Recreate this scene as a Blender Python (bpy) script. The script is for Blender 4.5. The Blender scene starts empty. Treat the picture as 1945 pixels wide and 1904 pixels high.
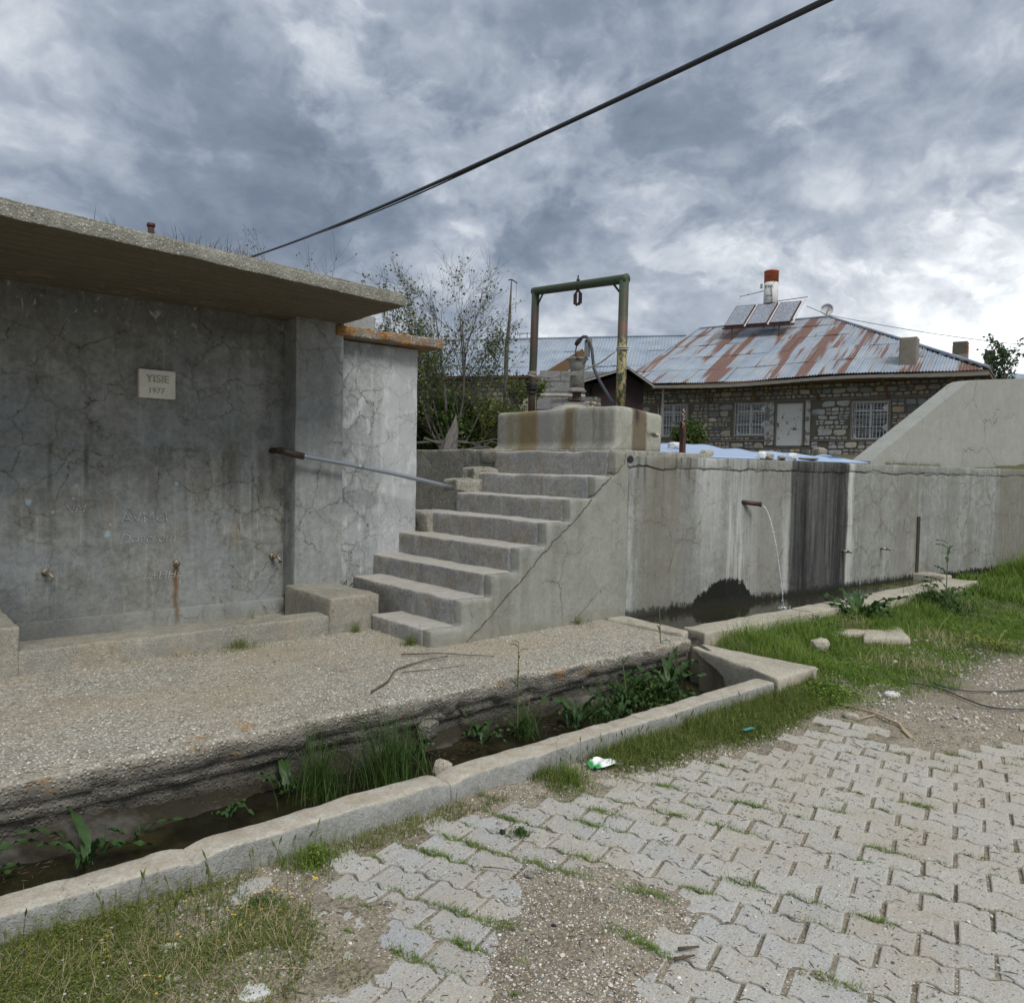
import bpy, bmesh, math, random
import numpy as np
from mathutils import Vector, Matrix
SC = bpy.context.scene
COL = SC.collection
random.seed(7); RNG = np.random.default_rng(7)
R = math.radians

# ------------------------------------------------------------ camera
cam = bpy.data.cameras.new('camera'); camo = bpy.data.objects.new('camera', cam); COL.objects.link(camo)
SC.camera = camo
cam.sensor_fit = 'HORIZONTAL'; cam.sensor_width = 36.0; cam.lens = 36.0*1480/1945
cam.clip_start = 0.05; cam.clip_end = 2000
_ya, _p, _r = R(49.26), R(2.4), R(1.15)
_F = Vector((math.cos(_ya)*math.cos(_p), math.sin(_ya)*math.cos(_p), -math.sin(_p)))
_Rt = Vector((math.sin(_ya), -math.cos(_ya), 0)); _U = _Rt.cross(_F)
_R2 = _Rt*math.cos(_r)+_U*math.sin(_r); _U2 = -_Rt*math.sin(_r)+_U*math.cos(_r)
camo.matrix_world = Matrix(((_R2.x, _U2.x, -_F.x, 0), (_R2.y, _U2.y, -_F.y, 0), (_R2.z, _U2.z, -_F.z, 1.6), (0, 0, 0, 1)))
SC.render.resolution_x = 1024; SC.render.resolution_y = 1002
SC.view_settings.view_transform = 'Standard'; SC.view_settings.look = 'None'
SC.view_settings.gamma = 1.0; SC.view_settings.use_curve_mapping = False
SC.view_settings.exposure = 0.95
SC.cycles.max_bounces = 5; SC.cycles.diffuse_bounces = 3; SC.cycles.glossy_bounces = 2; SC.cycles.transmission_bounces = 4; SC.cycles.transparent_max_bounces = 4

# ------------------------------------------------------------ node helper
class G:
    def __init__(s, tree):
        s.t = tree; s.nd = tree.nodes; s.lk = tree.links
    def n(s, typ, **kw):
        x = s.nd.new(typ)
        for k, v in kw.items(): setattr(x, k, v)
        return x
    def put(s, sock, v):
        if v is None: return
        if isinstance(v, bpy.types.NodeSocket): s.lk.new(v, sock)
        else:
            if sock.type == 'RGBA' and len(v) == 3: v = (*v, 1)
            sock.default_value = v
    def m(s, op, a, b=None, c=None, clamp=False):
        x = s.n('ShaderNodeMath', operation=op, use_clamp=clamp)
        s.put(x.inputs[0], a); s.put(x.inputs[1], b); s.put(x.inputs[2], c); return x.outputs[0]
    def vm(s, op, a, b=None, scale=None):
        x = s.n('ShaderNodeVectorMath', operation=op)
        s.put(x.inputs[0], a); s.put(x.inputs[1], b)
        if scale is not None: s.put(x.inputs[3], scale)
        return x.outputs[1] if op in ('DOT_PRODUCT', 'LENGTH') else x.outputs[0]
    def sep(s, v):
        x = s.n('ShaderNodeSeparateXYZ'); s.put(x.inputs[0], v); return x.outputs
    def comb(s, a, b, c):
        x = s.n('ShaderNodeCombineXYZ'); s.put(x.inputs[0], a); s.put(x.inputs[1], b); s.put(x.inputs[2], c); return x.outputs[0]
    def pos(s): return s.n('ShaderNodeNewGeometry').outputs['Position']
    def noise(s, v, scale, detail=4, rough=.55, dist=0.0, color=False):
        x = s.n('ShaderNodeTexNoise'); s.put(x.inputs['Vector'], v); s.put(x.inputs['Scale'], scale)
        s.put(x.inputs['Detail'], detail); s.put(x.inputs['Roughness'], rough); s.put(x.inputs['Distortion'], dist)
        return x.outputs[1] if color else x.outputs[0]
    def vor(s, v, scale, feature='F1', rand=1.0, out=0):
        x = s.n('ShaderNodeTexVoronoi', feature=feature); s.put(x.inputs['Vector'], v); s.put(x.inputs['Scale'], scale)
        s.put(x.inputs['Randomness'], rand); return x.outputs[out]
    def mr(s, f, a, b, c=0.0, d=1.0, smooth=False):
        x = s.n('ShaderNodeMapRange', interpolation_type='SMOOTHSTEP' if smooth else 'LINEAR')
        for i, v in enumerate((f, a, b, c, d)): s.put(x.inputs[i], v)
        return x.outputs[0]
    def ramp(s, f, stops):
        x = s.n('ShaderNodeValToRGB'); e = x.color_ramp.elements
        while len(e) < len(stops): e.new(.5)
        for i, (p, c) in enumerate(stops): e[i].position = p; e[i].color = (*c, 1) if len(c) == 3 else c
        s.put(x.inputs[0], f); return x.outputs[0]
    def mix(s, f, a, b, blend='MIX'):
        x = s.n('ShaderNodeMix', data_type='RGBA', blend_type=blend)
        s.put(x.inputs[0], f); s.put(x.inputs[6], a); s.put(x.inputs[7], b); return x.outputs[2]
    def bump(s, h, strength=.5, dist=.01, normal=None):
        x = s.n('ShaderNodeBump'); s.put(x.inputs['Strength'], strength); s.put(x.inputs['Distance'], dist)
        s.put(x.inputs['Height'], h); s.put(x.inputs['Normal'], normal); return x.outputs[0]
    def add(s, *a):
        r = a[0]
        for b in a[1:]: r = s.m('ADD', r, b)
        return r
    def rand_island(s): return s.n('ShaderNodeNewGeometry').outputs['Random Per Island']
    def rand_obj(s): return s.n('ShaderNodeObjectInfo').outputs['Random']

def material(name, fn):
    mt = bpy.data.materials.new(name); mt.use_nodes = True
    g = G(mt.node_tree); b = mt.node_tree.nodes['Principled BSDF']
    r = fn(g)
    g.put(b.inputs['Base Color'], r.get('c', (.5, .5, .5))); g.put(b.inputs['Roughness'], r.get('r', .9))
    if 'n' in r: g.put(b.inputs['Normal'], r['n'])
    for k, nm in (('metal', 'Metallic'), ('trans', 'Transmission Weight'), ('ior', 'IOR'), ('spec', 'Specular IOR Level'), ('sss', 'Subsurface Weight'), ('alpha', 'Alpha')):
        if k in r: g.put(b.inputs[nm], r[k])
    return mt

# ------------------------------------------------------------ sky, clouds, sun
SUN_AZ, SUN_EL = 262.0, 50.0        # where the light comes from (math azimuth, degrees)
world = bpy.data.worlds.new('World'); SC.world = world; world.use_nodes = True
def build_world():
    g = G(world.node_tree); bg = world.node_tree.nodes['Background']
    d = g.n('ShaderNodeTexCoord').outputs['Generated']
    sky = g.n('ShaderNodeTexSky', sky_type='NISHITA', sun_disc=False)
    sky.sun_elevation = R(SUN_EL); sky.sun_rotation = R(90-SUN_AZ); sky.air_density = 1.0; sky.dust_density = 1.5
    x, y, z = g.sep(d)
    zz = g.m('ABSOLUTE', z)
    k = g.m('ADD', 1.0, g.m('MULTIPLY', g.m('SUBTRACT', .35, zz), .55))     # lumps shrink a little towards the horizon
    p = g.vm('SCALE', g.comb(x, y, g.m('MULTIPLY', zz, 1.55)), scale=k)
    warp = g.noise(p, 3.0, 5, .55, color=True)
    pw = g.vm('ADD', p, g.vm('SCALE', g.vm('SUBTRACT', warp, (.5, .5, .5)), scale=.16))
    def lump(q): return g.noise(q, 3.3, 9, .57)
    n0 = lump(pw); rel = g.m('SUBTRACT', n0, lump(g.vm('ADD', pw, (.014, -.012, .034))))
    big = g.noise(g.vm('ADD', p, (4.3, 1.1, 2.7)), 1.9, 5, .5)
    brk = g.noise(g.vm('ADD', pw, (7., 3., 1.)), 3.1, 7, .60)
    lobes = [((.147, .909, .40), 70, .30), ((.24, .92, .29), 50, -.22), ((.42, .86, .27), 70, -.30), ((.60, .74, .30), 60, -.26), ((.73, .60, .33), 60, -.12),
             ((.571, .783, .247), 900, .42), ((.835, .43, .335), 260, .15), ((.933, .321, .12), 60, .50), ((.447, .777, .444), 50, .10), ((.901, .36, .235), 160, -.22),
             ((.86, .25, .36), 80, -.05), ((.72, .666, .17), 200, .34), ((.363, .889, .21), 260, .24), ((.62, .56, .52), 30, .03), ((.83, .52, .14), 200, .18), ((.50, .83, .21), 400, .26)]
    acc = None
    for dd, kk, w in lobes:
        l = math.sqrt(sum(c*c for c in dd)); dd = tuple(c/l for c in dd)
        a = g.m('MAXIMUM', g.vm('DOT_PRODUCT', d, dd), 0.0)
        a = g.m('MULTIPLY', g.m('POWER', a, float(kk)), w)
        acc = a if acc is None else g.m('ADD', acc, a)
    f = g.add(g.m('MULTIPLY', g.m('SUBTRACT', big, .5), .55), g.m('MULTIPLY', g.m('SUBTRACT', n0, .5), .85), g.mr(brk, .55, .63, 0., .20, smooth=True))
    f = g.add(f, .395, acc, g.m('MULTIPLY', rel, 1.5))
    S = 10.0
    cl = g.ramp(f, [(0.0, (.115, .145, .195)), (.20, (.16, .195, .25)), (.42, (.275, .31, .365)), (.62, (.44, .47, .51)), (.82, (.68, .705, .73)), (1.0, (.93, .94, .95))])
    cl = g.vm('SCALE', cl, scale=S*.80)
    # a few blue gaps low over the horizon on the right
    gap = g.m('POWER', g.m('MAXIMUM', g.vm('DOT_PRODUCT', d, (.9135, .374, .158)), 0.0), 900.0)
    gn = g.noise(g.vm('MULTIPLY', d, (40., 40., 110.)), .6, 4, .6)
    gap = g.mr(g.m('MULTIPLY', gap, gn), .50, .62, smooth=True)
    col = g.mix(g.m('MULTIPLY', gap, .6), cl, sky.outputs[0])
    g.put(bg.inputs['Color'], col); bg.inputs['Strength'].default_value = 0.1
build_world()
world.cycles.sampling_method = 'MANUAL'; world.cycles.sample_map_resolution = 512
sl = bpy.data.lights.new('sun', 'SUN'); slo = bpy.data.objects.new('sun', sl); COL.objects.link(slo)
sl.energy = 1.35; sl.angle = R(26); sl.color = (1.0, .975, .915)
_sd = Vector((math.cos(R(SUN_AZ))*math.cos(R(SUN_EL)), math.sin(R(SUN_AZ))*math.cos(R(SUN_EL)), math.sin(R(SUN_EL))))
slo.rotation_euler = _sd.to_track_quat('Z', 'Y').to_euler(); slo.location = (0, 0, 30)

# ------------------------------------------------------------ object helpers
def tag(o, label=None, cat=None, group=None, kind=None):
    if label: o['label'] = label
    if cat: o['category'] = cat
    if group: o['group'] = group
    if kind: o['kind'] = kind
    return o
def thing(name, label, cat, loc=(0, 0, 0), group=None):
    o = bpy.data.objects.new(name, None); COL.objects.link(o); o.location = loc; o.empty_display_size = .1
    return tag(o, label, cat, group)
def newobj(name, me, mat=None, parent=None, loc=None):
    o = bpy.data.objects.new(name, me); COL.objects.link(o)
    if mat and not me.materials: me.materials.append(mat)
    if parent: o.parent = parent
    if loc is not None: o.location = loc
    return o
def base_of(parent):
    L = Vector((0, 0, 0))
    while parent is not None: L += parent.location; parent = parent.parent
    return L
def mesh(name, V, F, smooth=False):
    me = bpy.data.meshes.new(name)
    V = np.asarray(V, dtype=np.float32).reshape(-1, 3)
    if isinstance(F, np.ndarray): k = F.shape[1]; idx = F.astype(np.int32).ravel(); tot = np.full(len(F), k, np.int32)
    else: idx = np.fromiter((i for f in F for i in f), np.int32); tot = np.fromiter((len(f) for f in F), np.int32)
    me.vertices.add(len(V)); me.vertices.foreach_set('co', V.ravel())
    me.loops.add(len(idx)); me.loops.foreach_set('vertex_index', idx)
    me.polygons.add(len(tot)); st = np.zeros(len(tot), np.int32); st[1:] = np.cumsum(tot)[:-1]
    me.polygons.foreach_set('loop_start', st); me.polygons.foreach_set('loop_total', tot)
    me.polygons.foreach_set('use_smooth', np.full(len(tot), bool(smooth)))
    me.update(calc_edges=True); me.validate(); return me

class MB:
    def __init__(s): s.V = []; s.F = []
    def addm(s, V, F, M=None):
        b = len(s.V)
        for v in V:
            if M is not None: v = M @ Vector(v)
            s.V.append(tuple(v))
        for f in F: s.F.append(tuple(i+b for i in f))
        return s
    def box(s, lo, hi, M=None):
        x0, y0, z0 = lo; x1, y1, z1 = hi
        V = [(x0, y0, z0), (x1, y0, z0), (x1, y1, z0), (x0, y1, z0), (x0, y0, z1), (x1, y0, z1), (x1, y1, z1), (x0, y1, z1)]
        return s.addm(V, [(0, 3, 2, 1), (4, 5, 6, 7), (0, 1, 5, 4), (1, 2, 6, 5), (2, 3, 7, 6), (3, 0, 4, 7)], M)
    def tube(s, pts, rad, n=8, caps=True):
        pts = [Vector(p) for p in pts]; N = len(pts)
        rr = rad if isinstance(rad, (list, tuple)) else [rad]*N
        b = len(s.V); up = None
        for i, p in enumerate(pts):
            t = (pts[min(i+1, N-1)]-pts[max(i-1, 0)]).normalized()
            if up is None:
                up = Vector((0, 0, 1)) if abs(t.z) < .9 else Vector((1, 0, 0))
            a = t.cross(up).normalized(); bb = a.cross(t).normalized(); up = bb
            for k in range(n):
                an = 2*math.pi*k/n; s.V.append(tuple(p+(a*math.cos(an)+bb*math.sin(an))*rr[i]))
        for i in range(N-1):
            for k in range(n):
                k2 = (k+1) % n; s.F.append((b+i*n+k, b+i*n+k2, b+(i+1)*n+k2, b+(i+1)*n+k))
        if caps:
            s.F.append(tuple(b+k for k in range(n))[::-1]); s.F.append(tuple(b+(N-1)*n+k for k in range(n)))
        return s
    def lathe(s, prof, c=(0, 0, 0), n=24, M=None):
        V = []; F = []
        for r, z in prof:
            for k in range(n):
                a = 2*math.pi*k/n; V.append((c[0]+r*math.cos(a), c[1]+r*math.sin(a), c[2]+z))
        for i in range(len(prof)-1):
            for k in range(n):
                k2 = (k+1) % n; F.append((i*n+k, i*n+k2, (i+1)*n+k2, (i+1)*n+k))
        F.append(tuple(range(n))[::-1]); F.append(tuple((len(prof)-1)*n+k for k in range(n)))
        return s.addm(V, F, M)
    def prism(s, poly, fn0, fn1):
        n = len(poly); V = [fn0(p) for p in poly]+[fn1(p) for p in poly]
        F = [tuple(range(n))[::-1], tuple(range(n, 2*n))]+[(i, (i+1) % n, n+(i+1) % n, n+i) for i in range(n)]
        return s.addm(V, F)
    def build(s, name, mat, parent=None, smooth=False, at=None):
        L = base_of(parent) if parent is not None else (Vector(at) if at is not None else Vector((0, 0, 0)))
        V = np.array(s.V, dtype=np.float64)-np.array(L)
        me = mesh(name, V, s.F, smooth)
        bm = bmesh.new(); bm.from_mesh(me); bmesh.ops.recalc_face_normals(bm, faces=bm.faces); bm.to_mesh(me); bm.free()
        return newobj(name, me, mat, parent, None if parent is not None else L)

# ---- vectorised value noise
def _h(ix, iy, iz, seed):
    n = (ix*374761393+iy*668265263+iz*2147483647+seed*974634777) & 0xffffffff
    n = ((n ^ (n >> 13))*1274126177) & 0xffffffff
    return ((n ^ (n >> 16)) & 0xffff)/65535.0
def vnoise(P, f=1.0, seed=0):
    P = np.asarray(P, float)*f; I = np.floor(P).astype(np.int64); T = P-I; T = T*T*(3-2*T); r = 0
    for dx in (0, 1):
        for dy in (0, 1):
            for dz in (0, 1):
                w = (T[:, 0] if dx else 1-T[:, 0])*(T[:, 1] if dy else 1-T[:, 1])*(T[:, 2] if dz else 1-T[:, 2])
                r = r+w*_h(I[:, 0]+dx, I[:, 1]+dy, I[:, 2]+dz, seed)
    return r*2-1
def fbm(P, f=1.0, o=3, seed=0):
    r = 0; a = 1; t = 0
    for i in range(o): r = r+a*vnoise(P, f*2.03**i, seed+i*17); t += a; a *= .5
    return r/t
def n2(x, y, f, o=3, seed=0):
    x = np.atleast_1d(np.asarray(x, float)); y = np.atleast_1d(np.asarray(y, float))
    return fbm(np.stack([x, y, np.zeros_like(x)], -1), f, o, seed)

def rbox(name, lo, hi, mat, parent=None, res=.06, r=.012, amp=.004, freq=6, warp=None, chip=.0, seed=0, skip=(), at=None, post=None):
    """a box with rounded, slightly chipped edges and an uneven surface, subdivided about every res metres"""
    lo = np.array(lo, float); hi = np.array(hi, float); d = hi-lo; r = min(r, d.min()*.45)
    def samp(L):
        n = max(1, int(round((L-2*r)/res))); return np.concatenate([[0, r*.35], np.linspace(r, L-r, n+1), [L-r*.35, L]])
    S = [samp(k) for k in d]; V = []; F = []
    for ax in range(3):
        for side in (0, 1):
            if (ax, side) in skip: continue
            a, b = [(1, 2), (2, 0), (0, 1)][ax]
            A, B = np.meshgrid(S[a], S[b], indexing='ij')
            P = np.zeros((A.size, 3)); P[:, a] = A.ravel(); P[:, b] = B.ravel(); P[:, ax] = d[ax] if side else 0
            base = sum(len(v) for v in V); na, nb = A.shape
            I = np.arange(na*nb).reshape(na, nb)+base
            q = np.stack([I[:-1, :-1], I[1:, :-1], I[1:, 1:], I[:-1, 1:]], -1).reshape(-1, 4)
            if not side: q = q[:, ::-1]
            V.append(P); F.append(q)
    V = np.concatenate(V); F = np.concatenate(F)
    key = np.round(V*20000).astype(np.int64); _, idx, inv = np.unique(key, axis=0, return_index=True, return_inverse=True)
    V = V[idx]; F = inv.reshape(-1)[F]
    W = V+lo
    rr = np.full(len(V), r)
    if chip: rr = r*(1+chip*np.clip(fbm(W, 5, 3, seed+5)*1.8, -.6, 1.5)); rr = np.minimum(rr, d.min()*.49)
    Q = np.clip(V, rr[:, None], d-rr[:, None]); D = V-Q; L = np.linalg.norm(D, axis=1); L[L == 0] = 1
    P = Q+D/L[:, None]*np.minimum(L, rr)[:, None]+lo
    if amp:
        nn = np.stack([fbm(W+7.1, freq, 3, seed+1), fbm(W+3.3, freq, 3, seed+2), fbm(W+1.7, freq, 3, seed+3)], -1); P = P+nn*amp
    if warp: P = warp(P)
    if post: P = post(P)
    L0 = np.array(base_of(parent)) if parent is not None else (np.array(at, float) if at is not None else np.zeros(3))
    me = mesh(name, P-L0, F, True)
    return newobj(name, me, mat, parent, None if parent is not None else tuple(L0))
# ------------------------------------------------------------ materials
def rust_free(g, v): return v
def concrete(name, base, dark, light, streak=.5, blot=.5, crack=0.0, cscale=2.2, agg=0.0, agscale=120, grain=.4, tint=None, extra=None, rough=.92, wet=None, ccol=None, bs=.55):
    def fn(g):
        p = g.pos(); x, y, z = g.sep(p)
        sv = g.comb(g.m('MULTIPLY', x, 5.5), g.m('MULTIPLY', y, 5.5), g.m('MULTIPLY', z, .45))
        st = g.noise(sv, 1.3, 5, .65); st2 = g.noise(g.vm('ADD', sv, (31., 7., 3.)), 3.1, 4, .65)
        bl = g.noise(p, 1.7, 5, .66); bl2 = g.noise(p, 7.5, 5, .70)
        c = g.mix(g.mr(bl, .33, .68, 0, blot), base, dark)
        c = g.mix(g.mr(st, .52, .72, 0, streak), c, dark)
        c = g.mix(g.mr(st2, .56, .76, 0, streak*.8), c, light)
        c = g.mix(g.mr(bl2, .5, .72, 0, .45), c, light)
        c = g.mix(g.mr(bl2, .48, .26, 0, .55), c, dark)
        if tint:
            for col, sc, a, b, amt in tint:
                c = g.mix(g.mr(g.noise(g.vm('ADD', p, (sc*3.1, 2., sc)), sc, 6, .65, .5), a, b, 0, amt), c, col)
        fi = g.noise(p, 70, 4, .8); fi2 = g.noise(p, 26, 4, .75)
        c = g.mix(g.mr(fi, .3, .7, -.0, grain), c, g.mix(.5, c, (0.02, .02, .02)), )
        c = g.mix(g.mr(fi2, .40, .62, .0, .35*grain+.08), c, light); c = g.mix(g.mr(fi2, .50, .30, .0, .5*grain+.1), c, dark)
        sp = g.vor(p, 55, 'F1'); spm = g.m('MULTIPLY', g.mr(sp, .16, .10), g.mr(g.noise(p, 9, 2), .5, .62))
        c = g.mix(g.m('MULTIPLY', spm, .6), c, (.03, .03, .028))
        h = g.add(g.m('MULTIPLY', fi, .35), g.m('MULTIPLY', fi2, .8), g.m('MULTIPLY', bl2, 1.2), g.m('MULTIPLY', spm, -1.))
        if agg:
            av = g.n('ShaderNodeTexVoronoi', feature='F1'); g.put(av.inputs['Vector'], g.vm('ADD', p, g.vm('SCALE', g.noise(p, 60, 2, .5, color=True), scale=.004))); g.put(av.inputs['Scale'], agscale)
            dd = av.outputs['Distance']; cc = av.outputs['Color']; cr = g.sep(cc)
            expo = g.m('MULTIPLY', g.mr(cr[0], .25, .45), g.mr(dd, .62, .30))
            stone = g.ramp(cr[1], [(0, (.09, .09, .085)), (.22, (.22, .21, .185)), (.45, (.42, .395, .335)), (.65, (.58, .55, .47)), (.85, (.74, .71, .64)), (1, (.86, .84, .78))])
            c = g.mix(g.m('MULTIPLY', expo, agg), c, stone)
            c = g.mix(g.m('MULTIPLY', g.mr(dd, .45, .8), .55*agg), c, dark)
            h = g.add(h, g.m('MULTIPLY', expo, 3.0*agg))
        if crack:
            wv = g.vm('ADD', p, g.vm('ADD', g.vm('SCALE', g.vm('SUBTRACT', g.noise(p, 3.0, 4, .6, color=True), (.5, .5, .5)), scale=.30), g.vm('SCALE', g.vm('SUBTRACT', g.noise(p, 17.0, 4, .7, color=True), (.5, .5, .5)), scale=.06)))
            ed = g.vor(wv, cscale, 'DISTANCE_TO_EDGE')
            width = g.mr(g.noise(p, 5, 3), .35, .7, .001, .013)
            ln = g.mr(ed, 0.0, width, 1, 0); msk = g.mr(g.noise(g.vm('ADD', p, (5., 9., 2.)), 1.1, 3), .42-.25*max(0, crack-.95), .55-.3*max(0, crack-.95))
            wide = g.mr(ed, 0.0, .07, 1, 0)
            ck = g.m('MULTIPLY', ln, msk)
            cl = ccol or tuple(k*.35 for k in dark)
            c = g.mix(g.m('MULTIPLY', g.m('MULTIPLY', wide, msk), .30*crack), c, tint[0][0] if tint else dark)
            c = g.mix(g.m('MULTIPLY', ck, crack*.75), c, cl)
            h = g.add(h, g.m('MULTIPLY', ck, -3.0))
            wv2 = g.vm('ADD', p, g.vm('SCALE', g.vm('SUBTRACT', g.noise(p, 11.0, 4, .65, color=True), (.5, .5, .5)), scale=.10))
            ed2 = g.vor(wv2, cscale*2.9, 'DISTANCE_TO_EDGE'); ck2 = g.m('MULTIPLY', g.mr(ed2, 0.0, .012, 1, 0), g.mr(g.noise(g.vm('ADD', p, (1., 4., 12.)), 1.6, 3), .50, .60))
            c = g.mix(g.m('MULTIPLY', ck2, crack*.45), c, dark if not ccol else ccol); h = g.add(h, g.m('MULTIPLY', ck2, -1.0))
        r = rough
        if extra:
            c, r, h = extra(g, p, c, r, h)
        nrm = g.bump(h, bs, .008)
        return dict(c=c, r=r, n=nrm, spec=.25)
    return material(name, fn)

def band(g, s, a, b, soft, n, na=.12):
    """1 between a and b along s, edges made uneven by noise n"""
    s2 = g.m('ADD', s, g.m('MULTIPLY', g.m('SUBTRACT', n, .5), na))
    return g.m('MULTIPLY', g.mr(s2, a-soft, a+soft), g.mr(s2, b+soft, b-soft))

def x_main(g, p, c, r, h):      # wall of the fountain under the canopy
    x, y, z = g.sep(p); n = g.noise(p, 6, 5, .6); big = g.noise(p, 1.1, 4, .6)
    # whitish efflorescence low on the wall, darker zone at the top
    top = g.mr(g.m('ADD', z, g.m('MULTIPLY', g.m('SUBTRACT', n, .5), .6)), 2.35, 2.75)
    c = g.mix(g.m('MULTIPLY', top, .45), c, (.075, .075, .062))
    wcr = g.mr(g.noise(g.vm('MULTIPLY', p, (1., 1., .6)), 11, 5, .7, 1.2), .60, .66)
    c = g.mix(g.m('MULTIPLY', g.m('MULTIPLY', wcr, top), .75), c, (.50, .50, .46))
    # rust-brown runs beneath the tap and the pipe
    def run(cx, w, z0, z1, col, amt):
        nonlocal c
        xx = g.m('ADD', x, g.m('MULTIPLY', g.m('SUBTRACT', g.noise(g.comb(0., 3., z), 4, 3), .5), .06))
        mk = g.m('MULTIPLY', g.mr(g.m('ABSOLUTE', g.m('SUBTRACT', xx, cx)), w, w*.2), g.m('MULTIPLY', g.mr(z, z0-.08, z0+.1), g.mr(z, z1+.05, z1-.05)))
        mk = g.m('MULTIPLY', mk, g.mr(n, .3, .6, .45, 1.))
        c = g.mix(g.m('MULTIPLY', mk, amt), c, col)
    run(2.12, .035, .25, .74, (.16, .085, .025), .9)
    run(2.12, .02, .25, .45, (.10, .035, .01), .8)
    for cx, w, z0, z1, a in ((2.60, .09, 1.25, 1.75, .42), (2.86, .06, 1.25, 1.70, .6), (2.36, .05, 1.35, 1.72, .35), (1.95, .05, 1.25, 1.5, .35), (1.2, .025, 1.35, 1.75, .55), (1.45, .025, 1.4, 1.8, .65), (2.78, .02, 1.1, 1.6, .6), (2.52, .02, 1.3, 1.7, .5)):
        run(cx, w, z0, z1, (.075, .06, .042), a)
    run(2.62, .035, .86, 1.1, (.36, .30, .21), .6); run(1.62, .05, 1.0, 1.35, (.30, .25, .17), .45)
    # light blue paint dabs and chalk scribbles
    for cx, cz, s in ((1.06, 1.28, .035), (1.60, 1.02, .045), (1.62, 1.09, .02), (2.13, 1.42, .025), (1.38, 1.40, .02), (1.36, 1.30, .016), (1.22, 1.2, .02)):
        dd = g.vm('LENGTH', g.comb(g.m('SUBTRACT', x, cx), g.m('SUBTRACT', z, cz), 0.))
        dd = g.m('ADD', dd, g.m('MULTIPLY', g.m('SUBTRACT', g.noise(p, 30, 4, .7), .5), s*2.2))
        c = g.mix(g.m('MULTIPLY', g.mr(dd, s*.75, s*.35), .75), c, (.38, .52, .58))
    lo = g.mr(z, .62, .3); c = g.mix(g.m('MULTIPLY', lo, .35), c, (.27, .27, .245))
    wetm = g.m('MULTIPLY', g.mr(g.m('ADD', z, g.m('MULTIPLY', g.noise(p, 3, 4), .35)), .95, .55), g.mr(x, 1.75, 1.2))
    c = g.mix(g.m('MULTIPLY', wetm, .5), c, (.06, .065, .07))
    return c, r, h

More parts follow.
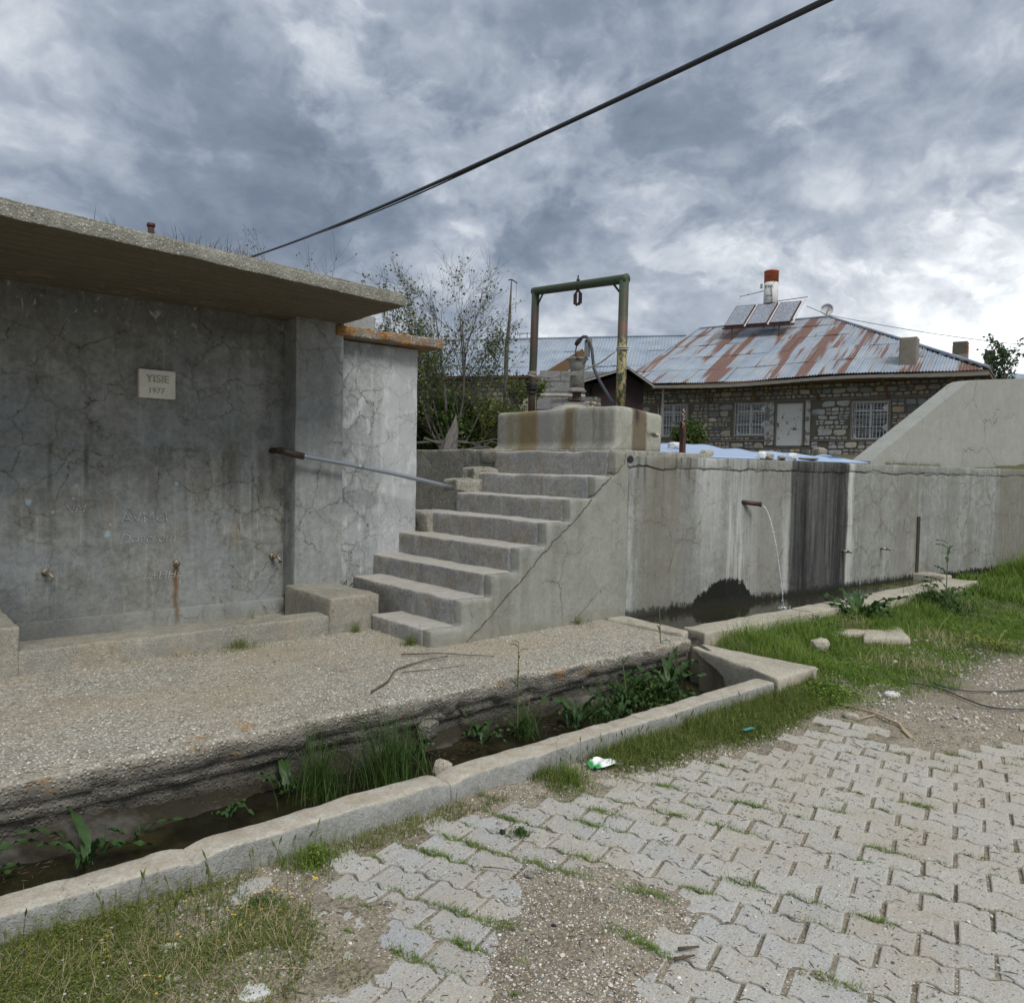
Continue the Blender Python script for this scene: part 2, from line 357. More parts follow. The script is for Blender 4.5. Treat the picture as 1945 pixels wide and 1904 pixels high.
def x_right(g, p, c, r, h):     # long retaining wall with the trough; x runs along it
    x, y, z = g.sep(p)
    n = g.noise(g.comb(g.m('MULTIPLY', x, 3.0), 0., g.m('MULTIPLY', z, .55)), 2.2, 6, .62, .4)
    n2_ = g.noise(g.comb(g.m('MULTIPLY', x, 14.), 3., g.m('MULTIPLY', z, .7)), 1.5, 5, .65)
    fade_dn = g.mr(z, .55, 1.7)
    def bd(a, b, soft, na, col, amt, mul=None):
        nonlocal c
        if amt < .9: soft *= 1.8
        k = band(g, x, a, b, soft, n, na)
        k = g.m('MULTIPLY', k, g.mr(n2_, .22, .62, .45, 1.))
        if mul is not None: k = g.m('MULTIPLY', k, mul)
        c = g.mix(g.m('MULTIPLY', k, amt), c, col)
    BR = (.165, .15, .115); WH = (.56, .57, .56); BK = (.026, .026, .026)
    bd(5.78, 6.35, .05, .20, BR, .75)
    bd(6.35, 6.62, .05, .2, (.15, .14, .12), .5)
    bd(5.645, 5.69, .02, .09, WH, .65, g.mr(g.noise(g.comb(g.m('MULTIPLY', x, 9.), 1., g.m('MULTIPLY', z, 2.)), 2, 4, .6), .35, .6))
    bd(6.62, 6.98, .03, .22, WH, .55, g.mr(z, .45, 1.5))
    bd(7.1, 7.62, .03, .25, WH, .6, g.mr(n2_, .4, .6))
    bd(7.45, 8.15, .06, .3, (.22, .21, .175), .6)
    bd(8.10, 8.19, .02, .10, WH, .6, g.mr(z, 1.5, .9)); bd(9.39, 9.50, .02, .08, (.62, .62, .60), .7, g.mr(n2_, .3, .55))
    bd(8.2, 9.38, .015, .10, BK, .95)
    bd(8.75, 8.85, .03, .12, (.10, .095, .09), .7); bd(8.42, 8.56, .03, .1, (.012, .012, .012), .7); bd(9.1, 9.3, .03, .1, (.013, .013, .014), .7)
    bd(10.55, 10.95, .05, .12, BR, .45); bd(11.05, 11.12, .02, .06, BR, .7)
    bd(11.9, 12.3, .04, .1, (.2, .2, .18), .35); bd(12.6, 12.78, .02, .05, BR, .6, g.mr(z, 1.1, 1.0))
    bd(13.6, 14.7, .06, .16, BR, .75)
    bd(14.75, 15.1, .05, .1, (.42, .42, .40), .7)
    # soot-black runs just below the coping
    tk = g.m('MULTIPLY', g.mr(z, 1.25, 1.66), g.mr(n2_, .52, .66)); tk = g.m('MULTIPLY', tk, g.mr(x, 9.4, 8.6))
    c = g.mix(g.m('MULTIPLY', tk, .8), c, (.03, .03, .028))
    # black moss hump above the water
    q = g.m('DIVIDE', g.m('ADD', g.m('SUBTRACT', x, 7.10), g.m('MULTIPLY', g.m('SUBTRACT', g.noise(p, 5, 4, .6), .5), .35)), .52); hump = g.m('SUBTRACT', 1., g.m('MULTIPLY', q, q))
    zz = g.m('ADD', z, g.m('MULTIPLY', g.m('SUBTRACT', g.noise(p, 19, 6, .8), .5), .20))
    zz = g.m('ADD', zz, g.m('MULTIPLY', g.m('SUBTRACT', n2_, .5), .16))
    lim = g.m('ADD', g.m('MULTIPLY', g.m('MAXIMUM', hump, 0.), .25), .235)
    mk = g.mr(g.m('SUBTRACT', zz, lim), .012, -.012)
    mk = g.m('MULTIPLY', mk, g.mr(x, 5.7, 6.3))
    c = g.mix(g.m('MULTIPLY', mk, .97), c, (.006, .007, .005)); r = g.mr(mk, 0., 1., .92, 1.)
    # dark damp line at the water
    wl = g.m('MULTIPLY', g.mr(zz, .29, .25), g.mr(x, 11.4, 11.2)); c = g.mix(g.m('MULTIPLY', wl, .85), c, (.022, .023, .018))
    # long crack running below the coping
    cz = g.m('ADD', 1.635, g.m('MULTIPLY', g.m('SUBTRACT', g.noise(g.comb(x, 0., 0.), 3.2, 5, .62), .5), .22))
    ck = g.m('MULTIPLY', g.mr(g.m('ABSOLUTE', g.m('SUBTRACT', z, cz)), g.mr(g.noise(g.comb(x, 5., 0.), 2.3, 4), .35, .7, .003, .013), .001), g.m('MULTIPLY', g.mr(x, 12.8, 11.5), g.mr(g.noise(g.comb(x, 9., 0.), 1.4, 3), .38, .46)))
    c = g.mix(g.m('MULTIPLY', ck, .9), c, (.012, .011, .01)); h = g.add(h, g.m('MULTIPLY', ck, -6.))
    return c, r, h

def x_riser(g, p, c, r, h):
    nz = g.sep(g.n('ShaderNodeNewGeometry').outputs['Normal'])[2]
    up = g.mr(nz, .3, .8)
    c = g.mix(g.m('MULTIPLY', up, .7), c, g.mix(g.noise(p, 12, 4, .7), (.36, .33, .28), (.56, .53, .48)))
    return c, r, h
def x_kerb(g, p, c, r, h):
    nz = g.sep(g.n('ShaderNodeNewGeometry').outputs['True Normal'])[2]
    up = g.mr(nz, .35, .8); nn = g.noise(p, 9, 5, .7)
    c = g.mix(g.m('MULTIPLY', up, .85), c, g.mix(g.mr(g.noise(p, 70, 5, .75), .42, .6, 0, .45), g.mix(g.mr(nn, .35, .7), (.38, .32, .235), (.58, .54, .46)), (.26, .23, .18)))
    return c, r, h
def x_deck(g, p, c, r, h):
    x, y, z = g.sep(p)
    dust = g.mr(g.noise(p, .9, 4, .6), .40, .62)
    c = g.mix(g.m('MULTIPLY', g.m('MULTIPLY', dust, g.mr(y, 4.1, 4.6, .35, 1.)), .55), c, (.38, .315, .215))
    c = g.mix(g.mr(g.noise(g.vm('ADD', p, (6., 2., 1.)), 1.6, 5, .65), .54, .70, 0, .5), c, (.17, .155, .125))
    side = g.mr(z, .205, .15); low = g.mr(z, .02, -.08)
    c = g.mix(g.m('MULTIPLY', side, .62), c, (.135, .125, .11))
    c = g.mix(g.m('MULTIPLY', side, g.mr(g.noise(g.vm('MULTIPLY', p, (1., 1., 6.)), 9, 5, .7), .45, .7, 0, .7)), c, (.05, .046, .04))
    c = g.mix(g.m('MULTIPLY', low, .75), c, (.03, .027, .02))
    li = g.m('MULTIPLY', g.mr(g.noise(g.vm('ADD', p, (3., 1., 8.)), 4.5, 5, .7), .58, .66), g.m('MULTIPLY', g.mr(z, .06, .14), g.mr(y, 4.12, 3.98)))
    c = g.mix(g.m('MULTIPLY', li, .7), c, (.34, .17, .035))
    return c, r, h
def x_cap(g, p, c, r, h):
    k = g.mr(g.noise(p, 7, 6, .7), .42, .58); c = g.mix(g.m('MULTIPLY', k, .9), c, g.mix(g.mr(g.noise(p, 25, 3), .4, .6), (.20, .075, .02), (.34, .17, .035)))
    return c, r, h
def x_soffit(g, p, c, r, h):
    # board marks left by the shuttering, running along the slab
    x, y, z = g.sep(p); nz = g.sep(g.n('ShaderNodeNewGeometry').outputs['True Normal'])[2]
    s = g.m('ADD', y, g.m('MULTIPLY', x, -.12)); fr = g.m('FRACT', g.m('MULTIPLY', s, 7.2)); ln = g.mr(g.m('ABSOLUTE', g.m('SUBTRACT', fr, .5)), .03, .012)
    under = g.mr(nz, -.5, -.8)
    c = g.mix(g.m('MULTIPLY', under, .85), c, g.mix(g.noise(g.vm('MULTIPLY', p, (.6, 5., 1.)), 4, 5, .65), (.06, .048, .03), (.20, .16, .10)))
    k = g.m('MULTIPLY', g.m('MULTIPLY', ln, under), g.mr(g.noise(g.vm('MULTIPLY', p, (2., 20., 1.)), 6, 4, .7), .4, .6))
    c = g.mix(g.m('MULTIPLY', k, .9), c, (.42, .37, .27)); h = g.add(h, g.m('MULTIPLY', k, 2.))
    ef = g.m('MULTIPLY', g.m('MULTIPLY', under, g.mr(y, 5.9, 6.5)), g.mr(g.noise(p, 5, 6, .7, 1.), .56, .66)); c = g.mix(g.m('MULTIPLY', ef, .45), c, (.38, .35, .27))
    return c, r, h
def x_wing(g, p, c, r, h):
    x, y, z = g.sep(p); n = g.noise(g.comb(g.m('MULTIPLY', x, 6.), 0., g.m('MULTIPLY', z, .5)), 2, 5, .6)
    k = g.mr(g.m('ADD', x, g.m('MULTIPLY', g.m('SUBTRACT', n, .5), .3)), 3.95, 4.1)
    c = g.mix(g.m('MULTIPLY', k, .55), c, (.50, .51, .52))
    k2 = g.m('MULTIPLY', g.mr(g.m('ABSOLUTE', g.m('SUBTRACT', x, 3.56)), .05, .015), g.mr(n, .35, .6)); c = g.mix(g.m('MULTIPLY', k2, .9), c, (.66, .67, .67))
    pe = g.mr(g.noise(g.vm('MULTIPLY', p, (1., 1., .45)), 7, 6, .72), .54, .62); c = g.mix(g.m('MULTIPLY', pe, .5), c, (.60, .61, .61))
    return c, r, h
def x_cistern(g, p, c, r, h):
    x, y, z = g.sep(p); n = g.noise(g.comb(g.m('MULTIPLY', x, 5.), g.m('MULTIPLY', y, 5.), g.m('MULTIPLY', z, .7)), 1.4, 5, .6)
    for a, b, col, am in ((6.10, 6.42, (.20, .14, .055), .8), (5.86, 6.1, (.28, .27, .27), .7), (5.55, 5.70, (.17, .12, .06), .8), (6.45, 6.6, (.24, .2, .09), .6), (5.15, 5.25, (.16, .14, .10), .5)):
        c = g.mix(g.m('MULTIPLY', band(g, y, a, b, .04, n, .25), am), c, col)
    c = g.mix(g.m('MULTIPLY', g.m('MULTIPLY', band(g, x, 5.83, 6.05, .02, n, .1), g.mr(y, 5.08, 5.02)), .8), c, (.11, .075, .04))
    c = g.mix(g.m('MULTIPLY', g.m('MULTIPLY', band(g, x, 5.87, 5.93, .02, n, .03), g.m('MULTIPLY', g.mr(z, 2.02, 2.12), g.mr(y, 5.08, 5.02))), .8), c, (.03, .03, .03))
    return c, r, h

M = {}
M['main'] = concrete('plaster_main', (.305, .312, .292), (.135, .138, .12), (.50, .505, .485), .8, .75, 1.0, 3.4, tint=[((.15, .135, .095), 2.6, .5, .66, .5), ((.25, .28, .295), 1.6, .46, .66, .7), ((.12, .125, .11), 3.4, .54, .66, .55)], extra=x_main, grain=.25)
M['pilaster'] = concrete('plaster_pilaster', (.30, .31, .30), (.17, .175, .165), (.46, .475, .47), .75, .5, .9, 2.6, grain=.2)
M['wing'] = concrete('plaster_wing', (.33, .345, .345), (.18, .188, .18), (.58, .59, .59), .85, .5, 1.35, 4.2, extra=x_wing, grain=.15, ccol=(.09, .08, .065))
M['right'] = concrete('plaster_right', (.275, .285, .265), (.15, .155, .135), (.44, .45, .44), .8, .5, .85, 2.1, extra=x_right, grain=.25, tint=[((.17, .15, .115), 1.1, .5, .68, .5)])
def x_side(g, p, c, r, h):
    x, y, z = g.sep(p); n = g.noise(p, 4, 5, .65); n_ = g.noise(p, 14, 5, .7)
    lz = g.m('ADD', .20, g.m('MULTIPLY', g.m('SUBTRACT', x, 3.72), .80))
    d = g.m('ABSOLUTE', g.m('SUBTRACT', g.m('ADD', z, g.m('ADD', g.m('MULTIPLY', g.m('SUBTRACT', n, .5), .16), g.m('MULTIPLY', g.m('SUBTRACT', n_, .5), .03))), lz))
    ck = g.m('MULTIPLY', g.mr(d, .009, .002), g.mr(x, 5.55, 5.5)); wd = g.m('MULTIPLY', g.mr(d, .05, .0), g.mr(x, 5.6, 5.5))
    c = g.mix(g.m('MULTIPLY', wd, .3), c, (.20, .175, .13)); c = g.mix(g.m('MULTIPLY', ck, .8), c, (.06, .05, .035)); h = g.add(h, g.m('MULTIPLY', ck, -5.))
    for a, b, am in ((4.06, 4.20, .45), (4.32, 4.40, .35), (4.66, 4.74, .4), (4.95, 5.02, .3), (3.98, 4.03, .3)):
        k = g.m('MULTIPLY', band(g, x, a, b, .02, n, .12), g.mr(g.m('SUBTRACT', g.m('ADD', .20, g.m('MULTIPLY', g.m('SUBTRACT', x, 3.4), .74)), z), 1.0, -.1))
        c = g.mix(g.m('MULTIPLY', k, am), c, (.12, .115, .095))
    k = g.mr(z, .34, .22); c = g.mix(g.m('MULTIPLY', k, g.mr(n_, .3, .7, .1, .6)), c, (.20, .175, .12))
    return c, r, h
M['side'] = concrete('plaster_side', (.30, .305, .27), (.185, .188, .155), (.40, .405, .37), .55, .5, .5, 1.3, extra=x_side, grain=.25, tint=[((.20, .18, .14), 1.6, .5, .7, .4)])
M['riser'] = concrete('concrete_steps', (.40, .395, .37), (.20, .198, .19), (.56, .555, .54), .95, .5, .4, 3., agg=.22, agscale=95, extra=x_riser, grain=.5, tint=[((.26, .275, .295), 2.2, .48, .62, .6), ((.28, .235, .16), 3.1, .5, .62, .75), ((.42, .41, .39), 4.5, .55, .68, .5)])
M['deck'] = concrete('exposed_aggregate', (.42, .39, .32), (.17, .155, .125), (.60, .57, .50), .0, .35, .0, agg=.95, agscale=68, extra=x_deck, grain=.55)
M['kerb'] = concrete('concrete_kerb', (.33, .335, .315), (.20, .20, .18), (.46, .46, .44), .3, .35, .25, 2., agg=.12, agscale=110, extra=x_kerb, grain=.7, bs=.5, tint=[((.17, .165, .15), 3.5, .5, .66, .6)])
M['rim'] = concrete('worn_rim', (.50, .455, .36), (.28, .25, .19), (.64, .61, .53), .1, .55, .3, 2.4, agg=.3, agscale=120, grain=.3)
M['trim'] = concrete('trough_plaster', (.36, .33, .26), (.20, .19, .155), (.50, .48, .42), .5, .6, .7, 3.2, agg=.3, agscale=110, grain=.35, tint=[((.34, .25, .145), 2.4, .54, .68, .45), ((.21, .215, .20), 3.4, .48, .62, .65)])
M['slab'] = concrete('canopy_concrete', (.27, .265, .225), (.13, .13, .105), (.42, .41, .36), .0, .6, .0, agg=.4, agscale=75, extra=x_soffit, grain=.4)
M['cap'] = concrete('lichen_cap', (.26, .235, .2), (.12, .10, .08), (.42, .40, .35), .0, .4, .0, agg=.6, agscale=70, extra=x_cap, grain=.4)
M['cistern'] = concrete('plaster_cistern', (.37, .37, .315), (.21, .20, .155), (.50, .50, .46), .5, .4, .7, 1.7, extra=x_cistern, grain=.2)
M['ramp'] = concrete('plaster_ramp', (.325, .33, .30), (.255, .26, .23), (.39, .395, .365), .35, .5, .3, .7, grain=.15)
M['retain'] = concrete('rough_retaining', (.33, .32, .28), (.12, .115, .09), (.52, .50, .44), .9, .6, .6, 3., agg=.25, agscale=60, grain=.45, tint=[((.30, .26, .16), 2.4, .52, .66, .6)])
M['block'] = concrete('grey_blocks', (.25, .25, .25), (.15, .15, .15), (.36, .36, .36), .3, .4, .2, 3., grain=.3)

def f_paver(g):
    p = g.pos(); ro = g.rand_obj(); x, y, z = g.sep(p)
    c = g.ramp(ro, [(0, (.30, .31, .315)), (.2, (.36, .365, .365)), (.45, (.42, .42, .405)), (.7, (.385, .375, .345)), (.85, (.33, .335, .335)), (1, (.44, .43, .40))])
    warm = g.mr(g.m('ADD', x, g.m('MULTIPLY', g.noise(p, 1.1, 3), 2.0)), 2.9, 4.6)
    c = g.mix(g.m('MULTIPLY', warm, .65), c, (.42, .385, .31))
    c = g.mix(g.mr(g.noise(p, 3.2, 5, .65), .42, .66, 0, .75), c, (.38, .335, .26))
    c = g.mix(g.mr(g.noise(p, 13, 5, .65), .5, .75, 0, .4), c, (.24, .23, .21))
    fi = g.noise(p, 130, 4, .75); c = g.mix(g.mr(fi, .42, .62, 0, .40), c, (.62, .61, .59)); c = g.mix(g.mr(fi, .5, .34, 0, .45), c, (.16, .155, .145))
    v = g.n('ShaderNodeTexVoronoi', feature='F1'); g.put(v.inputs['Vector'], p); g.put(v.inputs['Scale'], 62.)
    cr = g.sep(v.outputs['Color']); sp = g.m('MULTIPLY', g.mr(v.outputs['Distance'], .24, .15), g.mr(cr[0], .60, .66))
    c = g.mix(g.m('MULTIPLY', sp, .85), c, (.045, .042, .038))
    sand = g.m('MULTIPLY', g.mr(g.noise(p, 2.4, 5, .7), .46, .60), g.mr(g.noise(p, 70, 4, .7), .38, .6)); c = g.mix(g.m('MULTIPLY', sand, .55), c, (.36, .30, .22))
    h = g.add(g.m('MULTIPLY', fi, .9), g.m('MULTIPLY', sp, 1.2), g.noise(p, 25, 4, .7))
    return dict(c=c, r=.88, n=g.bump(h, .5, .004), spec=.3)
M['paver'] = material('paver_concrete', f_paver)

def f_soil(g):
    p = g.pos(); x, y, z = g.sep(p)
    n1 = g.noise(p, 1.3, 5, .6); n2_ = g.noise(p, 9, 6, .7); n3 = g.noise(p, 60, 5, .75)
    c = g.mix(g.mr(n1, .35, .65), (.235, .205, .155), (.35, .31, .24))
    c = g.mix(g.mr(n2_, .4, .7, 0, .7), c, (.115, .085, .056)); c = g.mix(g.mr(n3, .45, .62, 0, .5), c, (.40, .34, .25)); c = g.mix(g.mr(n3, .5, .36, 0, .55), c, (.06, .047, .032))
    v = g.n('ShaderNodeTexVoronoi', feature='F1'); g.put(v.inputs['Vector'], p); g.put(v.inputs['Scale'], 95.)
    cr = g.sep(v.outputs['Color']); st = g.m('MULTIPLY', g.mr(v.outputs['Distance'], .5, .38), g.mr(cr[0], .52, .6))
    st = g.m('MULTIPLY', st, g.mr(g.noise(p, 2.6, 3), .36, .5))
    c = g.mix(st, c, g.ramp(cr[1], [(0, (.13, .12, .11)), (.4, (.33, .30, .25)), (.8, (.60, .56, .48)), (1, (.72, .70, .65))]))
    green = g.m('MULTIPLY', g.mr(x, 5.2, 6.8), g.mr(g.m('ADD', y, g.m('MULTIPLY', n1, .8)), 2.5, 2.9))
    c = g.mix(g.m('MULTIPLY', green, .75), c, g.mix(n2_, (.025, .045, .012), (.07, .095, .03)))
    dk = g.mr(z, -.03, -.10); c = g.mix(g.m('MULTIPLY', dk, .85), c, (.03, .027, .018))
    back = g.mr(z, .7, 1.2); c = g.mix(g.m('MULTIPLY', back, .6), c, g.mix(n2_, (.06, .08, .025), (.16, .13, .08)))
    return dict(c=c, r=.95, n=g.bump(g.add(n3, g.m('MULTIPLY', st, 1.5), n2_), .7, .01), spec=.2)
M['soil'] = material('soil', f_soil)
def f_gravel(g):
    k = g.rand_island(); p = g.pos()
    c = g.ramp(k, [(0, (.09, .09, .095)), (.12, (.26, .255, .25)), (.32, (.42, .39, .34)), (.55, (.58, .54, .46)), (.82, (.72, .69, .63)), (.93, (.46, .30, .15)), (.97, (.80, .79, .76))])
    return dict(c=g.mix(g.mr(g.noise(p, 120, 3), .4, .7, 0, .3), c, (.2, .18, .15)), r=.85)
M['gravel'] = material('gravel', f_gravel)
def leafmat(name, stops, rough=.55, sss=.0, dry=None):
    def fn(g):
        k = g.rand_island(); p = g.pos(); c = g.ramp(g.m('ADD', g.m('MULTIPLY', k, .6), g.m('MULTIPLY', g.noise(p, 1.6, 3), .4)), stops)
        if dry: c = g.mix(g.mr(g.noise(p, 3.1, 4, .6), .5, .7, 0, dry[1]), c, dry[0])
        return dict(c=c, r=rough, spec=.3)
    mt = material(name, fn); nt = mt.node_tree; b = nt.nodes['Principled BSDF']; out = nt.nodes['Material Output']
    tr = nt.nodes.new('ShaderNodeBsdfTranslucent'); mx = nt.nodes.new('ShaderNodeMixShader'); mx.inputs[0].default_value = .25
    nt.links.new(b.inputs['Base Color'].links[0].from_socket, tr.inputs[0]); nt.links.new(b.outputs[0], mx.inputs[1]); nt.links.new(tr.outputs[0], mx.inputs[2]); nt.links.new(mx.outputs[0], out.inputs[0])
    return mt
M['grass'] = leafmat('grass_blades', [(0, (.055, .11, .016)), (.35, (.115, .20, .027)), (.65, (.18, .275, .042)), (.9, (.27, .31, .08)), (1, (.38, .33, .15))])
M['grass_dark'] = leafmat('grass_dark', [(0, (.028, .06, .014)), (.5, (.055, .105, .024)), (1, (.10, .16, .04))])
M['weed'] = leafmat('weed_leaves', [(0, (.055, .09, .018)), (.4, (.11, .16, .032)), (.75, (.20, .225, .055)), (1, (.36, .29, .13))])
M['dock'] = leafmat('dock_leaves', [(0, (.024, .058, .02)), (.6, (.05, .10, .03)), (1, (.10, .155, .045))], .45)
M['leaf'] = leafmat('tree_leaves', [(0, (.04, .06, .014)), (.5, (.10, .135, .028)), (1, (.20, .22, .06))])
M['bush'] = leafmat('bush_leaves', [(0, (.03, .06, .014)), (.5, (.065, .11, .022)), (1, (.13, .175, .04))])
M['bushy'] = leafmat('yellow_bush_leaves', [(0, (.11, .145, .022)), (1, (.28, .30, .06))])
M['yellow'] = material('yellow_petal', lambda g: dict(c=(.75, .50, .02), r=.6))
M['palef'] = material('pale_petal', lambda g: dict(c=(.70, .62, .72), r=.6))
M['straw'] = material('dry_straw', lambda g: dict(c=g.ramp(g.rand_island(), [(0, (.30, .23, .13)), (1, (.50, .42, .27))]), r=.8))
M['stem'] = material('green_stem', lambda g: dict(c=(.10, .12, .035), r=.6))
def f_bark(g):
    p = g.pos(); n = g.noise(g.vm('MULTIPLY', p, (1., 1., .25)), 30, 5, .7)
    return dict(c=g.mix(n, (.035, .03, .026), (.17, .155, .14)), r=.9, n=g.bump(n, .6, .01))
M['bark'] = material('bark', f_bark)
def f_wood(g):
    p = g.pos(); n = g.noise(g.vm('MULTIPLY', p, (8., 8., .8)), 6, 5, .7)
    return dict(c=g.mix(n, (.16, .15, .14), (.42, .40, .37)), r=.85, n=g.bump(n, .6, .006))
M['greywood'] = material('weathered_wood', f_wood); M['stumpwood'] = material('stump_wood', lambda g: dict(c=g.mix(g.noise(g.vm('MULTIPLY', g.pos(), (10., 10., 1.2)), 6, 6, .8), (.04, .035, .03), (.30, .28, .26)), r=.9, n=g.bump(g.noise(g.vm('MULTIPLY', g.pos(), (10., 10., 1.2)), 6, 6, .8), .9, .02)))
M['brownwood'] = material('brown_board', lambda g: dict(c=g.mix(g.noise(g.pos(), 5, 5, .7), (.10, .055, .025), (.20, .12, .06)), r=.85))
M['palewood'] = material('pale_wood', lambda g: dict(c=g.mix(g.noise(g.pos(), 12, 5, .7), (.30, .22, .13), (.50, .40, .27)), r=.8))
M['twig'] = material('twig', lambda g: dict(c=g.mix(g.noise(g.pos(), 20, 3), (.05, .035, .022), (.14, .105, .07)), r=.9))
def f_water(g):
    p = g.pos(); n = g.noise(p, 9, 3, .5); n2_ = g.noise(p, 3, 4, .6)
    return dict(c=g.mix(g.mr(n2_, .45, .65), (.012, .011, .006), (.035, .030, .012)), r=.10, n=g.bump(n, .5, .01), spec=.32)
M['water'] = material('ditch_water', f_water)
def f_pool(g):
    p = g.pos(); x, y, z = g.sep(p); n = g.noise(p, 7, 3, .5)
    al = g.m('MULTIPLY', g.mr(x, 9.0, 10.2), g.mr(g.noise(p, 3.5, 6, .7, 1.), .42, .56))
    c = g.mix(al, g.mix(g.noise(p, 2, 4), (.012, .013, .009), (.045, .042, .026)), (.13, .15, .03))
    return dict(c=c, r=.05, n=g.bump(n, .3, .01), spec=.38)
M['pool'] = material('trough_water', f_pool)
M['moss'] = material('wet_moss', lambda g: dict(c=g.mix(g.noise(g.pos(), 30, 5, .7), (.012, .010, .006), (g.mix(g.mr(g.noise(g.pos(), 2.2, 4, .6), .52, .66), (.05, .042, .02), (.30, .285, .25)))), r=.6, n=g.bump(g.noise(g.pos(), 60, 5, .8), .8, .02)))
M['stream'] = material('falling_water', lambda g: dict(c=(.85, .88, .9), r=.08, trans=.55, ior=1.33))
M['foam'] = material('splash_foam', lambda g: dict(c=(.75, .77, .78), r=.4))
def paint(name, col, rust=(.12, .05, .025), amt=.5, sc=6, metal=0., r=.6, second=None):
    def fn(g):
        p = g.pos(); n = g.noise(p, sc, 6, .7, .3); n2_ = g.noise(p, sc*4, 5, .7)
        c = g.mix(g.mr(n2_, .4, .7, 0, .3), col, tuple(k*.6 for k in col))
        if second: c = g.mix(g.mr(g.noise(g.vm('ADD', p, (4., 2., 9.)), sc*1.4, 6, .75), .47, .53), c, second)
        a = .68-amt*.3; c = g.mix(g.mr(n, a, a+.06), c, g.mix(n2_, rust, tuple(k*.4 for k in rust)))
        return dict(c=c, r=r, metal=metal, n=g.bump(g.add(n, n2_), .35, .004))
    return material(name, fn)
def f_post(zsplit):
    def fn(g):
        p = g.pos(); x, y, z = g.sep(p); n = g.noise(g.vm('MULTIPLY', p, (1., 1., .5)), 17, 6, .75); n2_ = g.noise(p, 50, 4, .7); n3 = g.noise(p, 5, 5, .7)
        green = g.mix(n2_, (.022, .042, .022), (.055, .085, .045)); rust = g.mix(n2_, (.035, .024, .018), (.10, .058, .038)); yel = g.mix(n2_, (.30, .24, .10), (.44, .37, .19))
        c = g.mix(g.mr(n, .52, .60), green, rust)
        if zsplit:
            lowm = g.mr(z, 3.0, 2.85); c = g.mix(g.m('MULTIPLY', lowm, g.mr(g.noise(g.vm('MULTIPLY', g.vm('ADD', p, (3., 8., 1.)), (1., 1., .45)), 21, 6, .75), .50, .53)), c, yel)
            c = g.mix(g.m('MULTIPLY', band(g, z, 2.95, 3.12, .04, n3, .1), g.mr(n, .40, .5)), c, (.13, .07, .05))
        else:
            c = g.mix(g.m('MULTIPLY', g.mr(z, 3.45, 3.35), g.mr(n3, .3, .5)), c, rust); c = g.mix(g.m('MULTIPLY', band(g, z, 2.7, 2.95, .05, n3, .1), .6), c, green)
        return dict(c=c, r=.65, n=g.bump(n, .5, .004))
    return fn
M['post_r'] = material('flaking_paint_right', f_post(True)); M['post_l'] = material('flaking_paint_left', f_post(False))
M['iron'] = paint('dark_iron', (.045, .035, .03), (.12, .055, .03), .7, 12, .3, .6)
M['galv'] = paint('galvanised_pipe', (.30, .33, .36), (.45, .46, .46), .2, 9, .55, .42)
M['brass'] = paint('old_tap', (.38, .34, .26), (.22, .12, .05), .6, 30, .5, .45)
M['castiron'] = paint('grey_cast_iron', (.30, .295, .275), (.17, .145, .11), .45, 10, .2, .8)
M['rustred'] = paint('red_brown_steel', (.085, .028, .02), (.05, .025, .018), .5, 5, .1, .75)
M['darkred'] = paint('dark_red_sheet', (.030, .012, .011), (.02, .01, .01), .3, 3, .1, .7)
M['black'] = material('black_rubber', lambda g: dict(c=(.012, .012, .014), r=.5))
M['hose'] = material('grey_hose', lambda g: dict(c=(.06, .065, .075), r=.5))
M['rope'] = material('grey_rope', lambda g: dict(c=(.36, .34, .30), r=.9))
M['white'] = paint('chalky_white_paint', (.62, .62, .60), (.25, .14, .07), .35, 5, 0., .7)
M['whitewash'] = paint('peeling_whitewash', (.50, .49, .47), (.28, .26, .23), .65, 4, 0., .9)
M['tarp'] = material('pale_blue_sheet', lambda g: dict(c=g.mix(g.noise(g.pos(), 2.5, 5, .6), (.30, .40, .58), (.40, .50, .66)), r=.35, n=g.bump(g.noise(g.pos(), 5, 4, .6), .3, .02)))
M['glass'] = material('window_glass', lambda g: dict(c=g.mix(g.mr(g.noise(g.vm('MULTIPLY', g.pos(), (.5, .5, 9.)), 1.3, 2), .45, .5), (.015, .017, .02), (.17, .18, .19)), r=.12, spec=.6))  # pale horizontal stripes mixed into the colour stand for reflections
M['collector'] = material('collector_glass', lambda g: dict(c=g.mix(g.mr(g.noise(g.vm('MULTIPLY', g.pos(), (3., 3., .8)), 6, 5, .7), .40, .68), (.17, .19, .23), (.48, .51, .56)), r=.28, metal=.2, spec=.6))
M['plaque'] = concrete('marble_plaque', (.76, .74, .65), (.50, .46, .35), (.82, .81, .75), .1, .3, .0, grain=.1)
M['letter'] = material('carved_letter', lambda g: dict(c=g.mix(g.noise(g.pos(), 40, 3), (.26, .235, .17), (.46, .43, .34)), r=.9))
M['chalk'] = material('chalk_scratch', lambda g: dict(c=g.mix(g.mr(g.noise(g.pos(), 45, 4, .8), .44, .56), (.30, .31, .31), (.52, .53, .53)), r=.95))
M['orange'] = paint('faded_orange', (.52, .12, .045), (.40, .10, .05), .3, 4)
M['ink'] = material('dark_lettering', lambda g: dict(c=(.03, .03, .035), r=.7))
M['brick'] = material('brick', lambda g: dict(c=g.mix(g.rand_obj(), (.20, .065, .035), (.36, .15, .09)), r=.95))
